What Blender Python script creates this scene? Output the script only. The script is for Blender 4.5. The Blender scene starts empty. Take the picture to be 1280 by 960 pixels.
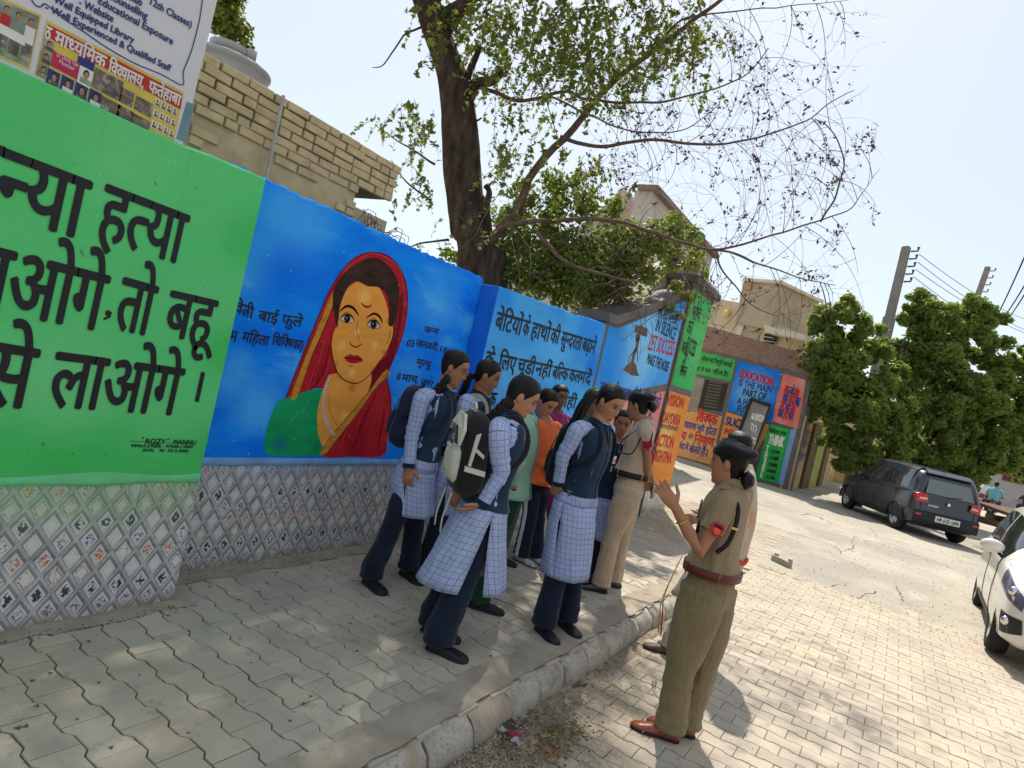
import bpy, bmesh, math, random
import numpy as np
from mathutils import Vector, Matrix, noise
random.seed(7); np.random.seed(7)
SC = bpy.context.scene
COL = SC.collection
# ------------------------------------------------------------------ camera
FPX, YAW, PIT, ROL, EYE = 800.0, .5548, .0148, -.2268, 1.58
def _axes():
    cy, sy = math.cos(YAW), math.sin(YAW)
    fw = np.array([-sy*math.cos(PIT), cy*math.cos(PIT), -math.sin(PIT)])
    rt = np.array([cy, sy, 0.]); up = np.cross(rt, fw)
    c, s = math.cos(ROL), math.sin(ROL)
    return c*rt-s*up, s*rt+c*up, fw
CR, CU, CF = _axes(); CP = np.array([0, 0, EYE])
cam = bpy.data.objects.new('camera', bpy.data.cameras.new('camera')); COL.objects.link(cam)
M = Matrix(((CR[0], CU[0], -CF[0], CP[0]), (CR[1], CU[1], -CF[1], CP[1]), (CR[2], CU[2], -CF[2], CP[2]), (0, 0, 0, 1)))
cam.matrix_world = M
cam.data.sensor_width = 36; cam.data.lens = 36*FPX/1280; cam.data.clip_end = 3000; cam.data.clip_start = .05
SC.camera = cam
# ------------------------------------------------------------------ light
SUNV = Vector((-.30, .56, 1.0)).normalized()
w = bpy.data.worlds.new('World'); SC.world = w; w.use_nodes = True
nt = w.node_tree; bg = nt.nodes['Background']
sky = nt.nodes.new('ShaderNodeTexSky'); sky.sky_type = 'NISHITA'; sky.sun_disc = False
sky.sun_elevation = math.asin(SUNV.z); sky.sun_rotation = math.atan2(SUNV.x, SUNV.y)
sky.air_density = 1.0; sky.dust_density = 1.4; sky.ozone_density = 1.5; sky.altitude = 200
veil = nt.nodes.new('ShaderNodeMix'); veil.data_type = 'RGBA'; veil.inputs[0].default_value = .75   # even high haze over the whole sky
nt.links.new(sky.outputs[0], veil.inputs[6]); veil.inputs[7].default_value = (2.95, 3.12, 3.2, 1)
nt.links.new(veil.outputs[2], bg.inputs[0]); bg.inputs[1].default_value = .120
sd = bpy.data.lights.new('sun', 'SUN'); sd.energy = 3.0; sd.angle = math.radians(.9); sd.color = (1, .93, .82)
so = bpy.data.objects.new('sun', sd); COL.objects.link(so)
so.rotation_euler = (-SUNV).to_track_quat('-Z', 'Y').to_euler()
SC.view_settings.view_transform = 'Standard'; SC.view_settings.look = 'None'
SC.view_settings.exposure = 1.14; SC.view_settings.gamma = 1
SC.cycles.max_bounces = 6; SC.cycles.diffuse_bounces = 3; SC.cycles.glossy_bounces = 2
SC.cycles.transparent_max_bounces = 6; SC.cycles.transmission_bounces = 3
# ------------------------------------------------------------------ pixel -> place helpers (pixels of the 1280 x 960 photograph)
def ray(x, y): return (x-640)/FPX*CR-(y-480)/FPX*CU+CF
def onX(x, y, X): d = ray(x, y); return CP+X/d[0]*d
def onY(x, y, Y): d = ray(x, y); return CP+Y/d[1]*d
def onZ(x, y, z): d = ray(x, y); return CP+(z-EYE)/d[2]*d
def onD(x, y, dep): return CP+ray(x, y)*dep
def depth(p): return float((np.array(p, float)-CP) @ CF)
def pix(p):
    v = np.array(p, float)-CP; return (640+FPX*(v@CR)/(v@CF), 480-FPX*(v@CU)/(v@CF))
def onP(x, y, A, B):
    d = ray(x, y); n = np.array([A[1]-B[1], B[0]-A[0]])
    return CP+(n@np.array(A[:2]))/(n@d[:2])*d
def GZ(y): return -.15+.27*min(1, max(0, (y-9)/7))
# ------------------------------------------------------------------ nodes
class NT:
    def __init__(s, name, rough=.8, spec=.3):
        s.m = bpy.data.materials.new(name); s.m.use_nodes = True; s.t = s.m.node_tree
        s.b = s.t.nodes['Principled BSDF']; s.b.inputs['Roughness'].default_value = rough
        s.b.inputs['Specular IOR Level'].default_value = spec
    def n(s, k, **kw):
        o = s.t.nodes.new('ShaderNode'+k)
        for a, v in kw.items(): setattr(o, a, v)
        return o
    def put(s, sock, v):
        if hasattr(v, 'links') or isinstance(v, bpy.types.NodeSocket): s.t.links.new(v, sock)
        else: sock.default_value = v
    def m2(s, op, a, b=0., c=0.):
        o = s.n('Math', operation=op); s.put(o.inputs[0], a); s.put(o.inputs[1], b); s.put(o.inputs[2], c); return o.outputs[0]
    def mix(s, f, a, b, mode='MIX'):
        o = s.n('Mix', data_type='RGBA', blend_type=mode)
        s.put(o.inputs[0], f)
        for i, v in ((6, a), (7, b)): s.put(o.inputs[i], v if not isinstance(v, tuple) or len(v) == 4 else (*v, 1))
        return o.outputs[2]
    def noise(s, scale=5, det=4, vec=None, rough=.55, dim='3D'):
        o = s.n('TexNoise'); o.inputs['Scale'].default_value = scale; o.inputs['Detail'].default_value = det; o.inputs['Roughness'].default_value = rough
        if vec is not None: s.t.links.new(vec, o.inputs['Vector'])
        return o.outputs[0]
    def ramp(s, f, stops):
        o = s.n('ValToRGB'); s.put(o.inputs[0], f); e = o.color_ramp.elements
        while len(e) < len(stops): e.new(.5)
        for x, (p, c) in zip(e, stops):
            x.position = p; x.color = (*c, 1) if len(c) == 3 else c
        return o.outputs[0]
    def sm(s, x, a, b):
        o = s.n('MapRange', interpolation_type='SMOOTHSTEP'); s.put(o.inputs[0], x); o.inputs[1].default_value = a; o.inputs[2].default_value = b; return o.outputs[0]
    def obj(s): return s.n('TexCoord').outputs['Object']
    def geo(s): return s.n('NewGeometry').outputs['Position']
    def uv(s): return s.n('TexCoord').outputs['UV']
    def mp(s, v, sc=(1, 1, 1), loc=(0, 0, 0), rot=(0, 0, 0)):
        o = s.n('Mapping'); s.t.links.new(v, o.inputs[0]); o.inputs['Scale'].default_value = sc; o.inputs['Location'].default_value = loc; o.inputs['Rotation'].default_value = rot; return o.outputs[0]
    def col(s, v): s.put(s.b.inputs['Base Color'], v if not isinstance(v, tuple) or len(v) == 4 else (*v, 1))
    def bump(s, h, st=.3, d=.01):
        o = s.n('Bump'); o.inputs['Strength'].default_value = st; o.inputs['Distance'].default_value = d; s.t.links.new(h, o.inputs['Height'])
        s.t.links.new(o.outputs[0], s.b.inputs['Normal']); return o
def L(*c): return tuple(((x/255)/12.92 if x/255 <= .04045 else ((x/255+.055)/1.055)**2.4) for x in c)
_mc = {}
def mat(name, c, rough=.8, var=.12, sc=8, bump=0., bsc=60, spec=.3, metal=0., c2=None, f2=.5, sc2=2.):
    """plain paint / cloth with mottled tone, optional second colour in patches and fine relief"""
    if name in _mc: return _mc[name]
    n = NT(name, rough, spec); g = n.geo()
    v = n.noise(sc, 5, g); d = tuple(max(0, x*(1-var)) for x in c); e = tuple(min(1, x*(1+var)) for x in c)
    r = n.ramp(v, [(.3, d), (.7, e)])
    if c2 is not None:
        r = n.mix(n.sm(n.noise(sc2, 6, g, .65), f2, f2+.15), r, c2)
    n.col(r); n.b.inputs['Metallic'].default_value = metal
    if bump: n.bump(n.noise(bsc, 5, g), bump, .004)
    _mc[name] = n.m; return n.m
# ------------------------------------------------------------------ objects
def tag(o, label=None, cat=None, group=None, kind=None):
    if label: o['label'] = label
    if cat: o['category'] = cat
    if group: o['group'] = group
    if kind: o['kind'] = kind
    return o
def empty(name, loc=(0, 0, 0), label=None, cat=None, group=None, rz=0):
    o = bpy.data.objects.new(name, None); COL.objects.link(o); o.location = loc; o.rotation_euler.z = rz; o.empty_display_size = .1
    return tag(o, label, cat, group)
def link(name, me, parent=None, loc=None):
    o = bpy.data.objects.new(name, me); COL.objects.link(o)
    if parent is not None:
        o.parent = parent
        if loc is None:   # mesh was given in world coordinates
            o.matrix_parent_inverse = parent_inv(parent)
        else: o.location = loc
    elif loc is not None: o.location = loc
    return o
def parent_inv(p):
    chain = []; q = p
    while q is not None: chain.append(q); q = q.parent
    m = Matrix.Identity(4)
    for q in reversed(chain):
        b = Matrix.LocRotScale(q.location, q.rotation_euler, q.scale)
        m = m @ (q.matrix_parent_inverse @ b if q.parent else b)
    return m.inverted()
class MB:
    def __init__(s): s.v = []; s.f = []; s.mi = []; s.uvs = []; s.m = []
    def slot(s, m):
        if m not in s.m: s.m.append(m)
        return s.m.index(m)
    def add(s, vs, fs, m, uv=None):
        o = len(s.v); k = s.slot(m); s.v += [tuple(map(float, x)) for x in vs]
        for i, f in enumerate(fs):
            s.f.append(tuple(o+j for j in f)); s.mi.append(k)
            s.uvs.append([uv[j] for j in f] if uv is not None and not isinstance(uv, dict) else (uv[i] if isinstance(uv, dict) else [(0, 0)]*len(f)))
        return s
    def box(s, c, d, m, R=None, uv=None):
        hx, hy, hz = d[0]/2, d[1]/2, d[2]/2
        vs = [(sx*hx, sy*hy, sz*hz) for sx in (-1, 1) for sy in (-1, 1) for sz in (-1, 1)]
        if R is not None: vs = [tuple(R @ Vector(v)) for v in vs]
        vs = [(v[0]+c[0], v[1]+c[1], v[2]+c[2]) for v in vs]
        return s.add(vs, [(0, 1, 3, 2), (4, 6, 7, 5), (0, 4, 5, 1), (2, 3, 7, 6), (0, 2, 6, 4), (1, 5, 7, 3)], m)
    def prism(s, poly, off, m):
        """closed prism: 3-d polygon swept by vector off"""
        n = len(poly); vs = [tuple(p) for p in poly]+[tuple(np.array(p)+np.array(off)) for p in poly]
        return s.add(vs, [tuple(range(n))[::-1], tuple(range(n, 2*n))]+[(i, (i+1) % n, n+(i+1) % n, n+i) for i in range(n)], m)
    def tube(s, pts, rad, m, seg=8, ref=None, caps=True, el=1., uvw=1.):
        """tapered tube along points; el flattens the second axis"""
        P = [np.array(p, float) for p in pts]; n = len(P)
        R = rad if hasattr(rad, '__len__') else [rad]*n
        vs = []; uv = []; up = np.array(ref if ref is not None else (0, 0, 1.), float); dist = 0
        for i in range(n):
            t = P[min(i+1, n-1)]-P[max(i-1, 0)]; t = t/(np.linalg.norm(t)+1e-9)
            a = np.cross(t, up)
            if np.linalg.norm(a) < .05: a = np.cross(t, np.array([1., .1, 0]) if ref is None else np.array([.1, 1, .3]))
            a /= np.linalg.norm(a); b = np.cross(a, t)
            if ref is None: up = b
            if i: dist += np.linalg.norm(P[i]-P[i-1])
            ra, rb = (R[i] if hasattr(R[i], '__len__') else (R[i], R[i]*el))
            for k in range(seg):
                th = 2*math.pi*k/seg; vs.append(P[i]+a*math.cos(th)*ra+b*math.sin(th)*rb); uv.append((th*max(ra, rb)*uvw, dist))
        fs = [(i*seg+k, i*seg+(k+1) % seg, (i+1)*seg+(k+1) % seg, (i+1)*seg+k) for i in range(n-1) for k in range(seg)]
        U = {}
        for j, f in enumerate(fs):
            i, k = divmod(j, seg); q = [uv[x] for x in f]
            if k == seg-1:
                ra = R[i] if not hasattr(R[i], '__len__') else max(R[i]); q[1] = (2*math.pi*ra*uvw, q[1][1]); q[2] = (2*math.pi*ra*uvw, q[2][1])
            U[j] = q
        if caps:
            fs += [tuple(range(seg))[::-1], tuple((n-1)*seg+k for k in range(seg))]
            U[len(fs)-2] = [(0, 0)]*seg; U[len(fs)-1] = [(0, 0)]*seg
        return s.add(vs, fs, m, U)
    def ball(s, c, r, m, seg=10, rings=7, R=None):
        r = r if hasattr(r, '__len__') else (r, r, r); vs = [(0, 0, r[2])]
        for i in range(1, rings):
            a = math.pi*i/rings
            for k in range(seg):
                b = 2*math.pi*k/seg; vs.append((r[0]*math.sin(a)*math.cos(b), r[1]*math.sin(a)*math.sin(b), r[2]*math.cos(a)))
        vs.append((0, 0, -r[2])); e = len(vs)-1
        if R is not None: vs = [tuple(R @ Vector(v)) for v in vs]
        vs = [(v[0]+c[0], v[1]+c[1], v[2]+c[2]) for v in vs]
        fs = [(0, 1+k, 1+(k+1) % seg) for k in range(seg)]+[(1+i*seg+k, 1+(i+1)*seg+k, 1+(i+1)*seg+(k+1) % seg, 1+i*seg+(k+1) % seg) for i in range(rings-2) for k in range(seg)]
        fs += [(e, 1+(rings-2)*seg+(k+1) % seg, 1+(rings-2)*seg+k) for k in range(seg)]
        return s.add(vs, fs, m)
    def grid(s, V, m, wrap=False, uv=None):
        """V[i][j] grid of points"""
        V = np.array(V, float); n, k = V.shape[:2]; kk = k if wrap else k-1
        fs = [(i*k+j, i*k+(j+1) % k, (i+1)*k+(j+1) % k, (i+1)*k+j) for i in range(n-1) for j in range(kk)]
        return s.add(V.reshape(-1, 3), fs, m, None if uv is None else [tuple(x) for x in np.array(uv).reshape(-1, 2)])
    def mesh(s, name='mesh', smooth=False):
        me = bpy.data.meshes.new(name); me.from_pydata(s.v, [], s.f)
        for m in s.m: me.materials.append(m)
        me.polygons.foreach_set('material_index', s.mi)
        if any(u and u[-1] != (0, 0) or u and u[0] != (0, 0) for u in s.uvs):
            l = me.uv_layers.new(name='UVMap'); l.data.foreach_set('uv', [c for f in s.uvs for p in f for c in p])
        if smooth: me.polygons.foreach_set('use_smooth', [True]*len(me.polygons))
        me.update(); return me
    def build(s, name, parent=None, smooth=False, **k):
        return tag(link(name, s.mesh(name, smooth), parent), **k)
def smooth_path(P, n, closed=False):
    """Catmull-Rom through rows of P (any columns)"""
    P = np.array(P, float); m = len(P); out = []
    for t in np.linspace(0, m-1, n):
        i = min(int(t), m-2); u = t-i
        a, b, c, d = P[max(i-1, 0)], P[i], P[i+1], P[min(i+2, m-1)]
        out.append(.5*((2*b)+(-a+c)*u+(2*a-5*b+4*c-d)*u*u+(-a+3*b-3*c+d)*u**3))
    return np.array(out)
def fastmesh(name, V, F, m, nper=4):
    """big mesh from numpy arrays of same-size faces"""
    me = bpy.data.meshes.new(name); V = np.asarray(V, np.float32); F = np.asarray(F, np.int32)
    me.vertices.add(len(V)); me.vertices.foreach_set('co', V.ravel())
    me.loops.add(F.size); me.loops.foreach_set('vertex_index', F.ravel())
    me.polygons.add(len(F)); me.polygons.foreach_set('loop_start', np.arange(0, F.size, nper, dtype=np.int32))
    me.materials.append(m); me.update(calc_edges=True); return me
# ------------------------------------------------------------------ lettering (Blender's own built-in typeface, letter by letter)
_gl = {}
def _curve_mesh(body, off=0.):
    c = bpy.data.curves.new('lettering', 'FONT'); c.body = body; c.resolution_u = 3; c.offset = off
    o = bpy.data.objects.new('lettering', c); COL.objects.link(o)
    dg = bpy.context.evaluated_depsgraph_get(); e = o.evaluated_get(dg); me = e.to_mesh()
    V = np.array([v.co[:] for v in me.vertices]) if len(me.vertices) else np.zeros((0, 3)); F = [tuple(p.vertices) for p in me.polygons]
    e.to_mesh_clear(); bpy.data.objects.remove(o); bpy.data.curves.remove(c); return V, F
def glyph(ch):
    if ch in _gl: return _gl[ch]
    V, F = _curve_mesh(ch)
    if ch in 'ंेैुूृ़ँ': adv = 0.
    elif ch == ' ': adv = .26
    else:
        V2, _ = _curve_mesh(ch+ch); adv = float(V2[:, 0].max()-V[:, 0].max()) if len(V) else .3
    _gl[ch] = (V, F, adv); return _gl[ch]
def half(ch):
    k = ch+'~'
    if k in _gl: return _gl[k]
    V, F, adv = glyph(ch); lo_ = [v[0] for v in V if abs(v[1]) < .03 and v[0] > adv*.45]; cut = (min(lo_)-.006 if lo_ else adv-.2) if ch != 'क' else adv*.62
    bm = bmesh.new(); vs = [bm.verts.new(v) for v in V]
    for f in F:
        try: bm.faces.new([vs[i] for i in f])
        except ValueError: pass
    g = bmesh.ops.bisect_plane(bm, geom=bm.verts[:]+bm.edges[:]+bm.faces[:], plane_co=(cut, 0, 0), plane_no=(1, 0, 0), clear_outer=True)
    bm.verts.index_update(); V = np.array([v.co[:] for v in bm.verts]); F = [tuple(v.index for v in f.verts) for f in bm.faces]; bm.free()
    _gl[k] = (V, F, cut-.008); return _gl[k]
def word(s, latin=False, off=0.):
    """returns V,F,width.  x~ is a half letter, R marks the hook above"""
    if latin:
        V, F = _curve_mesh(s, off); return V, F, float(V[:, 0].max())
    VV = []; FF = []; x = 0.; n = 0; i = 0
    while i < len(s):
        ch = s[i]; h = i+1 < len(s) and s[i+1] == '~'
        if ch == 'R':   # reph: small hook over the line
            a = np.linspace(math.pi*.95, math.pi*.05, 7); c = np.array([x-.10, .70])
            P = [(c[0]+.065*math.cos(t), c[1]+.075*math.sin(t)) for t in a]+[]
            V = np.array([(px, py, 0) for px, py in P]+[(c[0]+(px-c[0])*.55, c[1]+(py-c[1])*.55-.005, 0) for px, py in P]); F = [(j, j+1, j+8, j+7) for j in range(6)]; adv = 0.
        elif ch == 'T':  # tra: stem of ta with slanted foot
            V, F, adv = glyph('त'); V = V.copy()
            q = np.array([(.08, .05, 0), (.13, .02, 0), (adv-.14, .32, 0), (adv-.14, .40, 0)]); F = list(F)+[(len(V), len(V)+1, len(V)+2, len(V)+3)]; V = np.vstack([V, q])
        else: V, F, adv = half(ch) if h else glyph(ch)
        if len(V): VV.append(V+np.array([x, 0, 0])); FF += [tuple(j+n for j in f) for f in F]; n += len(V)
        x += adv-(.007 if adv > 0 and ch != ' ' else 0); i += 2 if h else 1
    return np.vstack(VV), FF, x
def lettering(mb, s, A, B, h, m, nrm, lift=.003, latin=False, bold=0., up=(0, 0, 1), slant=0., off=0., hl=None):
    """write s so that its head line runs from point A to point B (letters h high), lying on a face whose outward normal is nrm"""
    V, F, W = word(s, latin, off); A = np.array(A, float); B = np.array(B, float); U = (B-A)/W; up = np.array(up, float); up = up/np.linalg.norm(up)
    hl = hl or (.70 if latin else .60); k = h/hl; n = np.array(nrm, float); T = A-up*h
    reps = [(0, 0)] if not bold else [(0, 0), (bold, 0), (-bold, 0), (0, bold), (0, -bold)]
    un = U/np.linalg.norm(U)
    for j, (dx, dy) in enumerate(reps):
        P = [T+U*(v[0]+slant*v[1])+up*(v[1]*k+dy)+un*dx+n*(lift+j*.00035) for v in V]
        mb.add(P, F, m)
def flat(mb, pts, nrm, m, lift=.002):
    n = np.array(nrm, float); mb.add([np.array(p, float)+n*lift for p in pts], [tuple(range(len(pts)))], m)
# ------------------------------------------------------------------ ground
def paver_mat(name, c, var, dust, speck=True, spill=False):
    n = NT(name, .93, .15); g = n.geo(); r = n.n('ObjectInfo').outputs['Random']
    base = n.ramp(n.noise(2.2, 6, g, .6), [(.3, tuple(x*.80 for x in c)), (.55, c), (.75, tuple(min(1, x*1.14) for x in c))])
    base = n.mix(n.m2('MULTIPLY', r, var), base, tuple(x*.55 for x in c))
    base = n.mix(n.m2('MULTIPLY', n.sm(n.noise(1.1, 7, g, .7), .5, .68), .8), base, dust)
    if speck: base = n.mix(n.sm(n.noise(38, 2, g), .735, .76), base, (.6, .58, .53))
    base = n.mix(n.m2('MULTIPLY', n.sm(n.noise(5.5, 5, g, .7), .56, .66), .45), base, tuple(x*.45 for x in c)); base = n.mix(n.m2('MULTIPLY', n.sm(n.noise(.8, 3, g, .6), .55, .7), .35), base, (c[0]*.78, c[1]*.86, c[2]*.84)); base = n.mix(n.m2('MULTIPLY', n.sm(n.noise(17, 3, g, .8), .66, .72), .5), base, (.10, .085, .065))
    if spill:   # soil that has washed over the blocks beside the kerb
        s = n.n('SeparateXYZ'); n.t.links.new(g, s.inputs[0]); q = n.m2('ADD', s.outputs[0], n.m2('MULTIPLY', n.m2('SUBTRACT', n.noise(2.6, 6, g, .7), .5), 1.5)); q = n.m2('ADD', q, n.m2('MULTIPLY', n.m2('ABSOLUTE', n.m2('SUBTRACT', s.outputs[1], 2.6)), .22))
        base = n.mix(n.m2('MULTIPLY', n.m2('SUBTRACT', 1., n.sm(q, -1.0, -.35)), .85), base, n.ramp(n.noise(30, 6, g, .8), [(.35, (.17, .135, .095)), (.5, (.33, .275, .20)), (.65, (.42, .36, .27))]))
    n.col(base)
    v = n.n('TexVoronoi'); v.inputs['Scale'].default_value = 95; n.t.links.new(g, v.inputs['Vector'])
    h = n.m2('ADD', n.m2('MULTIPLY', v.outputs[0], .6), n.noise(300, 2, g)); n.bump(h, .35, .002); return n.m
m_paver = paver_mat('footpath_paver', (.45, .405, .33), .34, (.44, .365, .27))
m_rpaver = paver_mat('street_paver', (.46, .40, .325), .26, (.47, .395, .29), False, True)
n = NT('concrete', .95, .15); g = n.geo()
b = n.ramp(n.noise(.9, 8, g, .65), [(.3, (.31, .28, .23)), (.5, (.37, .34, .28)), (.72, (.42, .385, .32))])
b = n.mix(n.m2('MULTIPLY', n.sm(n.noise(.35, 5, g, .6), .47, .56), .75), b, (.285, .265, .235))
b = n.mix(n.m2('MULTIPLY', n.sm(n.noise(1.6, 7, n.mp(g, (.35, 1.6, 1)), .75), .5, .66), .45), b, (.27, .235, .185)); b = n.mix(n.m2('MULTIPLY', n.sm(n.noise(2.2, 5, n.mp(g, (1, .5, 1)), .7), .56, .7), .5), b, (.50, .455, .37))
b = n.mix(n.m2('MULTIPLY', n.sm(n.noise(26, 3, g), .60, .72), .35), b, (.2, .18, .15))
n.col(b); n.bump(n.noise(60, 6, g), .3, .006); m_conc = n.m
n = NT('joint_dirt', 1, .05); g = n.geo(); n.col(n.ramp(n.noise(6, 6, g), [(.35, (.09, .075, .055)), (.65, (.20, .165, .12))])); n.bump(n.noise(90, 4, g), .5, .01); m_joint = n.m
n = NT('dusty_mortar', 1, .05); g = n.geo(); b = n.ramp(n.noise(4, 8, g, .7), [(.3, (.25, .21, .16)), (.5, (.33, .285, .225)), (.7, (.40, .35, .285))]); n.col(b); n.bump(n.noise(45, 8, g, .7), .6, .012); m_dust = n.m
# wide ground sheet, follows the slight rise of the street
mb = MB(); ys = [-30, -5, 0, 5, 9, 10, 11, 12, 13, 14, 15, 16, 20, 30, 60, 120, 400, 2500]; xs = [-2500, -300, -60, -20, -3.6, 0, 20, 60, 300, 2500]
mb.grid([[(x, y, GZ(y)-.05) for x in xs] for y in ys], mat('bare_earth', (.36, .31, .235), 1, .18, .7, .3, 20))
mb.build('ground', kind='structure')
YS = 12.2
road = empty('road'); road['kind'] = 'structure'
mb = MB(); ys = [8.95, 9.6, 10.4, 11.2, 12, 13, 14, 15, 16, 20, 30, 45, 80, 160]
def edge(y): return -3.15
V = [[(x, y, GZ(y)) for x in (-1.5, -1.0, 0, 1, 3, 6, 10, 16)] for y in ys]
mb.grid(V, m_conc); mb.grid([[(x, y, GZ(y)) for x in (-16, -8, -3.2, -1.5)] for y in (12.36, 13, 14, 15, 16, 20, 30, 45, 80, 160)], m_conc); mb.build('concrete_slab', road, kind='stuff')
# interlocking pavers, one wavy-edged block shape for each of the two areas
def paver_mesh(name, W, D, T, m, amp):
    g = .0020; b = .0035; ph = [0, .34, .47, .88, 1.0]; f = lambda p: float(np.interp(p % 1.0, ph, [0, 0, amp, amp, 0]))
    xs = sorted({0., 1., .14, .27, .68, .80, .18, .30, .64, .77, .9, .45})
    xs = sorted({0., .14, .27, .38, .64, .68, .80, .77, .18, .30, 1.})
    gw_ = g*1.7; lo = [(x*W, -D/2+gw_+f(x+.2)) for x in xs]; hi = [(x*W, D/2-gw_+f(x+.7)) for x in xs]; g = g*.8
    lo[0] = (g, lo[0][1]); hi[0] = (g, hi[0][1]); lo[-1] = (W-g, lo[-1][1]); hi[-1] = (W-g, hi[-1][1])
    ring = lo+hi[::-1]; N = len(ring); cx, cy = W/2, amp/2
    ins = [(x+(cx-x)/abs(cx-x+1e-9)*b*min(1, abs(cx-x)/b), y+(cy-y)/abs(cy-y+1e-9)*b) for x, y in ring]
    vs = [(x, y, 0) for x, y in ins]+[(x, y, -b*.8) for x, y in ring]+[(x, y, -T) for x, y in ring]
    fs = [tuple(range(N))]
    k = len(lo); fs = [(i, i+1, N-2-i, N-1-i) for i in range(k-1)]
    fs += [(N+i, N+(i+1) % N, (i+1) % N, i) for i in range(N)]+[(2*N+i, 2*N+(i+1) % N, N+(i+1) % N, N+i) for i in range(N)]
    return MB().add(vs, fs, m).mesh(name)
def FZ(y): return 0. if y < 6.6 else max(GZ(y)+.002, -.152*min(1, (y-6.6)/2.2)) if y < 9 else GZ(y)+.002
def lay(parent, spots, me, cap, name='paver'):
    """the pavers that show largest become parts, the others one joined part"""
    sp = sorted(spots, key=lambda p: -p[4]); n = 0
    for x, y, z, t, sz in sp[:cap]:
        o = bpy.data.objects.new(name, me); COL.objects.link(o); o.parent = parent; o.location = (x, y, z); o.rotation_euler = (t[0], t[1], t[2])
    V0 = np.array([v.co[:] for v in me.vertices]); F0 = [tuple(p.vertices) for p in me.polygons]; mb = MB()
    for x, y, z, t, sz in sp[cap:]:
        c, s = math.cos(t[2]), math.sin(t[2]); V = V0.copy(); V[:, 0] = V0[:, 0]*c-V0[:, 1]*s; V[:, 1] = V0[:, 0]*s+V0[:, 1]*c
        V[:, 2] += V[:, 1]*t[0]-V[:, 0]*t[1]; mb.add(V+np.array([x, y, z]), F0, me.materials[0])
    if mb.v: mb.build(name+'s', parent, kind='stuff')
def seen(x, y, z, pad=60):
    d = depth((x, y, z))
    if d < .25: return 0
    px, py = pix((x, y, z)); return 1/d if -pad < px < 1280+pad and -pad < py < 960+pad else 0
foot = empty('pavement'); foot['kind'] = 'structure'
mb = MB(); mb.grid([[(x, y, FZ(y)-.014) for x in (-3.5, -2.6, -1.60)] for y in np.arange(-1, 12.5, .4)], m_joint); mb.build('sand_bed', foot)
W, D = .2365, .1445; spots = []
for j in range(int(-.5/D), int(12.3/D)):
    y = 1.372+(j-9)*D+D/2
    for i in range(-1, 10):
        x = -2.39-4*W+(i-1)*W+(0 if j % 2 else W/2)
        if x < -3.62 or x+W > -1.44: continue
        if y < -.4: continue
        s = seen(x+.1, y, 0)
        spots.append((x, y, FZ(y)+random.gauss(0, .0012), (random.gauss(0, .007)+(-.069 if 6.6 < y < 8.8 else 0), random.gauss(0, .005), random.gauss(0, .004)), s))
me_p = paver_mesh('paver', W, D, .03, m_paver, .021)
lay(foot, spots, me_p, 300)
# margins where whole pavers stop: cut mortar along wall and kerb
mb = MB()
def strip(x0, x1, y0, y1, z, m, jit, n=60, zf=lambda y: 0):
    ys = np.linspace(y0, y1, n); V = [[(x0+random.uniform(-jit, jit)*.3, y, z+zf(y)), ((x0+x1)/2+random.uniform(-1, 1)*.01, y, z+zf(y)+random.uniform(0, .006)), (x1+random.uniform(-jit, jit), y, z+zf(y)-.002)] for y in ys]; mb.grid(V, m, False)
strip(-3.46, -3.23, -.6, 7.2, .004, m_dust, .03, 90); strip(-3.1, -2.96, -.6, 2.16, .006, m_dust, .02, 30)
strip(-1.46, -1.665, -.6, 7.3, .0045, m_dust, .03, 120, lambda y: FZ(y) if y > 6.6 else 0)
tag(mb.build('mortar_margin', foot), kind='stuff')
# kerb of short rounded stones
kerb = empty('kerb'); kerb['kind'] = 'structure'
n = NT('kerb_concrete', .95, .12); g = n.geo(); b = n.ramp(n.noise(7, 8, g, .75), [(.3, (.24, .205, .16)), (.5, (.40, .365, .305)), (.7, (.50, .47, .41))]); b = n.mix(n.m2('MULTIPLY', n.sm(n.noise(70, 3, g, .7), .56, .66), .6), b, (.09, .075, .06)); b = n.mix(n.m2('MULTIPLY', n.sm(n.noise(3, 5, g, .7), .5, .62), .7), b, (.33, .255, .17)); n.col(b); n.bump(n.m2('ADD', n.noise(28, 8, g, .7), n.m2('MULTIPLY', n.noise(120, 3, g), .4)), .9, .012); m_kerb = n.m
prof = [(-.12, -.004), (-.04, .0), (.0, -.001), (.03, -.006), (.060, -.020), (.084, -.044), (.098, -.08), (.106, -.12), (.108, -.17)]
yk = -.4; kk = 0
js = [1.94, 2.27, 2.60, 2.94, 3.26, 3.56, 3.87, 4.18, 4.49]
ys = sorted([1.94-.33*i for i in range(1, 9)]+js+[4.49+.32*i for i in range(1, 10)])
for a, b in zip(ys[:-1], ys[1:]):
    mb = MB(); L_ = b-a-.014; V = []
    for q, t in enumerate((0, .035, .2, .4, .6, .8, .965, 1)):
        k = .90 if q in (0, 7) else 1.0
        V.append([((x*k if x > 0 else x)+random.gauss(0, .003), (t-.5)*L_, z*k-(1-k)*.06+random.gauss(0, .0035)) for x, z in prof])
    mb.grid(V, m_kerb); N = len(prof); mb.add([V[0][i] for i in range(N)]+[(-.12, -L_/2, -.17)], [tuple(range(N+1))], m_kerb); mb.add([V[-1][i] for i in range(N)]+[(-.12, L_/2, -.17)], [tuple(range(N+1))[::-1]], m_kerb)
    o = bpy.data.objects.new('kerb_stone', mb.mesh('kerb_stone', True)); COL.objects.link(o); o.parent = kerb
    yc = (a+b)/2; o.location = (-1.475+random.gauss(0, .005), yc, .002-(.01 if yc < 6.6 else .05*(yc-6.4))); o.rotation_euler = (random.gauss(0, .006), random.gauss(0, .02), random.gauss(0, .012))
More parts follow.
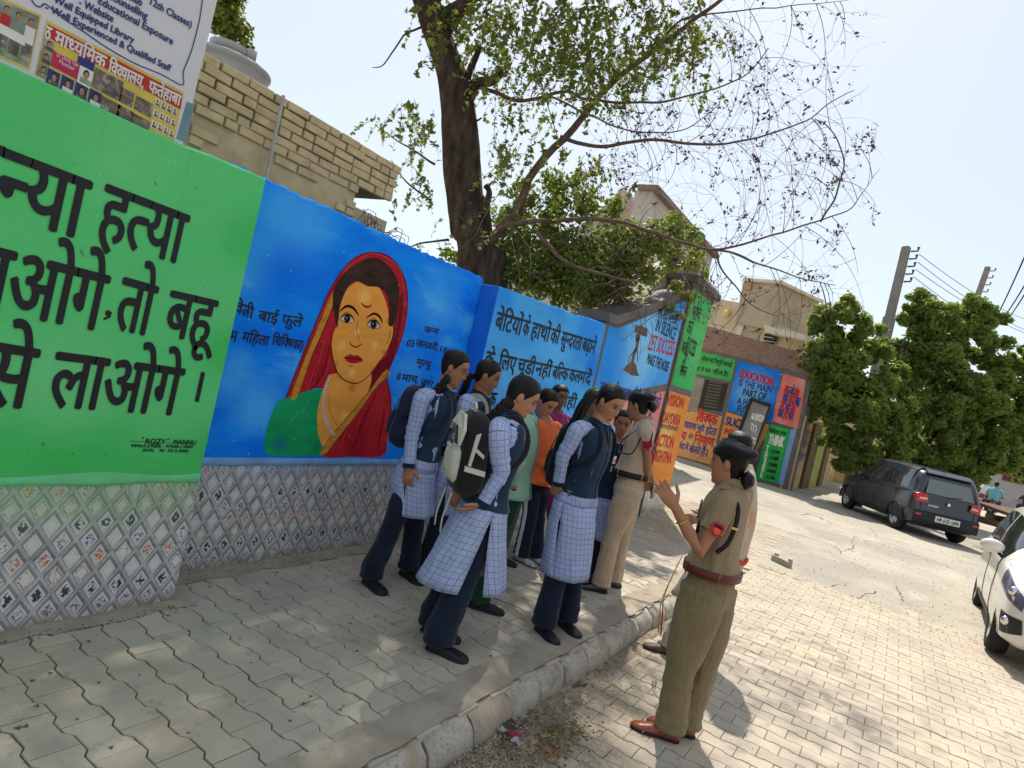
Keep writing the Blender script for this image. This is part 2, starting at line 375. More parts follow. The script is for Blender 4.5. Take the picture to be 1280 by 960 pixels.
mb = MB(); mb.grid([[(-1.56, y, -.02), (-1.42, y, -.055), (-1.392, y, -.17)] for y in np.linspace(-.5, 7, 20)], m_joint); mb.build('kerb_joint_fill', kerb)
# street pavers
W2, D2 = .193, .130; spots = []
for j in range(-6, int(10/D2)):
    y = 4.45+(j-36)*D2
    for i in range(0, 62):
        x = -1.40+i*W2+(0 if j % 2 else W2/2)
        lim = 8.96
        if y > lim or y < 1.2 or x > 8: continue
        s = seen(x, y, -.15, 200)
        if s == 0: continue
        spots.append((x, y, GZ(y)+random.gauss(0, .001), (random.gauss(0, .005), random.gauss(0, .005), random.gauss(0, .005)), s))
for j in range(0, 28):      # the same pavers carry on beside the gabled wall
    y = 8.9+j*D2
    for i in range(0, 10):
        x = -3.2+i*W2+(0 if j % 2 else W2/2)
        if x < -1.5: spots.append((x, y, GZ(y)+.004, (0, 0, 0), .01))
me_r = paver_mesh('paver', W2, D2, .03, m_rpaver, .012)
lay(road, spots, me_r, 300)
mb = MB(); mb.grid([[(x, y, -.1595) for x in (-1.5, 2, 9)] for y in (0, 3, 6, 8.96)], m_joint); mb.build('sand_bed', road)
# dirt blown against the kerb, over the pavers
n = NT('loose_dirt', 1, .05); g = n.geo(); n.col(n.ramp(n.noise(14, 8, g, .75), [(.3, (.13, .105, .075)), (.5, (.31, .255, .185)), (.7, (.41, .35, .265))])); n.bump(n.noise(70, 8, g, .8), .8, .02); m_loose = n.m
def heap(name, cx, cy, rx, ry, h, z, m, seed=0, n=26, rings=9):
    mb = MB(); V = []
    for i in range(rings+1):
        t = i/rings; row = []
        for k in range(n):
            a = 2*math.pi*k/n; q = 1+.30*noise.noise((math.cos(a)*1.3+seed, math.sin(a)*1.3, seed)); x = cx+rx*t*q*math.cos(a); y = cy+ry*t*q*math.sin(a)
            row.append((x, y, z+h*(1-t*t)*(.65+.7*noise.noise((x*7, y*7, seed)))-(.012 if i == rings else 0)+.002))
        V.append(row)
    mb.grid(V, m, True); return mb.mesh(name, True)
for i, (cx, cy, rx, ry, h) in enumerate([(-1.24, 2.75, .17, .42, .018), (-1.27, 2.1, .14, .6, .02), (-1.30, 3.3, .10, .35, .014), (-1.32, 4.3, .06, .6, .010), (-1.34, 5.4, .045, .7, .008)]):
    tag(link('loose_dirt', heap('loose_dirt', cx, cy, rx, ry, h, -.15, m_loose, i*3.1), road), kind='stuff')
tag(link('loose_dirt', heap('loose_dirt', -1.0, 9.02, .6, .12, .014, -.15, m_loose, 9), road), kind='stuff')
mb = MB(); mb.grid([[(x, 8.80+.07*noise.noise((x*2.3, 1, 1)), -.1500), (x, 8.88+.04*noise.noise((x*3, 5, 1)), -.139), (x, 9.02+.06*noise.noise((x*2.1, 3, 1)), -.139), (x, 9.16+.12*noise.noise((x*1.7, 9, 1)), GZ(9.2)-.004)] for x in np.arange(-1.5, 9, .08)], mat('pale_dust', (.40, .345, .265), 1, .2, 9, .5, 60)); tag(mb.build('dust_drift', road, True), kind='stuff')
# cracks in the concrete: shallow dark slits laid as thin strips
m_crack = mat('crack_dirt', (.10, .085, .065), 1, .3, 30)
def crack(pts, w, n=60, jit=.05):
    w = w*.55
    P = smooth_path([onZ(x, y, -.14) for x, y in pts], n); mb = MB(); V = []
    for i, p in enumerate(P):
        d = P[min(i+1, n-1)]-P[max(i-1, 0)]; d[2] = 0; d /= np.linalg.norm(d)+1e-9; s = np.array([-d[1], d[0], 0]); q = np.array([jit*noise.noise((p[0]*9, p[1]*7, 2)), jit*2.2*noise.noise((p[0]*9, p[1]*7, 8)), 0]); ww = w*(.15+1.2*abs(noise.noise((p[0]*9, p[1]*9, 0))))*min(1, i/3+.2, (n-1-i)/3+.2)
        z = GZ(p[1])+.004; V.append([(p[0]-s[0]*ww+q[0], p[1]-s[1]*ww+q[1], z), (p[0]+s[0]*ww+q[0], p[1]+s[1]*ww+q[1], z)])
    mb.grid(V, m_crack); mb.build('crack', road)
def pz(P): return P
for pts, w in [([(998, 656), (1010, 656), (1028, 663), (1047, 671)], .045), ([(1051, 698), (1062, 694), (1063, 688), (1066, 683), (1075, 687), (1092, 690), (1113, 697), (1138, 707)], .022),
               ([(1035, 688), (1045, 694), (1052, 701)], .02), ([(1023, 739), (1042, 742), (1058, 746), (1070, 748), (1082, 744), (1096, 742)], .030), ([(1120, 738), (1124, 745), (1130, 754), (1142, 760)], .022),
               ([(1112, 694), (1135, 704), (1170, 716), (1215, 735)], .018), ([(952, 640), (975, 644), (1000, 652)], .03), ([(1080, 672), (1088, 678), (1093, 684)], .02), ([(1040, 735), (1041, 732), (1050, 733), (1060, 731)], .014), ([(940, 626), (985, 636), (1040, 652), (1100, 672)], .018)]: crack(pts, w)
# ------------------------------------------------------------------ murals on the street walls
def zm(x, y, ox, oy, k): return (ox+x/k, oy+y/k)
NX = np.array([1., 0, 0])
def blobmat(name, base, X, blobs, rough=.8, lo=None, sc=2.2, bump=.12, plane=None, hi=None):
    """airbrushed paint: flat tone, cloudy second tone, soft sprayed patches at fixed places on the wall"""
    n = NT(name, rough, .10); g = n.geo()
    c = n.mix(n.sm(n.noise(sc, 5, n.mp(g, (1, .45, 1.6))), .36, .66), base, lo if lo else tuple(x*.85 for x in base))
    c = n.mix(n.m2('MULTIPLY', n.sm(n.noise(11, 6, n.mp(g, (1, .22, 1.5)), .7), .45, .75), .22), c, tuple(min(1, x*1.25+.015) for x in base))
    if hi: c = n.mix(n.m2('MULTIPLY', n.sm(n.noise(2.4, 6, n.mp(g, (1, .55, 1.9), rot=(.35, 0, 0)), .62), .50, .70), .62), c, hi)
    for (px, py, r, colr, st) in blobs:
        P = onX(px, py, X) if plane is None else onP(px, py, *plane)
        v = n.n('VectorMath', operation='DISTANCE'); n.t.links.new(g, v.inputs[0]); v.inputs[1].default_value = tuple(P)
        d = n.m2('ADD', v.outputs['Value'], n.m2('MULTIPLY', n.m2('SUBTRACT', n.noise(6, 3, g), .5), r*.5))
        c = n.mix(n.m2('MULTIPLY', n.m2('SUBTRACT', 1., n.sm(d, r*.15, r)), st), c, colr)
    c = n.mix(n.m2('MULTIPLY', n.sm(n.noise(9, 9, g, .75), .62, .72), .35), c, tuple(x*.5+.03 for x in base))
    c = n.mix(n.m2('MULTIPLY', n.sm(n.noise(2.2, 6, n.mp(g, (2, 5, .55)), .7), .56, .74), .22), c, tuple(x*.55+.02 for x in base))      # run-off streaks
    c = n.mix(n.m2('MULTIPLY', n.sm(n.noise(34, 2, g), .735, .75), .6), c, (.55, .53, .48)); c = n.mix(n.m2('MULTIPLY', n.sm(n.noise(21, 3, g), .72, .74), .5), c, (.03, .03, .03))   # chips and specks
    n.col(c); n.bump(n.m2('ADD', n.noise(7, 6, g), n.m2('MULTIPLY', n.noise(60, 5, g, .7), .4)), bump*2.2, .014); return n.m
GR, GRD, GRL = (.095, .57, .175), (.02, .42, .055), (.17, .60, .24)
BL, BLD, BLL = (.006, .27, .95), (.001, .15, .85), (.10, .50, .97)
X1, X2, X3 = -3.06, -3.385, -3.2
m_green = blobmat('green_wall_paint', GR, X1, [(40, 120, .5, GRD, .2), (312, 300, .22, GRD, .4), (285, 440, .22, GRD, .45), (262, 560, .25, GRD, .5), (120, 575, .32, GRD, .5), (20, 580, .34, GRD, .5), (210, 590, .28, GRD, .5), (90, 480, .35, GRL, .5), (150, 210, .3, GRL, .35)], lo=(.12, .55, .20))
m_blue = blobmat('blue_wall_paint', BL, X2, [(370, 270, .45, BLL, .45), (310, 330, .3, BLL, .35), (325, 510, .26, BLL, .6), (290, 470, .22, BLL, .5), (550, 380, .4, BLL, .4), (355, 345, .3, BLD, .6), (320, 568, .2, BLD, .8), (385, 470, .22, BLL, .6), (510, 470, .3, BLL, .3)], hi=BLL, lo=(.002, .18, .88), sc=3.4)
m_blue2 = blobmat('pale_blue_wall_paint', (.075, .42, .93), X3, [(630, 370, .3, (.01, .22, .80), .6), (740, 410, .6, (.01, .24, .82), .7), (700, 385, .3, (.02, .26, .84), .6), (640, 480, .5, (.15, .54, .96), .7), (690, 440, .5, (.12, .50, .96), .5), (740, 460, .35, (.005, .17, .80), .7)])
m_blue3 = mat('blue_return_paint', (.008, .16, .66), .6, .15, 3, .15, 60)
# dado tiles: printed lozenges with small motifs
def tilemat(name, over, zt):
    n = NT(name, .28, .5); g = n.geo(); s = n.n('SeparateXYZ'); n.t.links.new(g, s.inputs[0]); y, z = s.outputs[1], s.outputs[2]
    a = n.m2('DIVIDE', y, .114); b = n.m2('DIVIDE', n.m2('ADD', z, .007), .160)
    p = n.m2('ADD', a, b); q = n.m2('SUBTRACT', a, b); pi, qi = n.m2('FLOOR', p), n.m2('FLOOR', q)
    fx = n.m2('SUBTRACT', n.m2('FRACT', p), .5); fy = n.m2('SUBTRACT', n.m2('FRACT', q), .5)
    cheb = n.m2('MAXIMUM', n.m2('ABSOLUTE', fx), n.m2('ABSOLUTE', fy))
    lx, ly = n.m2('ABSOLUTE', n.m2('ADD', fx, .05)), n.m2('ABSOLUTE', n.m2('SUBTRACT', fy, .05)); ch2 = n.m2('MAXIMUM', lx, ly)
    cv = n.n('CombineXYZ'); n.put(cv.inputs[0], pi); n.put(cv.inputs[1], qi)
    wn = n.n('TexWhiteNoise', noise_dimensions='2D'); n.t.links.new(cv.outputs[0], wn.inputs[0]); rnd = wn.outputs[0]
    marble = n.ramp(n.noise(9, 8, g, .7), [(.3, (.24, .24, .235)), (.5, (.41, .405, .40)), (.7, (.60, .59, .58))])
    # each lozenge: grey border, dark drop side, pale inner field
    dark = n.mix(.6, marble, (.08, .08, .08)); pale = n.mix(.6, marble, (.74, .73, .70))
    c = n.mix(n.m2('MULTIPLY', n.m2('LESS_THAN', cheb, .42), n.sm(n.m2('SUBTRACT', fx, fy), -.75, -.1)), marble, dark); c = n.mix(n.m2('LESS_THAN', ch2, .33), c, pale)
    c = n.mix(n.m2('MULTIPLY', n.m2('LESS_THAN', n.m2('ABSOLUTE', n.m2('SUBTRACT', ch2, .24)), .012), .6), c, (.25, .24, .24))
    squig = n.sm(n.noise(95, 3, g, .6), .47, .53); blot = n.sm(n.noise(60, 2, g), .42, .5)
    par = n.m2('ADD', pi, n.m2('MULTIPLY', qi, 3)); md = n.m2('MODULO', n.m2('ADD', n.m2('MULTIPLY', par, 1), 4000), 4)
    inner = n.m2('LESS_THAN', ch2, .22)
    for k, colr, msk in ((0, (.50, .115, .03), squig), (1, (.16, .11, .27), squig), (2, (.035, .045, .085), blot), (3, (.38, .25, .13), n.m2('MULTIPLY', squig, n.m2('GREATER_THAN', ch2, .2)))):
        on = n.m2('LESS_THAN', n.m2('ABSOLUTE', n.m2('SUBTRACT', md, float(k))), .5); on = n.m2('MULTIPLY', on, n.m2('GREATER_THAN', rnd, .22 if k < 3 else .3))
        c = n.mix(n.m2('MULTIPLY', n.m2('MULTIPLY', on, msk), inner if k < 3 else n.m2('LESS_THAN', ch2, .3)), c, colr)
    if over:   # paint sprayed over the top of the tiles
        f = n.m2('MULTIPLY', n.sm(n.m2('ADD', z, n.m2('MULTIPLY', n.m2('SUBTRACT', n.noise(3, 4, g), .5), .18)), zt-.34, zt+.02), .55); c = n.mix(f, c, over)
    f = n.m2('MULTIPLY', n.m2('SUBTRACT', 1., n.sm(z, -.02, .10)), n.sm(n.noise(8, 6, g, .7), .35, .6)); c = n.mix(f, c, (.22, .18, .135)); n.col(c)
    n.bump(n.m2('ADD', n.sm(ch2, .42, .30), n.m2('MULTIPLY', n.noise(30, 3, g), .5)), .6, .004); return n.m
m_tile1 = tilemat('dado_tile_green_tint', (.16, .40, .16), .66); m_tile2 = tilemat('dado_tile', (.10, .25, .5), .78)
m_grout = mat('tile_grout', (.33, .31, .28), .95, .15, 20, .3, 80)
m_plast = mat('rough_plaster', (.40, .345, .26), .95, .18, 5, .5, 35)
def wall_block(mb, x0, x1, y0, y1, zb, zt0, zt1, m, n=14, jit=.006):
    """street wall running along Y with a slightly uneven top"""
    ys = np.linspace(y0, y1, n); top = [zt0+(zt1-zt0)*i/(n-1)+(jit*1.6*(noise.noise((y0+i*.13*(y1-y0)*8/n, 5, y0))+.8*noise.noise((i*.9, y0*3, 2)))-(jit*1.8 if noise.noise((i*.31, 9, y0)) > .33 else 0) if 0 < i < n-1 else 0) for i in range(n)]
    F = [[(x1, y, zb) for y in ys], [(x1, y, t-.012) for y, t in zip(ys, top)], [(x1-.012, y, t) for y, t in zip(ys, top)], [(x0, y, t) for y, t in zip(ys, top)], [(x0, y, zb) for y in ys]]
    mb.grid(np.array(F), m); mb.add([F[i][0] for i in range(5)], [tuple(range(5))], m); mb.add([F[i][-1] for i in range(5)], [tuple(range(5))[::-1]], m)
def tiles(parent, X, y0, y1, z0, z1, m, tw=.30, th=.335, zf=None):
    ny = max(1, round((y1-y0)/tw)); nz = max(1, round((z1-z0)/th)); dy = (y1-y0)/ny; dz = (z1-z0)/nz
    me = MB().box((0, 0, 0), (.008, dy-.0018, dz-.0018), m).mesh('tile')
    for i in range(ny):
        for j in range(nz):
            o = bpy.data.objects.new('tile', me); COL.objects.link(o); o.parent = parent; o.matrix_parent_inverse = parent_inv(parent)
            o.location = (X+random.gauss(0, .0006), y0+dy*(i+.5), z0+dz*(j+.5)+(zf(y0+dy*(i+.5)) if zf else 0)); o.rotation_euler = (0, random.gauss(0, .002), random.gauss(0, .002))
# --- green wall
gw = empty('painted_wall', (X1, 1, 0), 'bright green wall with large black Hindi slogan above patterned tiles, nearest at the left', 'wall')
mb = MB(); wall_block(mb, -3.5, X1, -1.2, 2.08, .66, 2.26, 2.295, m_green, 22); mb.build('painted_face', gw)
mb = MB(); mb.box((-3.285, .44, .30), (.43, 3.275, .72), m_grout); mb.build('wall_base', gw)
tiles(gw, X1, -1.2, 2.08, -.01, .655, m_tile1); 
mb = MB(); mb.box((-3.245, 2.085, .325), (.37, .006, .64), m_tile2); mb.build('end_tile', gw)
mb = MB(); mb.grid([[(X1+.002, y, .70+.01*math.sin(y*9)), (X1+.012, y, .672+.008*math.sin(y*7)), (X1+.011, y, .652+.006*math.sin(y*11)), (X1-.002, y, .645)] for y in np.linspace(-1.2, 2.078, 40)], mat('pale_green_paint', (.13, .50, .22), .6, .12, 6, .2)); mb.build('paint_ledge', gw, True)
m_black = mat('black_sign_paint', (.012, .012, .014), .55, .3, 20)
def hgt(a, b, X): return float(abs(onX(*a, X)[2]-onX(*b, X)[2]))
mb = MB(); z2 = lambda x, y: zm(x, y, 0, 180, 3.691); z3 = lambda x, y: zm(x, y, 0, 400, 3.691)
G1 = [('क', (-52, 166), (4.5, 188), .235), ('न~या', (3.5, 188.5), (112.4, 230), .235), ('हत~या', z2(490, 196), z2(868, 340), .225),
      ('ाओगे', (-3, 313), z2(500, 620), .235), ('तो', z2(570, 625), z2(724, 668), .225), ('बहू', z2(790, 685), z2(1000, 733), .21),
      ('से', (-14, 430), z3(174, 148), .24), ('लाओगे', z3(262, 158), z3(846, 235), .225)]
for s, a, b, h in G1: lettering(mb, s, onX(*a, X1), onX(*b, X1), h, m_black, NX, .0035, bold=.0052)
flat(mb, [onX(*z2(*p), X1) for p in ((498, 765), (515, 775), (508, 800), (480, 812), (474, 803), (492, 795), (484, 785), (486, 770))], NX, m_black, .0035)
flat(mb, [onX(*z3(*p), X1) for p in ((927, 237), (945, 243), (915, 380), (897, 373))], NX, m_black, .0035)
for s, a, b, h in [('ROZY', z3(672, 545), z3(765, 548), .028), ('MANNU', z3(800, 550), z3(905, 553), .024), ('99963-27006 - 97290-12009', z3(605, 572), z3(890, 578), .014), ('ANIL   90  33-3-2005', z3(657, 592), z3(870, 597), .014), ('"', z3(655, 540), z3(663, 541), .02), ('"', z3(770, 545), z3(778, 546), .02)]:
    lettering(mb, s, onX(*a, X1), onX(*b, X1), h, m_black, NX, .0035, latin=True, bold=.0007)
flat(mb, [onX(*z3(*p), X1) for p in ((598, 557), (900, 571), (900, 573), (598, 559))], NX, m_black, .0033)
mb.build('lettering', gw)
# --- blue wall with the portrait
bw = empty('painted_wall', (X2, 3.3, 0), 'blue wall with painted portrait of a woman in a red sari', 'wall')
mb = MB(); wall_block(mb, -3.7, X2, 2.081, 4.6, .66, 2.375, 2.345, m_blue, 90, .013); mb.build('painted_face', bw)
mb = MB(); mb.box((-3.545, 3.345, .30), (.30, 2.52, .72), m_grout); mb.build('wall_base', bw)
tiles(bw, X2, 2.09, 4.6, -.01, .655, m_tile2)
mb = MB(); mb.grid([[(X2+.002, y, .70), (X2+.010, y, .676+.004*math.sin(y*9)), (X2+.010, y, .652+.003*math.sin(y*17)), (X2-.002, y, .645)] for y in np.linspace(2.085, 4.6, 30)], mat('pale_blue_ledge_paint', (.16, .33, .60), .6, .2, 8, .2)); mb.build('paint_ledge', bw, True)
# portrait, built up in coats of paint a millimetre apart
pc = {}
def paint(name, c, var=.14, sc=9, blobs=None, lo=None): pc[name] = blobmat('portrait_'+name, c, X2, blobs or [], lo=lo or tuple(x*(1-var) for x in c), sc=sc, bump=.06); return pc[name]
m_red = paint('red', (.52, .018, .03), .25, 7, [(400, 470, .13, (.28, .006, .02), .7), (445, 560, .15, (.30, .006, .02), .7), (430, 330, .1, (.62, .06, .08), .6), (490, 430, .08, (.40, .008, .03), .6)])
m_redl = paint('red_light', (.62, .10, .12)); m_redd = paint('red_dark', (.20, .006, .014))
m_gold = paint('gold', (.62, .27, .035), .3, 18); m_pgreen = paint('green', (.008, .34, .12), .2, 5, [(350, 555, .09, (.01, .17, .22), .8), (345, 505, .05, (.02, .30, .40), .5), (395, 560, .07, (.004, .20, .07), .7)])
m_hair = paint('hair', (.050, .024, .018), .35, 16); m_ln = paint('line', (.022, .008, .006)); m_lip = paint('lip', (.42, .01, .03), .3, 14)
sk = (.84, .34, .060)
m_pskin = paint('skin', sk, .12, 6, [(455, 372, .10, (.95, .52, .16), .7), (446, 415, .036, (.93, .66, .30), .6), (427, 432, .065, (.88, .50, .14), .55), (468, 432, .055, (.90, .52, .14), .7), (440, 466, .05, (.92, .60, .24), .55), (417, 410, .040, (.50, .17, .02), .7), (486, 400, .045, (.46, .15, .02), .7), (420, 455, .035, (.50, .17, .02), .6), (456, 420, .018, (.58, .24, .04), .6), (434, 388, .018, (.60, .27, .05), .5), (467, 395, .018, (.60, .27, .05), .5), (440, 477, .03, (.55, .19, .03), .5), (475, 455, .03, (.46, .15, .02), .6), (467, 462, .05, (.58, .21, .03), .6), (424, 470, .05, (.60, .22, .03), .6), (440, 485, .06, (.50, .17, .025), .75), (430, 520, .06, (.84, .50, .15), .6)])
m_white = paint('white', (.62, .58, .54)); m_eye = paint('iris', (.03, .012, .008))
mb = MB()
def shp(pts, m, lift, n=None, k=6, closed=True):
    P = [onX(x, y, X2) for x, y in pts]
    if n: P = list(smooth_path(P+[P[0]] if closed else P, n))[:-1 if closed else None]
    flat(mb, P, NX, m, lift)
def line(pts, wd, m, lift, n=18, taper=True):
    P = smooth_path([onX(x, y, X2) for x, y in pts], n); V = []
    for i, p in enumerate(P):
        d = P[min(i+1, n-1)]-P[max(i-1, 0)]; d /= np.linalg.norm(d)+1e-9; s = np.cross(d, NX); q = wd*(math.sin(math.pi*(i+.6)/(n+.2))**.6 if taper else 1)/2
        V.append([p+s*q+NX*lift, p-s*q+NX*lift])
    mb.grid(V, m)
a6 = lambda x, y: zm(x, y, 260, 360, 3.691); a5 = lambda x, y: zm(x, y, 220, 180, 3.691)
sari = [(357, 498), (366, 474), (379, 441), (396, 400), (410, 367), (426, 340), (444, 322), (464, 315.5), (483, 319), (498, 333), (507, 354), (509, 380), (506, 405), (499, 430), (490, 452), (483, 470), (488, 496), (488, 523), (484, 548), (479, 569.5), (440, 571), (401, 568.5), (404, 530), (403, 486), (370, 494)]
shp(sari, m_red, .0015, 90); line(sari[:18], .009, m_redd, .0048, 60, False)
shp([(346, 501), (368, 494), (404, 486), (400, 511), (397, 533), (403.6, 555), (401, 568), (366, 570), (334, 568), (331, 549), (338, 522)], m_pgreen, .0022, 50)
shp([a6(*p) for p in ((578, 15), (570, 90), (520, 215), (470, 330), (415, 492), (380, 503), (440, 335), (500, 190), (560, 45))], m_gold, .0026, 40)
line([a6(*p) for p in ((582, 15), (573, 90), (523, 215), (473, 330), (417, 492))], .006, m_redd, .0030); line([a6(*p) for p in ((560, 45), (500, 190), (440, 335), (380, 503))], .006, m_redd, .0030)
# neck and chest
shp([a6(*p) for p in ((555, 400), (740, 380), (738, 480), (690, 560), (600, 665), (540, 735), (515, 700), (503, 640), (505, 560), (528, 470))], m_pskin, .0030, 50)
shp([a6(*p) for p in ((742, 380), (790, 340), (830, 300), (860, 180), (880, 60), (905, 20), (900, 140), (870, 270), (835, 370), (790, 420), (738, 482))], m_redd, .0028, 40)
shp([a6(*p) for p in ((825, 373), (838, 398), (770, 465), (700, 565), (620, 665), (550, 755), (513, 766), (560, 690), (640, 598), (730, 490), (790, 408))], m_gold, .0034, 50)
for q in (((825, 373), (790, 408), (730, 490), (640, 598), (560, 690), (513, 766)), ((838, 398), (770, 465), (700, 565), (620, 665), (550, 755))): line([a6(*p) for p in q], .006, m_redd, .0038)
# face
face = [a5(*p) for p in ((830, 635), (790, 665), (758, 740), (745, 830), (728, 860))]+[a6(*p) for p in ((568, 270), (580, 345), (602, 400), (640, 430), (690, 436), (740, 402), (790, 335), (822, 290), (848, 225), (852, 178), (836, 165), (828, 100), (812, 45))]+[a5(*p) for p in ((930, 655), (880, 640))]
shp(face, m_pskin, .0036, 90); line([a6(*p) for p in ((566, 190), (568, 270), (580, 345), (602, 400), (640, 430), (690, 438), (740, 404), (790, 337), (824, 290))], .0075, m_ln, .0044, 40)
line([a6(*p) for p in ((850, 176), (856, 200), (848, 240), (832, 280), (812, 300))], .006, m_ln, .0045); line([a6(*p) for p in ((838, 190), (836, 220), (820, 262))], .006, m_ln, .0045)
hair = [a5(*p) for p in ((722, 700), (728, 780), (742, 845), (748, 800), (756, 740), (790, 660), (832, 632), (880, 655), (930, 660), (968, 690), (985, 760), (978, 832), (1003, 832), (1024, 745), (1026, 650), (992, 575), (932, 528), (870, 532), (790, 582), (740, 640))]
shp(hair, m_hair, .0042, 80)
for k in range(5): line([a5(868+k*3, 540+k*12), a5(815+k*4, 572+k*13), a5(768+k*4, 640+k*9)], .0022, paint('hair_l%d' % k, (.16, .10, .075)) if k == 0 else bpy.data.materials['portrait_hair_l0'], .0046)
for k in range(5): line([a5(890+k*2, 540+k*13), a5(955-k*3, 572+k*14), a5(1000-k*5, 650+k*10)], .0022, bpy.data.materials['portrait_hair_l0'], .0046)
# features
line([a6(*p) for p in ((606, 108), (636, 84), (668, 92), (693, 125))], .020, m_ln, .0050); line([a6(*p) for p in ((728, 138), (762, 118), (790, 132), (803, 162))], .019, m_ln, .0050)
for cx, cy, w_, t in ((640, 143, 34, .12), (762, 170, 31, .16)):
    P = [(cx-w_, cy-2), (cx-w_*.5, cy-17), (cx, cy-22), (cx+w_*.55, cy-13), (cx+w_, cy+8), (cx+w_*.4, cy+17), (cx-w_*.3, cy+14)]
    shp([a6(*p) for p in P], m_white, .0046, 26); line([a6(*p) for p in P[:5]], .011, m_ln, .0056, 20); line([a6(*p) for p in (P[4], P[5], P[6], P[0])], .005, m_ln, .0056, 16)
    shp([a6(cx+15*math.cos(a), cy-2+18*math.sin(a)) for a in np.linspace(0, 2*math.pi, 14)[:-1]], m_eye, .0052); shp([a6(cx-3+3*math.cos(a), cy-5+3*math.sin(a)) for a in np.linspace(0, 2*math.pi, 8)[:-1]], m_white, .0060)
    line([a6(cx-w_*.8, cy-14), a6(cx, cy-32), a6(cx+w_*.9, cy-6)], .004, m_ln, .0050)
line([a6(*p) for p in ((704, 68), (722, 84), (740, 86), (753, 76))], .016, m_lip, .0050)
line([a6(*p) for p in ((690, 150), (684, 200), (700, 245))], .004, pc['red_dark'], .0048); line([a6(*p) for p in ((651, 243), (660, 262), (684, 272), (704, 258), (708, 262))], .008, m_ln, .0050)
shp([a6(*p) for p in ((625, 320), (655, 305), (672, 312), (690, 310), (713, 333), (690, 344), (660, 347), (640, 338))], m_lip, .0048, 28); line([a6(*p) for p in ((622, 319), (655, 324), (690, 328), (715, 332))], .006, m_ln, .0054)
line([a6(645, 355), a6(658, 360), a6(668, 356)], .005, m_ln, .0050)
for i, p in enumerate(smooth_path([a6(*q) for q in ((562, 415), (540, 465), (532, 520), (534, 575), (545, 620), (560, 650), (578, 675))], 24)):
    r = 1.9; shp([(p[0]+r*math.cos(a), p[1]+r*math.sin(a)) for a in np.linspace(0, 2*math.pi, 9)[:-1]], m_white, .0046+(i % 2)*.0004); shp([(p[0]+.6+.7*math.cos(a), p[1]+.6+.7*math.sin(a)) for a in np.linspace(0, 2*math.pi, 6)[:-1]], pc['hair'], .0054)
line([a6(*p) for p in ((556, 480), (560, 560), (580, 610), (603, 640))], .008, m_gold, .0046)
shp([a6(808+7*math.cos(a), 293+9*math.sin(a)) for a in np.linspace(0, 2*math.pi, 10)[:-1]], m_gold, .0052)
for q in [((500, 330), (470, 430), (440, 480)), ((545, 200), (520, 300), (490, 420)), ((556, 330), (540, 400), (500, 455)), ((900, 40), (895, 140), (872, 240)), ((880, 60), (868, 180), (850, 260)), ((640, 640), (620, 700), (590, 750)), ((700, 600), (680, 680), (640, 750)), ((760, 600), (745, 680), (720, 730)), ((790, 520), (770, 600), (755, 660)), ((820, 470), (800, 540), (790, 600)), ((700, 690), (690, 740), (670, 760)), ((600, 700), (580, 735), (560, 760)), ((440, 560), (400, 590), (370, 640)), ((480, 500), (450, 540), (430, 600))]: line([a6(*p) for p in q], .004, m_redl if q[0][0] not in (440, 480) else pc.get('gl') or pc.setdefault('gl', paint('green_light', (.12, .50, .28))), .0040)
for q in [((520, 400), (500, 440), (470, 475)), ((560, 260), (545, 340), (525, 400)), ((780, 470), (740, 560), (690, 700)), ((730, 560), (700, 640), (660, 740)), ((815, 560), (800, 650), (780, 740))]: line([a6(*p) for p in q], .010, m_redd, .0038)
for q in [((830, 540), (900, 505), (980, 530), (1035, 590), (1050, 700), (1046, 760)), ((745, 650), (680, 760), (640, 860))]: line([a5(*p) for p in q], .006, m_redl, .0040, 40)
mb.build('portrait', bw)
mb = MB(); z5 = a5; z6 = a6
T2 = [('वेTी', z5(278, 728), z5(360, 760), .062), ('बाई', z5(385, 770), z5(474, 786), .058), ('फुले', z5(493, 788), z5(586, 803), .058), ('म', z5(255, 862), z5(286, 868), .058), ('जन~म', z6(1000, 178), z6(1066, 190), .045), ('जनवरी', z6(963, 240), z6(1060, 262), .05), ('मृत~यु', z6(965, 326), z6(1030, 342), .048)]
for s, a, b, h in T2:
    if a: lettering(mb, s, onX(*a, X2), onX(*b, X2), h, m_black, NX, .003, bold=.0014)
lettering(mb, 'मिहला', onX(*z5(310, 868), X2), onX(*z5(432, 890), X2), .055, m_black, NX, .003, bold=.0014)
lettering(mb, 'िशिक~षका)', onX(*z5(450, 884), X2), onX(*z5(592, 912), X2), .055, m_black, NX, .003, bold=.0014)
lettering(mb, 'माचR', onX(*z6(898, 398), X2), onX(*z6(968, 408), X2), .052, m_black, NX, .003, bold=.0014)
for s, a, b, h in [('03', z6(920, 235), z6(953, 240), .055), (',1831', z6(1060, 262), z6(1135, 285), .05), ('10', z6(872, 388), z6(890, 391), .055), (', 1897', z6(968, 408), z6(1040, 430), .05)]: lettering(mb, s, onX(*a, X2), onX(*b, X2), h, m_black, NX, .003, latin=True, bold=.001)
mb.build('lettering', bw)
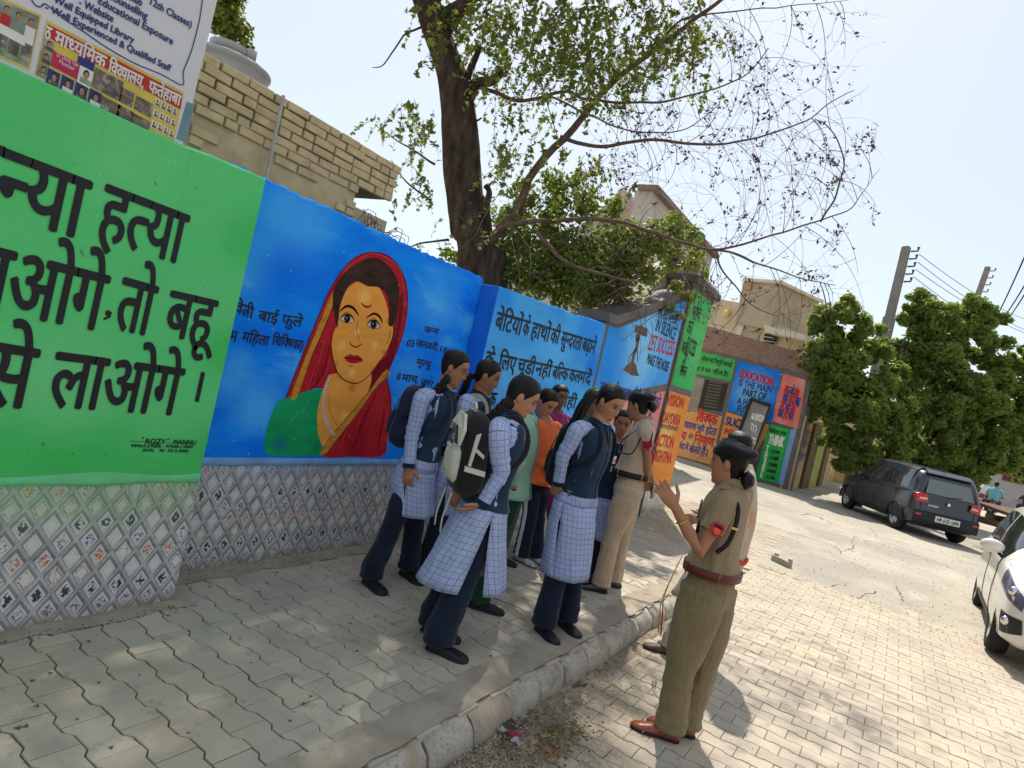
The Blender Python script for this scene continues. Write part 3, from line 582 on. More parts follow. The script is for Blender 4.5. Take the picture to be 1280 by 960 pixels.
# --- paler blue wall that steps forward
lw = empty('painted_wall', (X3, 5.8, 0), 'pale blue wall with black Hindi slogan behind the schoolgirls', 'wall')
mb = MB(); wall_block(mb, -3.55, X3, 4.601, 6.925, -.1, 2.305, 2.41, m_blue2, 16, .007); mb.build('painted_face', lw)
mb = MB(); mb.box((-3.29, 4.594, 1.48), (.178, .012, 1.63), m_blue3); mb.build('return_face', lw)
mb = MB(); mb.box((-3.30, 5.765, .32), (.216, 2.31, .68), m_grout); mb.build('wall_base', lw); tiles(lw, X3+.0045, 4.606, 6.92, -.02, .655, m_tile2)
mb = MB(); c5 = lambda x, y: zm(x, y, 560, 320, 4.)
for s, a, b, h in [('बेिटयों', (248, 283), (378, 320), .145), ('के', (384, 322), (413, 331), .135), ('हाथों', (426, 334), (516, 362), .14), ('की', (522, 364), (563, 377), .14), ('सुन~दरता', (574, 380), (674, 410), .14), ('बढ़ाने', (680, 412), (743, 430), .14),
                   ('के', (194, 478), (236, 488), .125), ('िलए', (262, 494), (346, 512), .125), ('चूडी', (355, 515), (441, 532), .125), ('नहीं', (445, 534), (522, 549), .125), ('बिल~क', (530, 552), (606, 567), .125), ('कलम', (612, 568), (690, 584), .125), ('दें', (693, 585), (720, 590), .125), ('एक', (188, 684), (246, 688), .12), ('नहीं', (568, 700), (646, 712), .12)]:
    lettering(mb, s, onX(*c5(*a), X3), onX(*c5(*b), X3), h, m_black, NX, .003, bold=.0042)
mb.build('lettering', lw)
# --- gabled wall with stepped panels, and its green and orange end pillar
m_grey = mat('grey_band_paint', (.135, .12, .115), .8, .2, 5, .3, 50)
gb = empty('gabled_wall', (X3, 8.5, 0), 'wall with sloping top, blue panel of a figure lifting a slab and pink panel below', 'wall')
P3 = lambda x, y, z=0: onX(x, y, X3)
y0, y1 = 6.93, 9.62
out = [(y0, -.2), (y1, -.2), (y1, 3.34), (7.22, 2.44), (y0, 2.44)]
mb = MB(); mb.prism([(X3-.001, y, z) for y, z in out], (-.30, 0, 0), m_grey); mb.build('wall_body', gb)
mb = MB(); mb.prism([(X3+.03, y, z) for y, z in [(7.15, 2.44), (y1, 3.35), (y1, 3.47), (7.13, 2.55), (6.9, 2.55), (6.9, 2.44)]], (-.42, 0, 0), m_grey); mb.build('coping', gb)
m_gblue = blobmat('gable_blue_paint', (.03, .30, .86), X3, [(805, 430, 1.1, (.24, .60, .95), .9), (840, 450, .9, (.20, .56, .93), .7), (850, 390, .5, (.06, .32, .85), .5), (770, 450, .5, (.02, .25, .8), .4), (830, 470, .5, (.02, .25, .8), .5)])
m_pink = blobmat('pink_panel_paint', (.68, .24, .22), X3, [(780, 500, .8, (.76, .38, .34), .7)]); m_orng = blobmat('orange_panel_paint', (.72, .27, .06), X3, [(830, 540, .6, (.78, .50, .17), .8)])
m_gpill = blobmat('pillar_green_paint', (.06, .44, .12), X3, [(870, 430, .8, (.12, .52, .17), .7)])
def panel(parent, X, ys, m, lift=.004, name='painted_panel'):
    mb = MB(); mb.prism([(X+lift, y, z) for y, z in ys], (-.0065, 0, 0), m); return mb.build(name, parent)
panel(gb, X3, [(6.99, 1.50), (9.54, 1.975), (9.54, 3.28), (7.25, 2.41), (7.0, 2.41)], m_gblue)
panel(gb, X3, [(6.99, .62), (9.54, .40), (9.54, 1.86), (6.99, 1.38)], m_pink)
tiles(gb, X3+.002, 6.94, 9.6, -.10, .38, m_tile2, .3, .24, lambda y: .0)
k1 = lambda x, y: onX(*zm(x, y, 720, 340, 6.856), X3)
mb = MB(); m_brn = mat('brown_mural_paint', (.13, .075, .055), .7, .3, 6)
flat(mb, [k1(*p) for p in ((398, 838), (430, 800), (465, 770), (490, 765), (515, 800), (522, 850), (540, 892), (470, 885), (440, 862))], NX, m_brn, .006)
flat(mb, [k1(*p) for p in ((510, 452), (560, 462), (612, 485), (604, 558), (555, 542), (520, 520), (494, 512))], NX, m_brn, .006)
for q, wd in ((((530, 560), (522, 620), (512, 660), (495, 700), (480, 770)), .09), (((528, 590), (535, 560), (545, 530)), .045), (((518, 600), (512, 560), (520, 530)), .045), (((512, 660), (488, 690), (460, 720), (445, 780)), .02), (((520, 650), (524, 700), (525, 770)), .02)):
    P = smooth_path([k1(*p) for p in q], 12); V = []
    for i, p in enumerate(P):
        d = P[min(i+1, 11)]-P[max(i-1, 0)]; d /= np.linalg.norm(d); s = np.cross(d, NX)*wd/2; V.append([p+s+NX*.007, p-s+NX*.007])
    mb.grid(V, m_brn)
mb.ball(k1(530, 545)+NX*.004, (.004, .05, .05), m_brn)
mb.build('painted_figure', gb)
m_sred = mat('red_sign_paint', (.50, .02, .025), .6, .3, 12); m_sblu = mat('blue_sign_paint', (.03, .05, .26), .6, .3, 12); m_swht = mat('white_sign_paint', (.75, .75, .72), .6, .2, 12)
mb = MB()
for s, a, b, h, m, bo in [('WORK HARD', (716, 272), (880, 338), .19, m_black, .004), ('IN SILENCE', (698, 385), (862, 480), .19, m_black, .004), ('LET SUCCESS', (640, 530), (852, 596), .22, m_sred, .005), ('MAKE THE NOISE', (618, 690), (800, 772), .15, m_black, .004)]:
    lettering(mb, s, k1(*a), k1(*b), h, m, NX, .006, latin=True, bold=bo, slant=.1)
q5 = lambda x, y: onX(*zm(x, y, 720, 440, 4.36), X3)
for s, a, b in [('समय', (135, 165), (200, 186), ), ('के', (206, 186), (232, 194)), ('आगर', (248, 196), (300, 212)), ('जैसे', (312, 215), (352, 228)), ('िकसीको', (380, 230), (462, 256)), ('है', (385, 355), (412, 362)), ('।', (418, 362), (424, 364))]:
    lettering(mb, s, q5(*a), q5(*b), .15, m_sblu, NX, .006, bold=.006)
mb.build('lettering', gb)
pl = empty('end_pillar', (X3, 10.2, 0), 'tall pillar painted green above and orange below, at the end of the gabled wall', 'pillar')
mb = MB(); mb.box((X3-.2, 10.21, 1.70), (.46, 1.18, 3.78), m_grey); mb.build('pillar_body', pl)
mb = MB(); mb.box((X3-.2, 10.23, 3.63), (.62, 1.42, .10), m_grey); mb.box((X3-.2, 10.23, 3.71), (.54, 1.3, .06), mat('pale_cement', (.42, .38, .33), .9, .2, 6, .3)); mb.build('capital', pl)
XP = X3+.032
panel(pl, XP, [(9.66, 1.98), (10.79, 1.98), (10.79, 3.50), (9.66, 3.50)], m_gpill); panel(pl, XP, [(9.66, .37), (10.79, .37), (10.79, 1.88), (9.66, 1.88)], m_orng)
mb = MB(); mb.box((X3-.2, 10.803, 1.9), (.45, .006, 3.2), m_orng); mb.build('side_paint', pl)
tiles(pl, XP, 9.63, 10.8, -.13, .34, m_tile2, .3, .24)
mb = MB(); kx = lambda x, y: onX(*zm(x, y, 740, 360, 3.693), XP)
for s, a, b, h in [('VISION', (352, 488), (428, 508), .17), ('DAYDREA', (330, 570), (412, 588), .165), ('ACTION', (300, 670), (382, 688), .19), ('NIGHTMA', (282, 742), (372, 762), .175)]: lettering(mb, s, kx(*a), kx(*b), h, m_sred, NX, .006, latin=True, bold=.009)
lettering(mb, 'करनाहैतोकरो', kx(318, 628), kx(396, 645), .06, m_brn, NX, .006, bold=.003)
for s, a, b, h in [('सोच', (470, 85), (505, 100), .2), ('का', (445, 155), (470, 160), .2), ('फल', (418, 250), (440, 255), .16), ('SUCCESS', (445, 220), (485, 250), .25), ('सफल', (410, 360), (440, 368), .15), ('ता', (425, 300), (440, 306), .3)]: lettering(mb, s, kx(*a), kx(*b), h, m_black, NX, .006, latin=s.isascii(), bold=.004)
mb.build('lettering', pl)
# --- far wall across the street end
A_, B_ = np.array([-6.9, 21.82]), np.array([-2.56, 19.94]); dAB = (B_-A_)/np.linalg.norm(B_-A_); NF = np.array([dAB[1], -dAB[0], 0])
if NF[1] > 0: NF = -NF
F = lambda x, y: onP(x, y, A_, B_)
fwall = empty('mural_wall', (-4.5, 20.9, .12), 'far wall of coloured slogan panels with a brick top, EDUCATION panel in blue', 'wall')
th = np.array([*(-NF[:2]*.3), 0])
a3 = np.array([*A_, 0]); b3 = np.array([*B_, 0]); up = np.array([0, 0, 1.])
mb = MB(); mb.prism([a3, b3, b3+up*3.48, a3+up*3.95], th, m_grey); mb.build('wall_body', fwall)
nb = NT('small_brick', .95, .1); g = nb.geo(); bt = nb.n('TexBrick'); nb.t.links.new(nb.mp(g, (1, 1, 1), rot=(math.pi/2, 0, 0)), bt.inputs[0]); bt.inputs['Scale'].default_value = 5; bt.inputs['Color1'].default_value = (.22, .12, .085, 1); bt.inputs['Color2'].default_value = (.30, .19, .14, 1); bt.inputs['Mortar'].default_value = (.30, .26, .22, 1); nb.col(bt.outputs[0]); nb.bump(bt.outputs[1], .4, .02)
mb = MB(); mb.prism([a3+up*3.951, b3+up*3.481, b3+up*4.02+NF*.0, a3+up*4.75], th*1.1, nb.m); mb.build('brick_top', fwall)
cz = lambda x, y: F(*zm(x, y, 860, 420, 6.856)); cy = lambda x, y: F(*zm(x, y, 840, 500, 5.818)); Z = np.array([0, 0, 0.])
def fpanel(pts, m, nm='painted_panel', lift=.01): mb = MB(); mb.prism([p+NF*lift for p in pts], -NF*.012, m); return mb.build(nm, fwall)
fm = lambda nme, c, c2: blobmat(nme, c, X3, [], lo=c2, sc=1.5)
fpanel([cz(60, 122), cz(408, 206), cz(370, 388), cz(20, 315)], fm('far_green', (.05, .40, .09), (.09, .47, .13)))
fpanel([cz(20, 340), cz(145, 366), cz(78, 655), cz(-60, 620)], fm('far_notice', (.30, .27, .23), (.22, .21, .19)))
fpanel([cz(150, 372), cz(345, 408), cz(290, 645), cz(85, 622)], mat('blackboard', (.035, .03, .028), .8, .3, 8))
fpanel([cz(95, 640), cz(295, 690), cy(282, 472), cy(-30, 385), cy(70, 90)], fm('far_tan', (.62, .27, .10), (.68, .38, .17)))
fpanel([cz(430, 214), cz(805, 302), cz(722, 745), cz(335, 638)], blobmat('far_blue', (.01, .20, .80), X3, [(940, 490, 1.0, (.2, .55, .9), .7)], plane=(A_, B_)))
fpanel([cz(330, 652), cz(715, 765), cy(520, 550), cy(310, 480)], fm('far_orange', (.72, .26, .05), (.76, .38, .12)))
fpanel([cz(820, 322), cz(1012, 378), cz(942, 795), cz(706, 728)], fm('far_pink', (.70, .17, .15), (.72, .32, .28)))
fpanel([cz(690, 755), cz(872, 802), cy(766, 604), cy(606, 575)], fm('far_think_green', (.025, .40, .07), (.04, .46, .10)))
fpanel([cz(880, 803), cz(930, 803), cy(808, 618), cy(770, 608)], fm('far_pale_blue', (.12, .33, .68), (.2, .4, .68)))
mb = MB(); ND = NF; m_notice = mat('dull_chalk', (.24, .21, .15), .8, .2, 9)
for s, a, b, h, m, lt, bo in [('EDUCATION', (455, 287), (742, 362), .24, m_sred, 1, .012), ('IS THE MAIN', (445, 368), (728, 432), .21, m_sblu, 1, .006), ('PART OF', (478, 448), (680, 492), .22, m_black, 1, .006), ('A HAPPY', (432, 525), (640, 572), .20, m_sblu, 1, .008), ('FUTURE', (430, 590), (610, 628), .20, m_black, 1, .006),
                          ('SUCCESS', (335, 690), (610, 752), .26, m_sblu, 1, .016), ('POSITIVE', (318, 790), (560, 842), .20, m_sred, 1, .012), ('MIND', (300, 862), (420, 890), .26, m_sred, 1, .016), ('from a', (405, 752), (500, 772), .10, m_brn, 1, .002),
                          ('THINK', (705, 838), (835, 868), .30, m_swht, 1, .014), ('Before you', (705, 780), (850, 812), .14, m_black, 1, .004),
                          ('जीवन', (118, 178), (190, 192), .12, m_black, 0, .003), ('को', (196, 194), (222, 200), .12, m_black, 0, .003), ('तैयारी', (230, 203), (300, 220), .12, m_black, 0, .003), ('करनाहै', (308, 222), (385, 240), .12, m_black, 0, .003), ('ा', (80, 168), (106, 174), .24, m_sred, 0, .01), ('खुद', (70, 258), (110, 268), .12, m_black, 0, .003), ('के', (118, 270), (140, 276), .12, m_black, 0, .003), ('साथ', (150, 278), (200, 290), .12, m_black, 0, .003), ('जीना', (215, 290), (300, 305), .13, m_black, 0, .003), ('है!', (310, 308), (350, 318), .12, m_black, 0, .003),
                          ('िशक~षक', (88, 650), (258, 690), .30, m_sred, 0, .012)]:
    lettering(mb, s, cz(*a), cz(*b), h, m, ND, .016, latin=bool(lt), bold=bo)
for s, a, b, h, m, bo in [('साधारण', (62, 148), (180, 178), .20, m_sblu, .008), ('नही', (188, 182), (240, 195), .17, m_sblu, .008), ('होता', (252, 196), (330, 214), .22, m_sblu, .008), ('लय', (40, 222), (108, 240), .26, m_sred, .012), ('और', (120, 248), (160, 258), .14, m_brn, .003), ('िनमाRण', (170, 252), (312, 286), .26, m_sred, .012), ('की', (20, 305), (45, 312), .18, m_sblu, .006), ('गोद', (52, 312), (95, 322), .18, m_sblu, .006), ('में', (100, 324), (122, 330), .18, m_sblu, .006), ('खेलते', (132, 334), (210, 350), .20, m_sblu, .008), ('हैं।', (220, 352), (270, 364), .22, m_sblu, .008)]:
    lettering(mb, s, cy(*a), cy(*b), h, m, ND, .016, bold=bo)
for i, ch in enumerate('THINK'): lettering(mb, ch, cy(694-10*i-2, 328+46*i), cy(694-10*i+16, 332+46*i), .22, m_swht, ND, .016, latin=True, bold=.012)
for i, wd in enumerate(['- Is it true', '- Is it helpful', '- Is it inspiring', '- Is it necessary', '- Is it kind']): lettering(mb, wd, cy(722-9*i, 352+46*i), cy(790-9*i, 362+47*i), .13, m_black, ND, .016, latin=True, bold=.004)
for r, (a, b) in enumerate([((838, 425), (965, 470)), ((822, 498), (975, 540)), ((800, 565), (930, 610)), ((785, 625), (915, 670))]):
    ws = [['एक', 'जो', 'हमेशा'], ['सीखने', 'की', 'चाह'], ['है', 'वही', 'जीत'], ['िशक~षा', 'ही', 'धन']][r]
    for j, s in enumerate(ws):
        t0, t1 = j/3, (j+.85)/3; A1 = (a[0]+(b[0]-a[0])*t0, a[1]+(b[1]-a[1])*t0); B1 = (a[0]+(b[0]-a[0])*t1, a[1]+(b[1]-a[1])*t1); lettering(mb, s, cz(*A1), cz(*B1), .22, m_sred if (j+r) % 2 == 0 else m_sblu, ND, .016, bold=.01)
for i in range(9): lettering(mb, 'िनयम सब के िलए'.replace(' ', 'क'), cz(185-i*6, 385+i*26), cz(300-i*6, 405+i*26), .045, m_notice, ND, .016, bold=.0)
mb.build('lettering', fwall)
# framed board leaning against the far wall
lb = empty('leaning_board', tuple(F(935, 592)+NF*.35), 'tall grey board in a black frame leaning on the far mural wall', 'board')
def lbp(x, y): t = (592-y)/92.; return F(x, y)+NF*(.35*(1-t)+.06)
c4 = [lbp(941, 499), lbp(965, 507.5), lbp(943, 596), lbp(917, 590)]
mb = MB(); mb.prism(c4, -NF*.05, mat('weathered_print', (.26, .26, .245), .8, .3, 3, .4, 20)); mb.build('board_face', lb)
mb = MB()
for i in range(4): mb.tube([c4[i]+NF*.02, c4[(i+1) % 4]+NF*.02], .055 if i in (3, 0) else .03, mat('black_frame', (.02, .02, .022), .6), 6)
mb.build('frame', lb)
mb = MB()
for s, a, b, h in [('NURSERY', (944, 516), (961, 521), .35), ('TO', (944, 530), (952, 533), .25), ('10TH', (942, 546), (955, 550), .3)]: lettering(mb, s, lbp(*a), lbp(*b), h, m_swht, NF, .03, latin=True, bold=.01)
mb.build('lettering', lb)
# ------------------------------------------------------------------ buildings, banner, poles behind the walls
m_obr = mat('cream_painted_brick', (.52, .41, .225), .95, .2, 7, .5, 40, c2=(.34, .26, .14), f2=.62, sc2=6)
m_gap = mat('dark_mortar_gap', (.19, .145, .085), 1, .3, 20)
XB = -4.5; ob = empty('brick_building', (XB, 3, 0), 'old cream painted brick building with overhanging corner behind the portrait wall', 'building')
mb = MB(); mb.box((XB-1.5, .95, 1.47), (3.0, 6.0, 2.94), mat('cream_plaster', (.50, .395, .225), .95, .2, 5, .6, 30, c2=(.27, .21, .13), f2=.6, sc2=5)); mb.build('plaster_wall', ob)
mb = MB(); mb.box((XB-1.48, 1.02, 3.08), (2.94, 6.6, .34), m_gap); mb.build('mortar_bed', ob)
mb = MB(); mb.box((XB-1.5, 2.2, 1.37), (2.9, 4.5, 2.74), mat('yellow_plaster', (.46, .385, .24), .9, .12, 4, .3, 30)); mb.build('lower_wall', ob)
bl = [MB().box((0, 0, 0), (.05, L_, .066), m_obr) for L_ in (.205, .10)]
bms = []
for L_ in (.205, .10):
    mb = MB(); c = .006; x0, x1, y0, y1, z0, z1 = -.03, .02, -L_/2, L_/2, -.031, .031
    mb.add([(x0, y0, z0), (x0, y1, z0), (x0, y1, z1), (x0, y0, z1), (x1-c, y0, z0), (x1-c, y1, z0), (x1-c, y1, z1), (x1-c, y0, z1), (x1, y0+c, z0+c), (x1, y1-c, z0+c), (x1, y1-c, z1-c), (x1, y0+c, z1-c)],
           [(0, 1, 5, 4), (1, 2, 6, 5), (2, 3, 7, 6), (3, 0, 4, 7), (4, 5, 9, 8), (5, 6, 10, 9), (6, 7, 11, 10), (7, 4, 8, 11), (8, 9, 10, 11)], m_obr); bms.append(mb.mesh('brick'))
z = 2.66; r = 0
while z < 3.23:
    y = 1.85+(r % 2)*.11+random.uniform(-.02, .02); end = 4.33 if z > 2.93 else 3.95
    while y < end:
        k = 0 if random.random() < .8 else 1; L_ = (.205, .10)[k]
        if z < 2.83 and (noise.noise((y*1.6, z*4, 3)) > -.05): y += L_+.018; continue
        if y+L_ > end+.02: k = 1; L_ = .10
        o = bpy.data.objects.new('brick', bms[k]); COL.objects.link(o); o.parent = ob; o.matrix_parent_inverse = parent_inv(ob)
        o.location = (XB+random.uniform(-.006, .012), y+L_/2, z+random.uniform(-.004, .004)); o.rotation_euler = (random.gauss(0, .015), random.gauss(0, .02), random.gauss(0, .02)); y += L_+random.uniform(.010, .022)
    z += .071; r += 1
mb = MB(); mb.tube([(XB+.07, 3.02, 2.2), (XB+.075, 3.0, 3.25)], .014, mat('grey_pipe', (.4, .38, .34), .5), 8); mb.build('conduit_pipe', ob)
mb = MB()
for i in range(12): a = random.uniform(3.9, 4.6); mb.tube(smooth_path([(XB+.1, 3.9+random.uniform(-.05, .3), 2.45), (XB+.15, a, 2.6+random.uniform(0, .15)), (XB+.1, a+random.uniform(-.1, .3), 2.42)], 6), .004, mat('dry_twig', (.13, .09, .06), .9), 3)
tag(mb.build('dry_creeper', ob), kind='stuff')
# water tank on the roof
wt = empty('water_tank', tuple(onD(285, 78, 6.4)), 'grey plastic water tank with ribbed lid on the brick roof', 'water tank'); c = np.array(wt.location)
mb = MB(); m_tank = mat('grey_plastic', (.38, .37, .36), .5, .1, 5)
P = []; 
for t, rr in [(-.6, .40), (-.36, .40), (-.34, .415), (-.31, .415), (-.29, .40), (-.20, .40), (-.18, .415), (-.15, .415), (-.13, .40), (-.05, .40), (-.03, .42), (.0, .42), (.02, .39), (.06, .28), (.08, .2)]: P.append((t, rr))
mb.tube([(c[0], c[1], c[2]+t-.02) for t, _ in P], [r_ for _, r_ in P], m_tank, 28); mb.build('tank_body', wt, True)
mb = MB(); mb.tube([(c[0], c[1], c[2]+.08), (c[0], c[1], c[2]+.15), (c[0], c[1], c[2]+.17)], [.2, .2, .14], m_tank, 20); mb.build('lid', wt, True)
mb = MB(); mb.tube([(c[0]+.2, c[1]+.1, c[2]+.07), (c[0]+.2, c[1]+.1, c[2]+.16)], .05, m_tank, 12); mb.build('inlet', wt, True)
# banner board over the green wall
XBN = -3.12; bn = empty('school_banner', (XBN, 1, 2.2), 'white printed school banner with photo strips standing on top of the green wall', 'banner')
e0, e1 = onX(228, 178, XBN), onX(271, 0, XBN); dz = (e1-e0); mb = MB()
yR0, yR1 = e0[1]-.0, e1[1]; k = (yR1-yR0)/(e1[2]-e0[2])
m_bw = mat('banner_vinyl', (.56, .565, .60), .45, .05, 2)
mb.prism([(XBN, -1.5, 2.15), (XBN, yR0-.0*k, 2.15), (XBN, yR0+k*1.5, 3.7), (XBN, -1.5, 3.7)], (-.03, 0, 0), m_bw); mb.build('board', bn)
mb = MB(); mb.tube([(XBN-.06, yR0-.03, 2.0), (XBN-.06, yR0+k*1.5-.03, 3.7)], .02, mat('frame_pipe', (.25, .25, .25), .5), 6); mb.tube([(XBN-.06, .2, 2.0), (XBN-.06, .2, 3.7)], .02, mat('frame_pipe', (.25, .25, .25), .5), 6); mb.build('frame', bn)
bz = lambda x, y: onX(*zm(x, y, 0, 0, 3.691), XBN)
m_byel = mat('banner_yellow', (.55, .43, .07), .45, .15, 9); m_bred = mat('banner_red', (.42, .02, .02), .45, .1, 5); m_bnavy = mat('banner_navy', (.02, .03, .16), .45, .1); m_bgr = mat('banner_green', (.03, .22, .10), .45)
m_pk = mat('banner_magenta', (.40, .015, .08), .45); m_ph = mat('photo_print', (.11, .10, .08), .5, .6, 30, 0, c2=(.35, .33, .27), f2=.52, sc2=24); m_ps = mat('print_skin', (.36, .17, .09), .5); m_pw = mat('print_white', (.62, .62, .6), .5, .1); m_pg = mat('print_grey_green', (.20, .24, .18), .5, .4, 20)
mb = MB()
flat(mb, [bz(*p) for p in ((215, 92), (848, 425), (802, 655), (160, 345))], NX, m_byel, .001); flat(mb, [bz(*p) for p in ((222, 112), (842, 436), (832, 505), (208, 165))], NX, m_bred, .002)
flat(mb, [bz(*p) for p in ((-60, -40), (190, 68), (135, 325), (-60, 240))], NX, m_byel, .001); flat(mb, [bz(*p) for p in ((-60, -25), (182, 76), (130, 312), (-60, 225))], NX, m_pg, .002)
m_te = mat('banner_teal', (.12, .22, .26), .45, .1); flat(mb, [bz(*p) for p in ((860, 470), (895, 480), (860, 660), (812, 640))], NX, m_te, .0009)
def rect(x0, y0, w_, h_, m, l, s=.53): flat(mb, [bz(x0, y0), bz(x0+w_, y0+w_*s), bz(x0+w_-h_*.2, y0+w_*s+h_), bz(x0-h_*.2, y0+h_)], NX, m, l)
def portr(x0, y0, w_, h_, bgm, clo, l=.003):
    rect(x0, y0, w_, h_, bgm, l); cx, cy = x0+w_*.45, y0+w_*.26+h_*.38; mk = lambda cx, cy, rx, ry: [bz(cx+rx*math.cos(a), cy+ry*math.sin(a)) for a in np.linspace(0, 2*math.pi, 11)[:-1]]
    flat(mb, mk(cx, cy-h_*.03, w_*.24, h_*.27), NX, m_black, l+.0006); flat(mb, mk(cx, cy+h_*.05, w_*.19, h_*.22), NX, m_ps, l+.001); rect(x0+w_*.02, y0+h_*.66, w_*.84, h_*.3, clo, l+.0004)
rect(245, 232, 180, 70, m_pk, .003); rect(362, 250, 76, 42, m_bnavy, .0032)
lettering(mb, 'Dr. Dhiraj Tayal', bz(262, 238), bz(362, 290), .018, m_pw, NX, .0036, latin=True); lettering(mb, 'Member', bz(272, 272), bz(345, 310), .016, m_pw, NX, .0036, latin=True)
portr(368, 300, 62, 78, m_pw, m_pg, .0036)
for i in range(4): portr(222+64*i, 312+31*i, 56, 78, m_bnavy, m_pw if i % 2 else m_ph)
for i in range(3): portr(205-14*i, 172+58*i, 46, 54, m_pg, m_ph)
for i, (x, y, a, b) in enumerate([(440, 310, 130, 90), (470, 440, 85, 62), (560, 400, 60, 66), (628, 440, 78, 62), (545, 480, 70, 60), (612, 520, 80, 50)]):
    rect(x, y, a, b, m_ph, .003)
    for j in range(5): q = [bz(x+a*(.12+.18*j)+4*math.cos(t)-b*.08, y+a*.53*(.12+.18*j)+b*.4+6*math.sin(t)) for t in np.linspace(0, 6.28, 7)[:-1]]; flat(mb, q, NX, m_ps, .0036)
for i in range(4):
    for j in range(3): portr(716+27*i-8*j, 452+14*i+50*j, 19, 34, m_pw, m_ph, .0034)
# two standing people on the left photograph, holding a cheque
for x, y, m1, m2 in ((5, 15, m_ps, m_bred), (60, 45, m_ps, m_pg), (118, 75, m_ps, m_pw)):
    rect(x, y+40, 45, 75, m2, .0030); rect(x-12, y+115, 45, 80, m_ph, .0028); flat(mb, [bz(x+24+11*math.cos(t), y+30+15*math.sin(t)) for t in np.linspace(0, 6.28, 10)[:-1]], NX, m_ps, .0034); flat(mb, [bz(x+24+13*math.cos(t), y+22+12*math.sin(t)) for t in np.linspace(0, 6.28, 10)[:-1]], NX, m_black, .0032)
rect(-5, 105, 125, 42, m_pw, .0038)
mb.build('photo_strip', bn)
mb = MB()
for s, a, b, h, m in [('ठ', (212, 122), (238, 134), .045, m_pw), ('माध~यिमक', (258, 146), (490, 266), .045, m_pw), ('िवद~यालय,', (505, 282), (668, 362), .045, m_pw), ('फतेहाबा', (690, 375), (835, 445), .045, m_pw)]: lettering(mb, s, bz(*a), bz(*b), h, m, NX, .0032, bold=.002)
for s, a, b, h in [('- Well Experienced & Qualified Staff', (212, 12), (790, 302), .028), ('- Well Equipped Library', (225, -38), (620, 170), .028), ('- Website', (368, -12), (525, 70), .031), ('Educational Exposure', (455, -20), (800, 176), .031), ('Counselling', (500, -45), (682, 58), .031), ('Club', (590, -42), (658, -3), .031), ('12th Classes)', (690, -16), (886, 98), .031)]:
    lettering(mb, s, bz(*a), bz(*b), h, m_bnavy, NX, .0032, latin=True, bold=.0012)
P = smooth_path([bz(*p) for p in ((130, -25), (160, 22), (185, 32), (205, 18), (235, 38), (300, 90), (390, 150), (500, 225), (620, 292), (735, 340), (800, 375), (835, 392), (847, 378), (845, 330), (880, 240), (915, 110), (930, 20), (935, -40))], 90); V = []
for i, p in enumerate(P):
    d = P[min(i+1, 89)]-P[max(i-1, 0)]; d /= np.linalg.norm(d)+1e-9; s = np.cross(d, NX)*.0024; V.append([p+s+NX*.0032, p-s+NX*.0032])
mb.grid(V, m_bnavy)
mb.build('lettering', bn)
# house with lattice end behind the bushes
hs = empty('house', (-8, 16, 0), 'grey and pinkish cement house behind the bushes', 'building')
m_hg = mat('grey_cement', (.50, .46, .40), .9, .15, 1.5, .2, 20); m_hp = mat('pinkish_plaster', (.56, .40, .37), .9, .12, 1.5, .2, 20); m_hc = mat('lattice_cream', (.50, .42, .29), .9, .1, 3)
mb = MB(); mb.box((-8.4, 16.6, 2.5), (4.4, 5.6, 5.0), m_hg); mb.build('wall', hs); mb = MB(); mb.box((-6.22, 16.6, 5.7), (.42, 5.6, 1.5), m_hg); mb.build('roof_wall', hs)
mb = MB(); mb.box((-6.10, 16.6, 6.50), (.5, 5.8, .12), mat('cornice_brown', (.24, .17, .15), .9)); mb.build('cornice', hs)
mb = MB(); mb.prism([(-7.0, 14.46, 5), (-7.0, 19, 5), (-7.0, 19, 6.68), (-7.0, 14.46, 6.68)], (-.2, 0, 0), m_hp); mb.prism([(-7.2, 14.5, 4.9), (-8.1, 14.5, 4.9), (-8.1, 14.5, 5.6), (-7.2, 14.5, 6.6)], (0, .6, 0), m_hg); mb.build('parapet_block', hs)
for j in range(12):
    mb = MB(); mb.box((-5.96, 16.4+j*.25, 4.9), (.08, .07, 1.7), m_hc); mb.build('lattice_bar', hs)
mb = MB(); mb.box((-5.97, 14.7, 5.2), (.06, .9, 1.1), m_hc); mb.build('window', hs)
rl = empty('ramp_roof', (-4.2, 9, 0), 'pale sloping cement slab showing above the gabled wall', 'roof')
q = [onX(*p, X3-.55) for p in ((745, 404), (772, 398), (800, 372), (835, 340), (872, 318), (852, 352), (812, 375), (772, 404))]
mb = MB(); mb.prism([onX(*p, X3-.40) for p in ((776, 396), (800, 378), (822, 352), (838, 338), (868, 328), (862, 358), (812, 384), (780, 404))], (-.5, 0, 0), mat('pale_slab', (.45, .40, .35), .9, .15, 3, .3)); mb.build('slab', rl)
# cream two-storey building across the street end
A2, B2 = A_+np.array([0, 6.0]), B_+np.array([0, 6.0]); F2 = lambda x, y, o=0: onP(x, y, A2+NF[:2]*o, B2+NF[:2]*o)
cb = empty('cream_building', (-6, 27, 0), 'cream two storey building with stair tower and dark red shutters above the far mural wall', 'building')
m_cr = mat('cream_wash', (.52, .425, .285), .9, .08, 1.2, .15, 20); m_cr2 = mat('tan_wash', (.40, .32, .21), .9, .15, 1.5, .2, 20); m_mar = mat('maroon_shutter', (.14, .022, .02), .6, .15, 6); m_tr = mat('pale_trim', (.60, .54, .42), .9, .1)
def blk(pts, dep, m, nm, off=0, par=cb): mb = MB(); mb.prism([F2(x, y, off) for x, y in pts], -NF*dep, m); return mb.build(nm, par)
blk([(894, 373), (928, 379), (948, 413), (967, 403), (1004, 418), (1030, 470), (1030, 500), (850, 500), (868, 373)], 4, m_cr, 'wall')
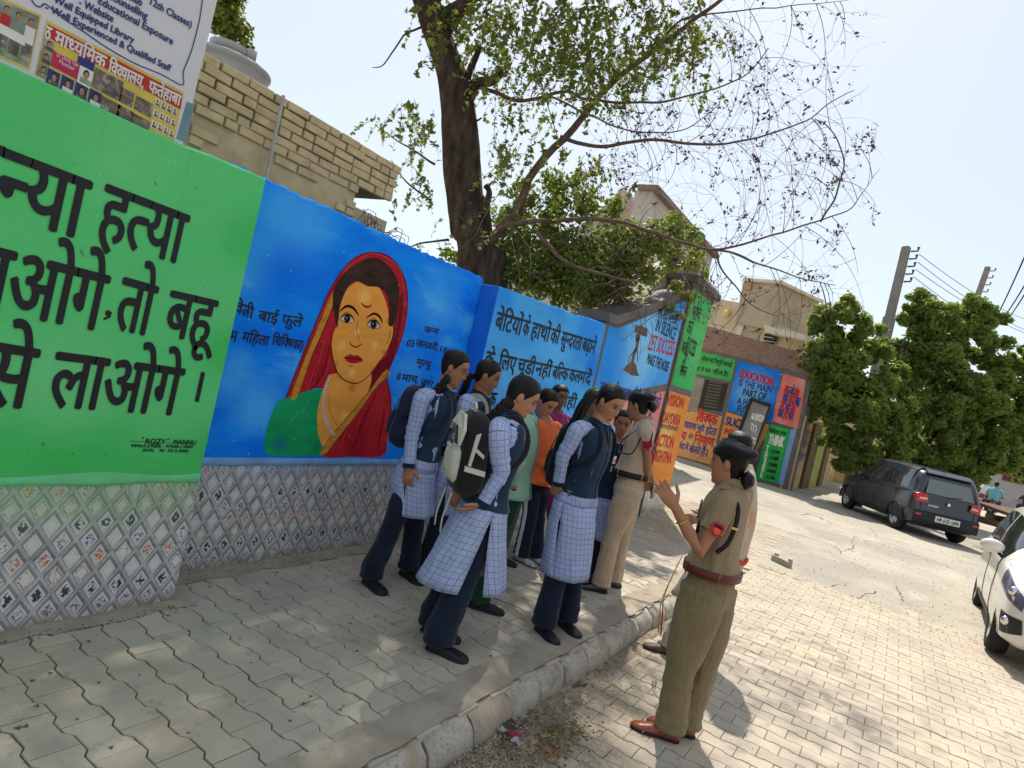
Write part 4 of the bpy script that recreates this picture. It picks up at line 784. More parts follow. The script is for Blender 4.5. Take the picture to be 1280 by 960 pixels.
blk([(930, 348), (975, 352), (962, 412), (919, 404)], 3, m_cr2, 'stair_tower', .25); blk([(928.5, 347), (977, 350.5), (976, 354), (928, 351)], 3.2, m_tr, 'tower_cap', .4)
blk([(930, 352), (939, 353), (938, 362), (929, 361)], .2, mat('tan_patch', (.42, .25, .14), .9), 'patch', .35)
blk([(955, 406), (1006, 419), (1005, 425), (956, 415)], 3, m_tr, 'roof_slab', .9); blk([(929, 411), (950, 416), (943, 441), (924, 436)], .1, m_cr2, 'door_recess', .05)
blk([(924, 405), (930, 407), (918, 440), (912, 438)], .1, m_tr, 'pilaster', .12)
for p in ([(950.5, 428), (967.5, 431.5), (964, 444.5), (947.5, 440)], [(995.5, 436), (1012, 440), (1009, 453), (992, 449)]):
    f = blk(p, .08, m_mar, 'shutter', .1); c = sum(np.array(F2(x, y, .16)) for x, y in p)/4; mb = MB(); mb.box(c, (.05, .04, .9), m_mar); mb.build('shutter_stile', f)
mb = MB(); cc = F2(963, 422, .12); mb.tube([cc-NF*.05, cc+NF*.05], .28, mat('vent_dark', (.02, .02, .02), .6), 14); mb.build('round_vent', cb); mb = MB(); cc = F2(942.5, 403, .12); mb.tube([cc-NF*.05, cc+NF*.05], .38, m_cr2, 14); mb.build('round_panel', cb)
for i in range(3): mb = MB(); cc = F2(963, 422, .2); mb.box(cc+np.array([0, 0, (i-1)*.16]), (.5, .05, .03), m_tr); mb.build('vent_bar', cb)
mb = MB(); cc = F2(908, 391.7, .12); mb.ball(cc, .16, mat('lamp_glass', (.75, .52, .18), .3), 8, 6); mb.build('wall_lamp', cb)
blk([(968, 400), (1003, 407), (1003, 413), (968, 404)], .3, mat('red_brick_far', (.23, .09, .07), .9, .2, 5), 'parapet', -3); blk([(976, 395), (979, 396), (977, 404), (974, 403)], .3, m_tr, 'post', -2.9)
# low side wall that runs back from the corner: coloured gate pillars
sw = empty('side_wall', (-2.4, 22, .12), 'low painted wall and brown gate running back past the far corner', 'wall')
m_be = mat('beige_paint', (.48, .34, .17), .85, .15, 2, .2); segs = [(20.0, 21.9, 2.2, m_be), (22.0, 23.3, 2.1, mat('brown_gate_paint', (.13, .07, .04), .7, .2, 4)), (23.35, 25.4, 2.2, mat('yellow_green_paint', (.36, .36, .10), .85, .25, 3)), (25.5, 26.2, 2.0, m_gap), (26.3, 28.2, 2.1, m_be)]
for a, b, h, m in segs:
    mb = MB(); mb.box((-2.62+(a-20)*.04, (a+b)/2, .12+h/2), (.25, b-a, h), m); mb.build('wall_section', sw)
mb = MB()
for s, z in (('नगर', 1.9), ('पािलका', 1.6), ('गली', 1.2)): lettering(mb, s, (-2.49+.01, 20.2, z), (-2.49+.05, 21.3, z), .2, m_sblu, NX, .01, bold=.006)
mb.build('lettering', sw)
gt = empty('striped_gate', (-2.0, 31, .12), 'tan and white barred gate in the distance beside the car', 'gate')
for i in range(14): mb = MB(); mb.box((-2.6+i*.02, 29.2+i*.42, 1.25), (.12, .26, 2.2), m_tr if i % 2 else m_be); mb.build('gate_bar', gt)
mb = MB(); mb.box((-2.55, 31.9, 2.3), (.1, 6, .12), m_gap); mb.box((-2.55, 31.9, .3), (.1, 6, .12), m_gap); mb.build('rail', gt)
# walls and buildings along the far left side of the street and at its end
def fb(name, label, cat, x, y, w_, d, h, m, rz=0, wins=0, trim=None):
    o = empty(name, (x, y, .1), label, cat, None, rz); mb = MB(); mb.box((0, 0, h/2), (w_, d, h), m)
    q = link('wall', mb.mesh('wall'), o, (0, 0, 0))
    if trim: mb = MB(); mb.box((0, 0, h+.08), (w_+.3, d+.3, .18), trim); link('roof_edge', mb.mesh('roof_edge'), o, (0, 0, 0))
    for i in range(wins):
        mb = MB(); mb.box((0, 0, 0), (1.2, .1, 1.5), m_mar if i % 2 else m_gap); link('window', mb.mesh('window'), o, (-w_/2+w_*(i+.5)/wins, -d/2-.02, h*.6))
    return o
fb('shed', 'tan wall with red lettering behind the tree trunk', 'wall', -1.2, 33, 2.6, .3, 2.0, m_be, .3)
fb('distant_building', 'grey building with pale shutters at the end of the street', 'building', 9, 62, 14, 8, 4.6, mat('far_grey', (.40, .38, .36), .9, .15, .6), -.1, 4, m_tr)
fb('distant_building', 'tan low building behind the roadside trees', 'building', -4, 58, 9, 8, 4.2, m_cr2, 0, 3, m_hp)
fb('distant_building', 'white shop front at the far right end of the street', 'building', 20, 50, 8, 10, 4.0, m_tr, -.3, 3, m_hg)
fb('distant_building', 'pink far building half hidden by tree crowns', 'building', 1.5, 75, 7, 8, 7, m_hp, .1, 3, m_tr)
fb('distant_building', 'brown far building at the right edge beyond the white car', 'building', 32, 60, 14, 10, 6, m_cr2, -.4, 4, m_hg)
# poles and wires
m_pole = mat('pole_concrete', (.22, .20, .18), .9, .15, 3, .2); m_wire = mat('wire_black', (.02, .02, .02), .6); m_ins = mat('insulator_brown', (.10, .06, .05), .4)
def pole(p0, p1, Y, w0, label):
    a, b = onY(*p0, Y), onY(*p1, Y); d = (b-a)/(b[2]-a[2]); base = a-d*(a[2]-.1); t = empty('utility_pole', tuple(base), label, 'utility pole')
    mb = MB()
    for q0, q1, ww in ((0, .72, w0*1.35), (.72, 1, w0)): mb.tube([base+(b-base)*q0, base+(b-base)*q1], [ww*.72, ww*.68], m_pole, 4, ref=(1, .3, 0), el=.7)
    mb.build('shaft', t); n_ = 0
    for k in range(5):
        c = base+(b-base)*(.985-.03*k); mb = MB(); mb.tube([c+np.array([w0*.5, 0, 0]), c+np.array([w0*1.15, 0, .03]), c+np.array([w0*1.15, 0, .16])], [.03, .03, .05], m_ins, 6); mb.build('insulator', t)
    for k in range(3):
        c = base+(b-base)*(.62-.035*k); mb = MB(); mb.tube([c+np.array([w0*.6, 0, 0]), c+np.array([w0*1.8, 0, .02]), c+np.array([w0*1.8, 0, .2])], [.04, .04, .08], m_ins, 6); mb.build('insulator', t)
    return base, b
pb, pt = pole((1110, 405), (1133, 309), 24, .30, 'nearer concrete pole with insulators above the green trees'); qb, qt = pole((1222, 370), (1235, 334), 40, .30, 'farther concrete pole, shorter in view, above the right tree')
def wire(a, b, sag, r=.012, n=14, label=''):
    P = [np.array(a)*(1-t)+np.array(b)*t-np.array([0, 0, sag*4*t*(1-t)]) for t in np.linspace(0, 1, n)]; mb = MB(); mb.tube(P, r, m_wire, 4); o = mb.build('overhead_wire'); tag(o, label, 'wire', 'overhead wires'); return o
off = np.array([.4, 0, 0])
for k, (dz_, ex, ey) in enumerate([(0, 1320, 410), (-.25, 1320, 424), (-.5, 1330, 430), (-.75, 1330, 452)]): wire(pt+off+np.array([0, 0, dz_-.2]), onY(ex, ey, 46), .4, label=('topmost', 'second', 'third', 'lowest')[k]+' thin overhead wire leaving the nearer concrete pole')
for k, (a, b) in enumerate((((1248, 392), (1290, 300)), ((1258, 392), (1296, 330)), ((1262, 396), (1300, 335)))): wire(onY(*a, 18), onY(*b, 12), .05, .012, label=('leftmost', 'middle', 'rightmost')[k]+' of three black cables slanting up at the right edge')
wire(onD(640, -60, 8), onD(700, 180, 8.2), .1, .006, label='thin cable passing behind the big tree trunk')
# ------------------------------------------------------------------ vegetation
def leafmat(name, a, b, c, tr=.35):
    n = NT(name, .55, .35); g = n.geo()
    v = n.ramp(n.noise(2.2, 3, g), [(.3, a), (.5, b), (.72, c)]); v = n.mix(n.m2('MULTIPLY', n.sm(n.noise(40, 1, g), .5, .62), .5), v, c); v = n.mix(n.m2('MULTIPLY', n.sm(n.noise(23, 1, g), .56, .66), .6), v, a); n.col(v)
    t = n.n('BsdfTranslucent'); n.put(t.inputs[0], n.mix(.5, v, (.28, .36, .03))); m = n.n('MixShader'); m.inputs[0].default_value = tr
    n.t.links.new(n.b.outputs[0], m.inputs[1]); n.t.links.new(t.outputs[0], m.inputs[2]); n.t.links.new(m.outputs[0], n.t.nodes['Material Output'].inputs[0]); return n.m
m_leafA = leafmat('neem_leaf', (.09, .12, .028), (.14, .175, .04), (.23, .25, .07), .5)
m_leafB = leafmat('ficus_leaf', (.10, .165, .045), (.17, .25, .055), (.30, .38, .09), .58)
m_leafC = leafmat('bush_leaf', (.065, .105, .022), (.13, .19, .035), (.25, .31, .06), .5)
m_dry = mat('dry_leaf', (.12, .075, .05), .9, .4, 30)
n = NT('bark', .95, .1); g = n.geo(); v = n.noise(7, 8, n.mp(g, (1.5, 1.5, .5)), .7); n.col(n.ramp(v, [(.35, (.035, .025, .018)), (.55, (.095, .070, .052)), (.75, (.17, .13, .10))])); n.bump(n.noise(16, 8, n.mp(g, (1.6, 1.6, .35)), .7), .9, .05); m_bark = n.m
n = NT('young_bark', .9, .15); g = n.geo(); n.col(n.ramp(n.noise(12, 6, g, .7), [(.35, (.09, .055, .04)), (.7, (.20, .14, .11))])); n.bump(n.noise(40, 5, g), .5, .01); m_bark2 = n.m
m_twig = mat('bare_twig', (.10, .065, .05), .9, .25, 12)
def leaves(name, P, N, size, m, parent=None, rs=np.random.RandomState(3), elong=1.9, var=.35):
    P = np.asarray(P, float); k = len(P); N = np.asarray(N, float)+rs.normal(0, .55, (k, 3)); N /= np.linalg.norm(N, axis=1)[:, None]+1e-9
    r = rs.normal(0, 1, (k, 3)); r[:, 2] -= .5; U = np.cross(N, r); U /= np.linalg.norm(U, axis=1)[:, None]+1e-9; W = np.cross(N, U)
    s = size*(1+var*rs.normal(0, 1, k)).clip(.4, 1.8)[:, None]; a = U*s*elong/2; b = W*s/2; c = N*s*.12
    V = np.stack([P-a, P+b*1.0+c-a*.1, P+a, P-b*1.0+c-a*.1], 1).reshape(-1, 3); o = link(name, fastmesh(name, V, np.arange(4*k).reshape(-1, 4), m), parent); return o
def shell(C, R, n, rs, sq=(1, 1, 1), fill=.35):
    D = rs.normal(0, 1, (n, 3)); D /= np.linalg.norm(D, axis=1)[:, None]; q = 1-fill*rs.rand(n)**1.5
    return np.array(C)+D*(q*R)[:, None]*np.array(sq), D
rs = np.random.RandomState(11)
# --- the big old tree behind the wall
D0 = depth(onX(585, 280, -5.2)); J = lambda x, y, d=0: onD(x, y, D0+d)
tb = J(604, 345); tr = empty('old_tree', (tb[0], tb[1], 0), 'large old tree with thick dark trunk and bare arching branches behind the blue wall', 'tree')
tp = [np.array([tb[0]+.15, tb[1]+.25, -.1]), J(603, 345), J(592, 300), J(583, 260), J(578, 215), J(576, 170), J(572, 130), J(562, 85), J(546, 40), J(533, 0), J(515, -60), J(500, -140), J(505, -260)]
rr = [.42, .33, .285, .26, .25, .245, .235, .215, .205, .20, .18, .15, .10]
sp = smooth_path(np.hstack([np.array(tp), np.array(rr)[:, None]]), 70); mb = MB(); V = []
for i, q in enumerate(sp):
    row = []
    for k in range(22):
        a = 2*math.pi*k/22; x, y = math.cos(a), math.sin(a); f = 1+.10*noise.noise((x*1.5, y*1.5, q[2]*.9))+.07*noise.noise((x*4, y*4, q[2]*2.2))+.03*noise.noise((x*11, y*11, q[2]*4))
        row.append(q[:3]+np.array([x, y, 0])*q[3]*f)
    V.append(row)
mb.grid(V, m_bark, True); trunk = mb.build('trunk', tr, True)
def branch(pts, r0, r1, m=m_bark2, nm='branch', seg=7, n=None, jit=.02, par=None):
    P = smooth_path(np.array(pts), n or len(pts)*4); k = len(P); P = P+np.array([[noise.noise((p[0]*4+7*j, p[1]*4, p[2]*4))*jit for j in range(3)] for p in P])
    R = [r0+(r1-r0)*(i/(k-1))**.8 for i in range(k)]; mb = MB(); mb.tube(P, R, m, seg); mb.build(nm, par or tr, True); return P, R
B = {}
B[1] = branch([J(590, 338, -.1), J(618, 296, -.15), J(647, 259, -.2), J(668, 212, -.2), J(721, 156, -.2), J(749, 119, -.2), J(795, 80, -.3), J(859, 32, -.3), J(901, 0, -.4), J(950, -40, -.4)], .072, .018)
B[2] = branch([J(612, 300, -.1), J(629, 285, -.3), J(668, 277, -.4), J(721, 274, -.5), J(774, 277, -.6), J(810, 288, -.7), J(859, 305, -.8), J(890, 311, -.8), J(917, 309, -.9), J(966, 293, -1), J(1020, 277, -1.1), J(1062, 262, -1.1), J(1077, 240, -1.1), J(1100, 210, -1.1)], .038, .002)
B[3] = branch([J(600, 108), J(622, 117, -.1), J(647, 126, -.2), J(675, 122, -.3), J(710, 115, -.3), J(732, 124, -.4), J(774, 127, -.5), J(824, 128, -.5), J(859, 119, -.6), J(900, 108, -.6), J(935, 92, -.6), J(960, 60, -.6)], .03, .006)
B[4] = branch([J(680, 122, -.3), J(689, 122, -.3), J(732, 141, -.4), J(774, 160, -.4), J(830, 165, -.4), J(862, 158, -.4), J(900, 130, -.4)], .016, .005)
B[5] = branch([J(700, 170, -.2), J(710, 173, -.2), J(739, 183, -.3), J(774, 181, -.4), J(810, 175, -.5), J(859, 179, -.6), J(890, 180, -.7), J(927, 176, -.7), J(969, 165, -.8), J(1010, 150, -.8), J(1040, 127, -.9), J(1068, 112, -.9)], .03, .004)
B[6] = branch([J(820, 62, -.3), J(845, 30, -.3), J(879, 19, -.4), J(950, 11, -.5), J(1025, 4, -.6), J(1062, 0, -.7)], .017, .002)
B[7] = branch([J(672, 290, -.5), J(684, 306, -.6), J(698, 320, -.6), J(718, 333, -.7), J(747, 342, -.7), J(777, 349, -.8), J(797, 352, -.8)], .032, .010)
B[8] = branch([J(893, 311, -.8), J(922, 318, -.8), J(950, 330, -.9), J(981, 341, -.9), J(1020, 352, -.9), J(1045, 356, -.9)], .016, .004)
B[9] = branch([J(895, 312, -.8), J(900, 335, -.8), J(920, 360, -.9), J(945, 385, -1), J(970, 395, -1)], .014, .004)
B[10] = branch([J(1025, 277, -1.1), J(1045, 245, -1.1), J(1055, 210, -1.1), J(1050, 180, -1.1), J(1035, 158, -1.1), J(1018, 148, -1.1)], .012, .005)
branch([J(588, 112), J(600, 103, -.1), J(617, 100, -.2), J(626, 90, -.2)], .09, .045, m_bark, 'broken_stub', 9); branch([J(585, 100), J(590, 80, -.1), J(598, 64, -.2), J(600, 58, -.2)], .05, .03, m_bark, 'broken_stub', 8)
branch([J(612, 300), J(608, 262, -.2), J(612, 240, -.2), J(606, 232, -.2)], .06, .03, m_bark, 'broken_stub', 8); branch([J(560, 140), J(590, 150, -.15), J(602, 147, -.2)], .022, .01, m_bark, 'broken_stub', 6)
for pts in (([J(545, 205), J(520, 190, -.1), J(495, 175, -.2), J(470, 158, -.3)]), ([J(540, 250), J(505, 225, -.2), J(490, 200, -.2)]), ([J(532, 30), J(505, 45, -.2), J(480, 80, -.3), J(465, 85, -.3)]), ([J(560, 300), J(520, 305, -.2), J(500, 320, -.2)])): branch(pts, .018, .004, m_twig)
# high limbs that carry the crown above the picture
top = [np.array([*J(505, -260)[:2], J(505, -260)[2]])]
C0 = np.array([-5.0, 5.6, 7.9]); limbs = []
for a in range(7):
    e = C0+np.array([math.cos(a*.9)*1.9, math.sin(a*.9)*1.9, random.uniform(-1, 1.2)]); s = sp[45+a*3][:3]; limbs.append(branch([s, (s+e)/2+np.array([0, 0, .3]), e], .09, .02, m_bark))
# bare arching twigs
mb = MB(); dry = []; rt = np.random.RandomState(5)
def arc(p, d, L_, curv, r, depth_=0, plane=None):
    n_ = 12; ax = plane if plane is not None else rt.normal(0, 1, 3); ax /= np.linalg.norm(ax); P = [np.array(p)]; d = d/np.linalg.norm(d)
    for i in range(n_):
        d = d+np.cross(ax, d)*curv*L_/n_; d /= np.linalg.norm(d); P.append(P[-1]+d*L_/n_)
    if max(pix(q)[0] for q in P) > 1112 or min(pix(q)[1]-.25*(pix(q)[0]-900) for q in P) > 420: return
    mb.tube(P, np.linspace(r, r*.35, n_+1), m_twig, 3, caps=False)
    if depth_ < 2:
        for j in range(rt.randint(1, 4)): k = rt.randint(2, n_); dd = P[min(k+1, n_)]-P[k-1]; dd /= np.linalg.norm(dd); side = np.cross(ax, dd)*rt.choice([-1, 1]); arc(P[k], dd*.6+side*.8+rt.normal(0, .2, 3), L_*rt.uniform(.35, .7), curv*rt.uniform(.6, 1.8)*rt.choice([1, 1, -1]), r*.6, depth_+1, ax+rt.normal(0, .25, 3))
    for j in range(rt.randint(0, 4)):
        k = rt.randint(1, n_); dry.append(P[k]+np.array([0, 0, -.02]))
vdir = -CF
for bi, cnt, x0 in ((1, 15, .45), (2, 30, .38), (3, 16, .35), (4, 9, .3), (5, 30, .3), (6, 14, .3), (8, 12, .1), (9, 9, .1), (10, 12, .1)):
    P, R = B[bi]; n_ = len(P)
    for c in range(cnt):
        k = int(n_*(x0+(.96-x0)*rt.rand())); t = P[min(k+1, n_-1)]-P[k-1]; t /= np.linalg.norm(t); ax = vdir*rt.choice([-1, 1])+rt.normal(0, .35, 3); s = np.cross(ax, t)
        arc(P[k], t*.5+s*rt.uniform(.3, 1.2), rt.uniform(.45, 1.45), rt.uniform(.6, 2.0), rt.uniform(.003, .0052), 0, ax)
tw = tag(mb.build('bare_twigs', tr), kind='stuff')
dp = []; dn = []
for p in dry:
    for j in range(rt.randint(1, 4)): dp.append(p+rt.normal(0, .018, 3)); dn.append(rt.normal(0, 1, 3))
tag(leaves('dry_leaves', dp, dn, .020, m_dry, tr, rt, 2.2), kind='stuff')
# leafy sprays: hanging twigs with small leaves
mb = MB(); LP = []; LN = []
def spray(cx, cy, sx, sy, n_, d0=-.3, ds=.5, L_=.5):
    n_ = int(n_*.52)
    for i in range(n_):
        p = J(rs.normal(cx, sx), rs.normal(cy, sy), d0+rs.normal(0, ds)); d = np.array([rs.normal(0, .5), rs.normal(0, .5), rs.uniform(-1, -.1)]); d /= np.linalg.norm(d); l_ = L_*rs.uniform(.4, 1.2); Q = [p]
        for j in range(7): d = d+np.array([0, 0, -.12])+rs.normal(0, .12, 3); d /= np.linalg.norm(d); Q.append(Q[-1]+d*l_/7)
        mb.tube(Q, np.linspace(.004, .0015, 8), m_twig, 3, caps=False)
        for j in range(1, 8):
            for q in range(rs.randint(1, 5)): LP.append(Q[j]+rs.normal(0, .016, 3)); LN.append((0, 0, .5))
for a in [(640, 20, 45, 30, 150), (720, 25, 45, 28, 230), (790, 45, 30, 35, 160), (850, 30, 22, 22, 90), (700, 75, 40, 25, 110), (760, 90, 28, 18, 60), (620, 75, 20, 30, 60), (655, 140, 22, 30, 50), (640, 190, 18, 28, 35), (630, 225, 20, 20, 25), (545, 35, 10, 22, 22), (548, 15, 12, 15, 20), (590, 15, 14, 12, 26),
          (500, 130, 18, 10, 20), (465, 145, 8, 6, 7), (525, 150, 12, 12, 14), (535, 185, 8, 18, 9), (525, 215, 9, 16, 9), (540, 250, 8, 14, 9), (515, 160, 14, 8, 8), (500, 270, 12, 18, 7), (540, 305, 12, 10, 12), (505, 195, 10, 6, 3), (740, 215, 20, 18, 26), (770, 215, 14, 10, 12), (710, 200, 18, 18, 18), (860, 60, 18, 20, 35), (905, 40, 12, 12, 8), (880, 90, 14, 12, 12), (700, 240, 20, 12, 20)]: spray(*a)
tag(mb.build('leaf_twigs', tr), kind='stuff'); tag(leaves('foliage', LP, LN, .034, m_leafA, tr, rs, 1.9), kind='stuff')
# crown above the frame (gives the dappled shade on the footpath)
LP = []; LN = []
def crown(cx, cy, cz, R, n_):
    P, D = shell((cx, cy, cz), R*np.ones(n_), n_, rs, fill=.8); LP.append(P); LN.append(D)
for i in range(50):
    a = rs.rand()*6.28; q = rs.rand()**.5*2.5; z = rs.uniform(-1.3, 1.6); c = C0+np.array([q*math.cos(a), q*math.sin(a)*1.1, z])
    if pix(c+np.array([0, 0, -.6]))[1] > -40 and abs(pix(c)[0]-640) < 700: c[2] += 1.0
    crown(*c, rs.uniform(.6, 1.05), 430)
LP = np.vstack(LP); LN = np.vstack(LN); keep = np.array([not (-40 < (pp := pix(p))[0] < 1320 and pp[1] > (8 if pp[0] > 480 else -25)) for p in LP]); 
leaves('foliage', LP[keep], LN[keep], .062, m_leafA, tr, rs, 1.7)
# --- tangled bush along the top of the wall
bu = empty('climbing_bush', (-4.6, 7.5, 0), 'dense tangled green bush spilling behind the pale blue wall top', 'bush'); LP = []; LN = []
pc_ = [(620, 320, 24, .2), (650, 300, 26, .1), (640, 345, 26, 0), (680, 330, 30, -.1), (700, 300, 28, 0), (720, 350, 28, -.1), (735, 310, 30, 0), (755, 345, 28, .2), (770, 300, 26, .2), (790, 330, 26, .3), (800, 300, 24, .3), (820, 290, 20, .4), (845, 285, 18, .5), (865, 295, 16, .5), (745, 370, 20, .2), (775, 365, 18, .3), (700, 370, 18, 0), (660, 250, 20, .1), (690, 225, 16, .3), (700, 255, 20, .2), (735, 250, 18, .3), (770, 255, 14, .5), (720, 225, 14, .3), (830, 310, 16, .4), (815, 345, 14, .3), (600, 345, 16, .2), (575, 325, 14, .2), (560, 315, 10, .2), (672, 358, 18, -.1), (700, 235, 18, .4), (730, 262, 20, .4), (760, 270, 18, .5), (785, 285, 18, .5), (815, 300, 16, .6), (840, 275, 13, .7), (685, 275, 22, .3), (650, 235, 14, .4), (870, 315, 12, .6), (710, 330, 26, -.1), (735, 385, 12, .1), (780, 385, 9, .2), (640, 270, 16, .2)]
for x, y, r_, dd in pc_:
    c = J(x, y, dd); R = r_/FPX*(D0+dd); n_ = int(250*(r_/20.)**2); P, D = shell(c, R*np.ones(n_), n_, rs, fill=.75); LP.append(P); LN.append(D+np.array([0, 0, .4]))
for i in range(60): x, y = rs.uniform(600, 800), 0; y = 345+.33*(x-640)+rs.uniform(-75, 8); c = J(x, y, .55); P, D = shell(c, .22*np.ones(80), 80, rs, fill=.8); LP.append(P); LN.append(D)
leaves('foliage', np.vstack(LP), np.vstack(LN), .042, m_leafC, bu, rs, 1.6)
mb = MB()
for i in range(190):
    x = rs.uniform(600, 860); y = 330+.25*(x-640)+rs.uniform(-90, 30); p = J(x, y, rs.uniform(-.35, .2)); d = rs.normal(0, 1, 3); d[2] -= .3; P = [p]
    for j in range(9): d = d/np.linalg.norm(d)+rs.normal(0, .22, 3)+np.array([0, 0, -.06]); P.append(P[-1]+d/np.linalg.norm(d)*rs.uniform(.05, .11))
    mb.tube(P, np.linspace(.006, .002, 10), m_twig if i % 3 else mat('pale_twig', (.24, .19, .14), .9), 3, caps=False)
tag(mb.build('stems', bu), kind='stuff')
# yellow-green spray hanging over the gabled wall
LP = []; LN = []; mb = MB(); hb = empty('hanging_creeper', tuple(onX(850, 330, X3-.2)), 'sunlit yellow green creeper hanging over the gable top', 'creeper')
for x, y, r_, n_ in [(840, 325, 16, 200), (858, 345, 12, 150), (868, 330, 14, 170), (845, 360, 10, 90), (862, 372, 9, 70), (826, 340, 10, 50), (880, 345, 8, 60), (838, 385, 7, 26), (850, 395, 6, 18), (828, 310, 14, 90), (850, 300, 14, 120)]:
    c = onX(x, y, X3+.12 if y > 350 else X3-.25); R = r_/FPX*depth(c); P, D = shell(c, R*np.ones(n_), n_, rs, fill=.9); LP.append(P); LN.append(D)
leaves('foliage', np.vstack(LP), np.vstack(LN), .055, leafmat('creeper_leaf', (.07, .12, .02), (.14, .21, .03), (.30, .34, .045), .4), hb, rs, 1.6)
for i in range(14):
    p = onX(rs.uniform(815, 880), rs.uniform(295, 330), X3-.15); P = smooth_path([p, p+np.array([.3, rs.normal(0, .2), .05]), p+np.array([.32, rs.normal(0, .3), -.5]), p+np.array([.3, rs.normal(0, .4), -.9])], 10); mb.tube(P, .005, m_twig, 3, caps=False)
tag(mb.build('stems', hb), kind='stuff')
# --- small tree behind the tank
t2 = empty('rooftop_tree', tuple(onD(290, 60, 9)-np.array([0, 0, 4.2])), 'light green tree top behind the water tank', 'tree'); LP = []; LN = []; b2 = np.array(t2.location)
for x, y, r_ in [(285, 15, 20), (300, 40, 16), (275, 30, 16), (308, 62, 10), (270, 5, 18), (262, -20, 20), (290, -15, 20)]: c = onD(x, y, 9+rs.normal(0, .2)); n_ = int(r_*22); P, D = shell(c, r_/FPX*9*np.ones(n_), n_, rs, fill=.9); LP.append(P); LN.append(D)
leaves('foliage', np.vstack(LP), np.vstack(LN), .05, leafmat('light_leaf', (.09, .13, .02), (.15, .19, .03), (.22, .27, .05), .4), t2, rs); mb = MB(); mb.tube([b2, b2+np.array([0, 0, 2]), onD(290, 40, 9), onD(280, -20, 9)], [.12, .09, .05, .02], m_bark, 8); mb.build('trunk', t2, True)
# --- roadside trees
def ficus(name, base, lst, D, label, trunkpts, r0, m=m_leafB, k=1.):
    t = empty(name, tuple(base), label, 'tree'); mb = MB(); mb.tube(smooth_path(trunkpts, 16), np.linspace(r0, r0*.45, 16), m_bark, 10); mb.build('trunk', t, True); P_ = []; N_ = []
    top = np.array(trunkpts[-1]); 
    for x, y, r_, dd in lst:
        c = onD(x, y, D+dd); R = r_/FPX*(D+dd)
        mb = MB(); mb.tube(smooth_path([top, (top+c)/2+np.array([0, 0, -.1]), c], 6), [.09, .08, .06, .05, .03, .015], m_bark, 5)
        if r_ > 20: mb.build('limb', t, True)
        for q in range(11):   # knobbly clumps, not one ball
            d = rs.normal(0, 1, 3); d /= np.linalg.norm(d); f_ = rs.uniform(.16, .55); cc = c+d*R*(1.12-f_*.8); n_ = int(1000*(r_/22.)**2*k*(f_+.15)**1.6); P, D_ = shell(cc, R*f_*1.15*np.ones(n_), n_, rs, (1, 1, .85), .95); P_.append(P); N_.append(D_+np.array([0, 0, .5]))
        n_ = int(110*(r_/22.)**2*k); P, D_ = shell(c, R*.85*np.ones(n_), n_, rs, fill=.5); P_.append(P); N_.append(D_)
    leaves('crown', np.vstack(P_), np.vstack(N_)*.5, .072, m, t, rs, 1.9); return t
b = onD(1077, 598, 18.5); b[2] = .1
ficus('roadside_tree', b, [(1040, 395, 20, 0), (1025, 430, 20, 0), (1045, 440, 24, .4), (1070, 395, 16, 0), (1085, 420, 20, 0), (1100, 440, 18, .5), (1030, 475, 22, 0), (1060, 480, 26, .3), (1090, 480, 24, 0), (1035, 515, 24, 0), (1070, 525, 26, 0), (1100, 520, 24, 0), (1045, 550, 20, 0), (1080, 560, 20, 0), (1110, 550, 20, 0), (1120, 500, 20, .3), (1055, 455, 26, -.4), (1075, 500, 28, -.5), (1040, 490, 22, -.4), (1060, 575, 16, 0), (1100, 575, 18, 0), (1125, 535, 20, 0), (1120, 565, 18, 0), (1012, 450, 14, 0), (1018, 500, 14, 0), (1060, 378, 9, 0), (1025, 402, 12, 0), (1115, 470, 18, .3)], 18.5,
      'dense dark green roadside tree directly above the dark hatchback', [b, onD(1080, 575, 18.5), onD(1085, 545, 18.5), onD(1080, 500, 18.5)], .19)
b = onD(1200, 640, 21); b[2] = .1
ficus('roadside_tree', b, [(1150, 375, 18, 0), (1160, 400, 22, 0), (1140, 430, 20, 0), (1185, 400, 20, 0), (1215, 385, 18, 0), (1235, 395, 14, 0), (1170, 440, 26, 0), (1210, 430, 26, 0), (1245, 440, 20, 0), (1150, 480, 26, 0), (1195, 480, 28, 0), (1235, 480, 26, 0), (1275, 470, 20, 0), (1165, 530, 28, 0), (1210, 530, 28, 0), (1250, 530, 26, 0), (1290, 520, 26, 0), (1150, 565, 22, 0), (1190, 580, 22, 0), (1225, 580, 20, 0), (1255, 570, 20, 0), (1285, 560, 20, 0), (1203, 595, 14, 0), (1300, 450, 24, 0), (1135, 525, 20, 0), (1130, 400, 8, 0), (1255, 400, 8, 0), (1180, 460, 30, -.5), (1220, 500, 30, -.5), (1165, 505, 28, -.5), (1200, 555, 28, -.4), (1240, 555, 26, -.3), (1270, 500, 26, 0), (1165, 590, 16, 0), (1180, 600, 14, 0), (1215, 600, 14, 0), (1135, 465, 20, 0), (1140, 590, 14, 0), (1125, 440, 14, 0), (1280, 590, 14, .5)], 21,
      'broad green roadside tree filling the right side above the trailer', [b, onD(1210, 600, 21), onD(1215, 560, 21), onD(1205, 500, 21)], .2)
for i, (x, y, D_, r_, lab) in enumerate([(1225, 592, 60, 16, 'small distant tree behind the motorcycle riders'), (1140, 585, 40, 20, 'distant green tree between the two roadside crowns')]):
    b = onD(x, y+15, D_); b[2] = .1; ficus('distant_tree', b, [(x, y, r_, 0), (x-r_*.7, y+3, r_*.8, 0), (x+r_*.7, y+3, r_*.8, 0), (x, y-r_*.6, r_*.7, 0)], D_, lab, [b, onD(x, y+8, D_), onD(x, y, D_)], .2, k=.5)
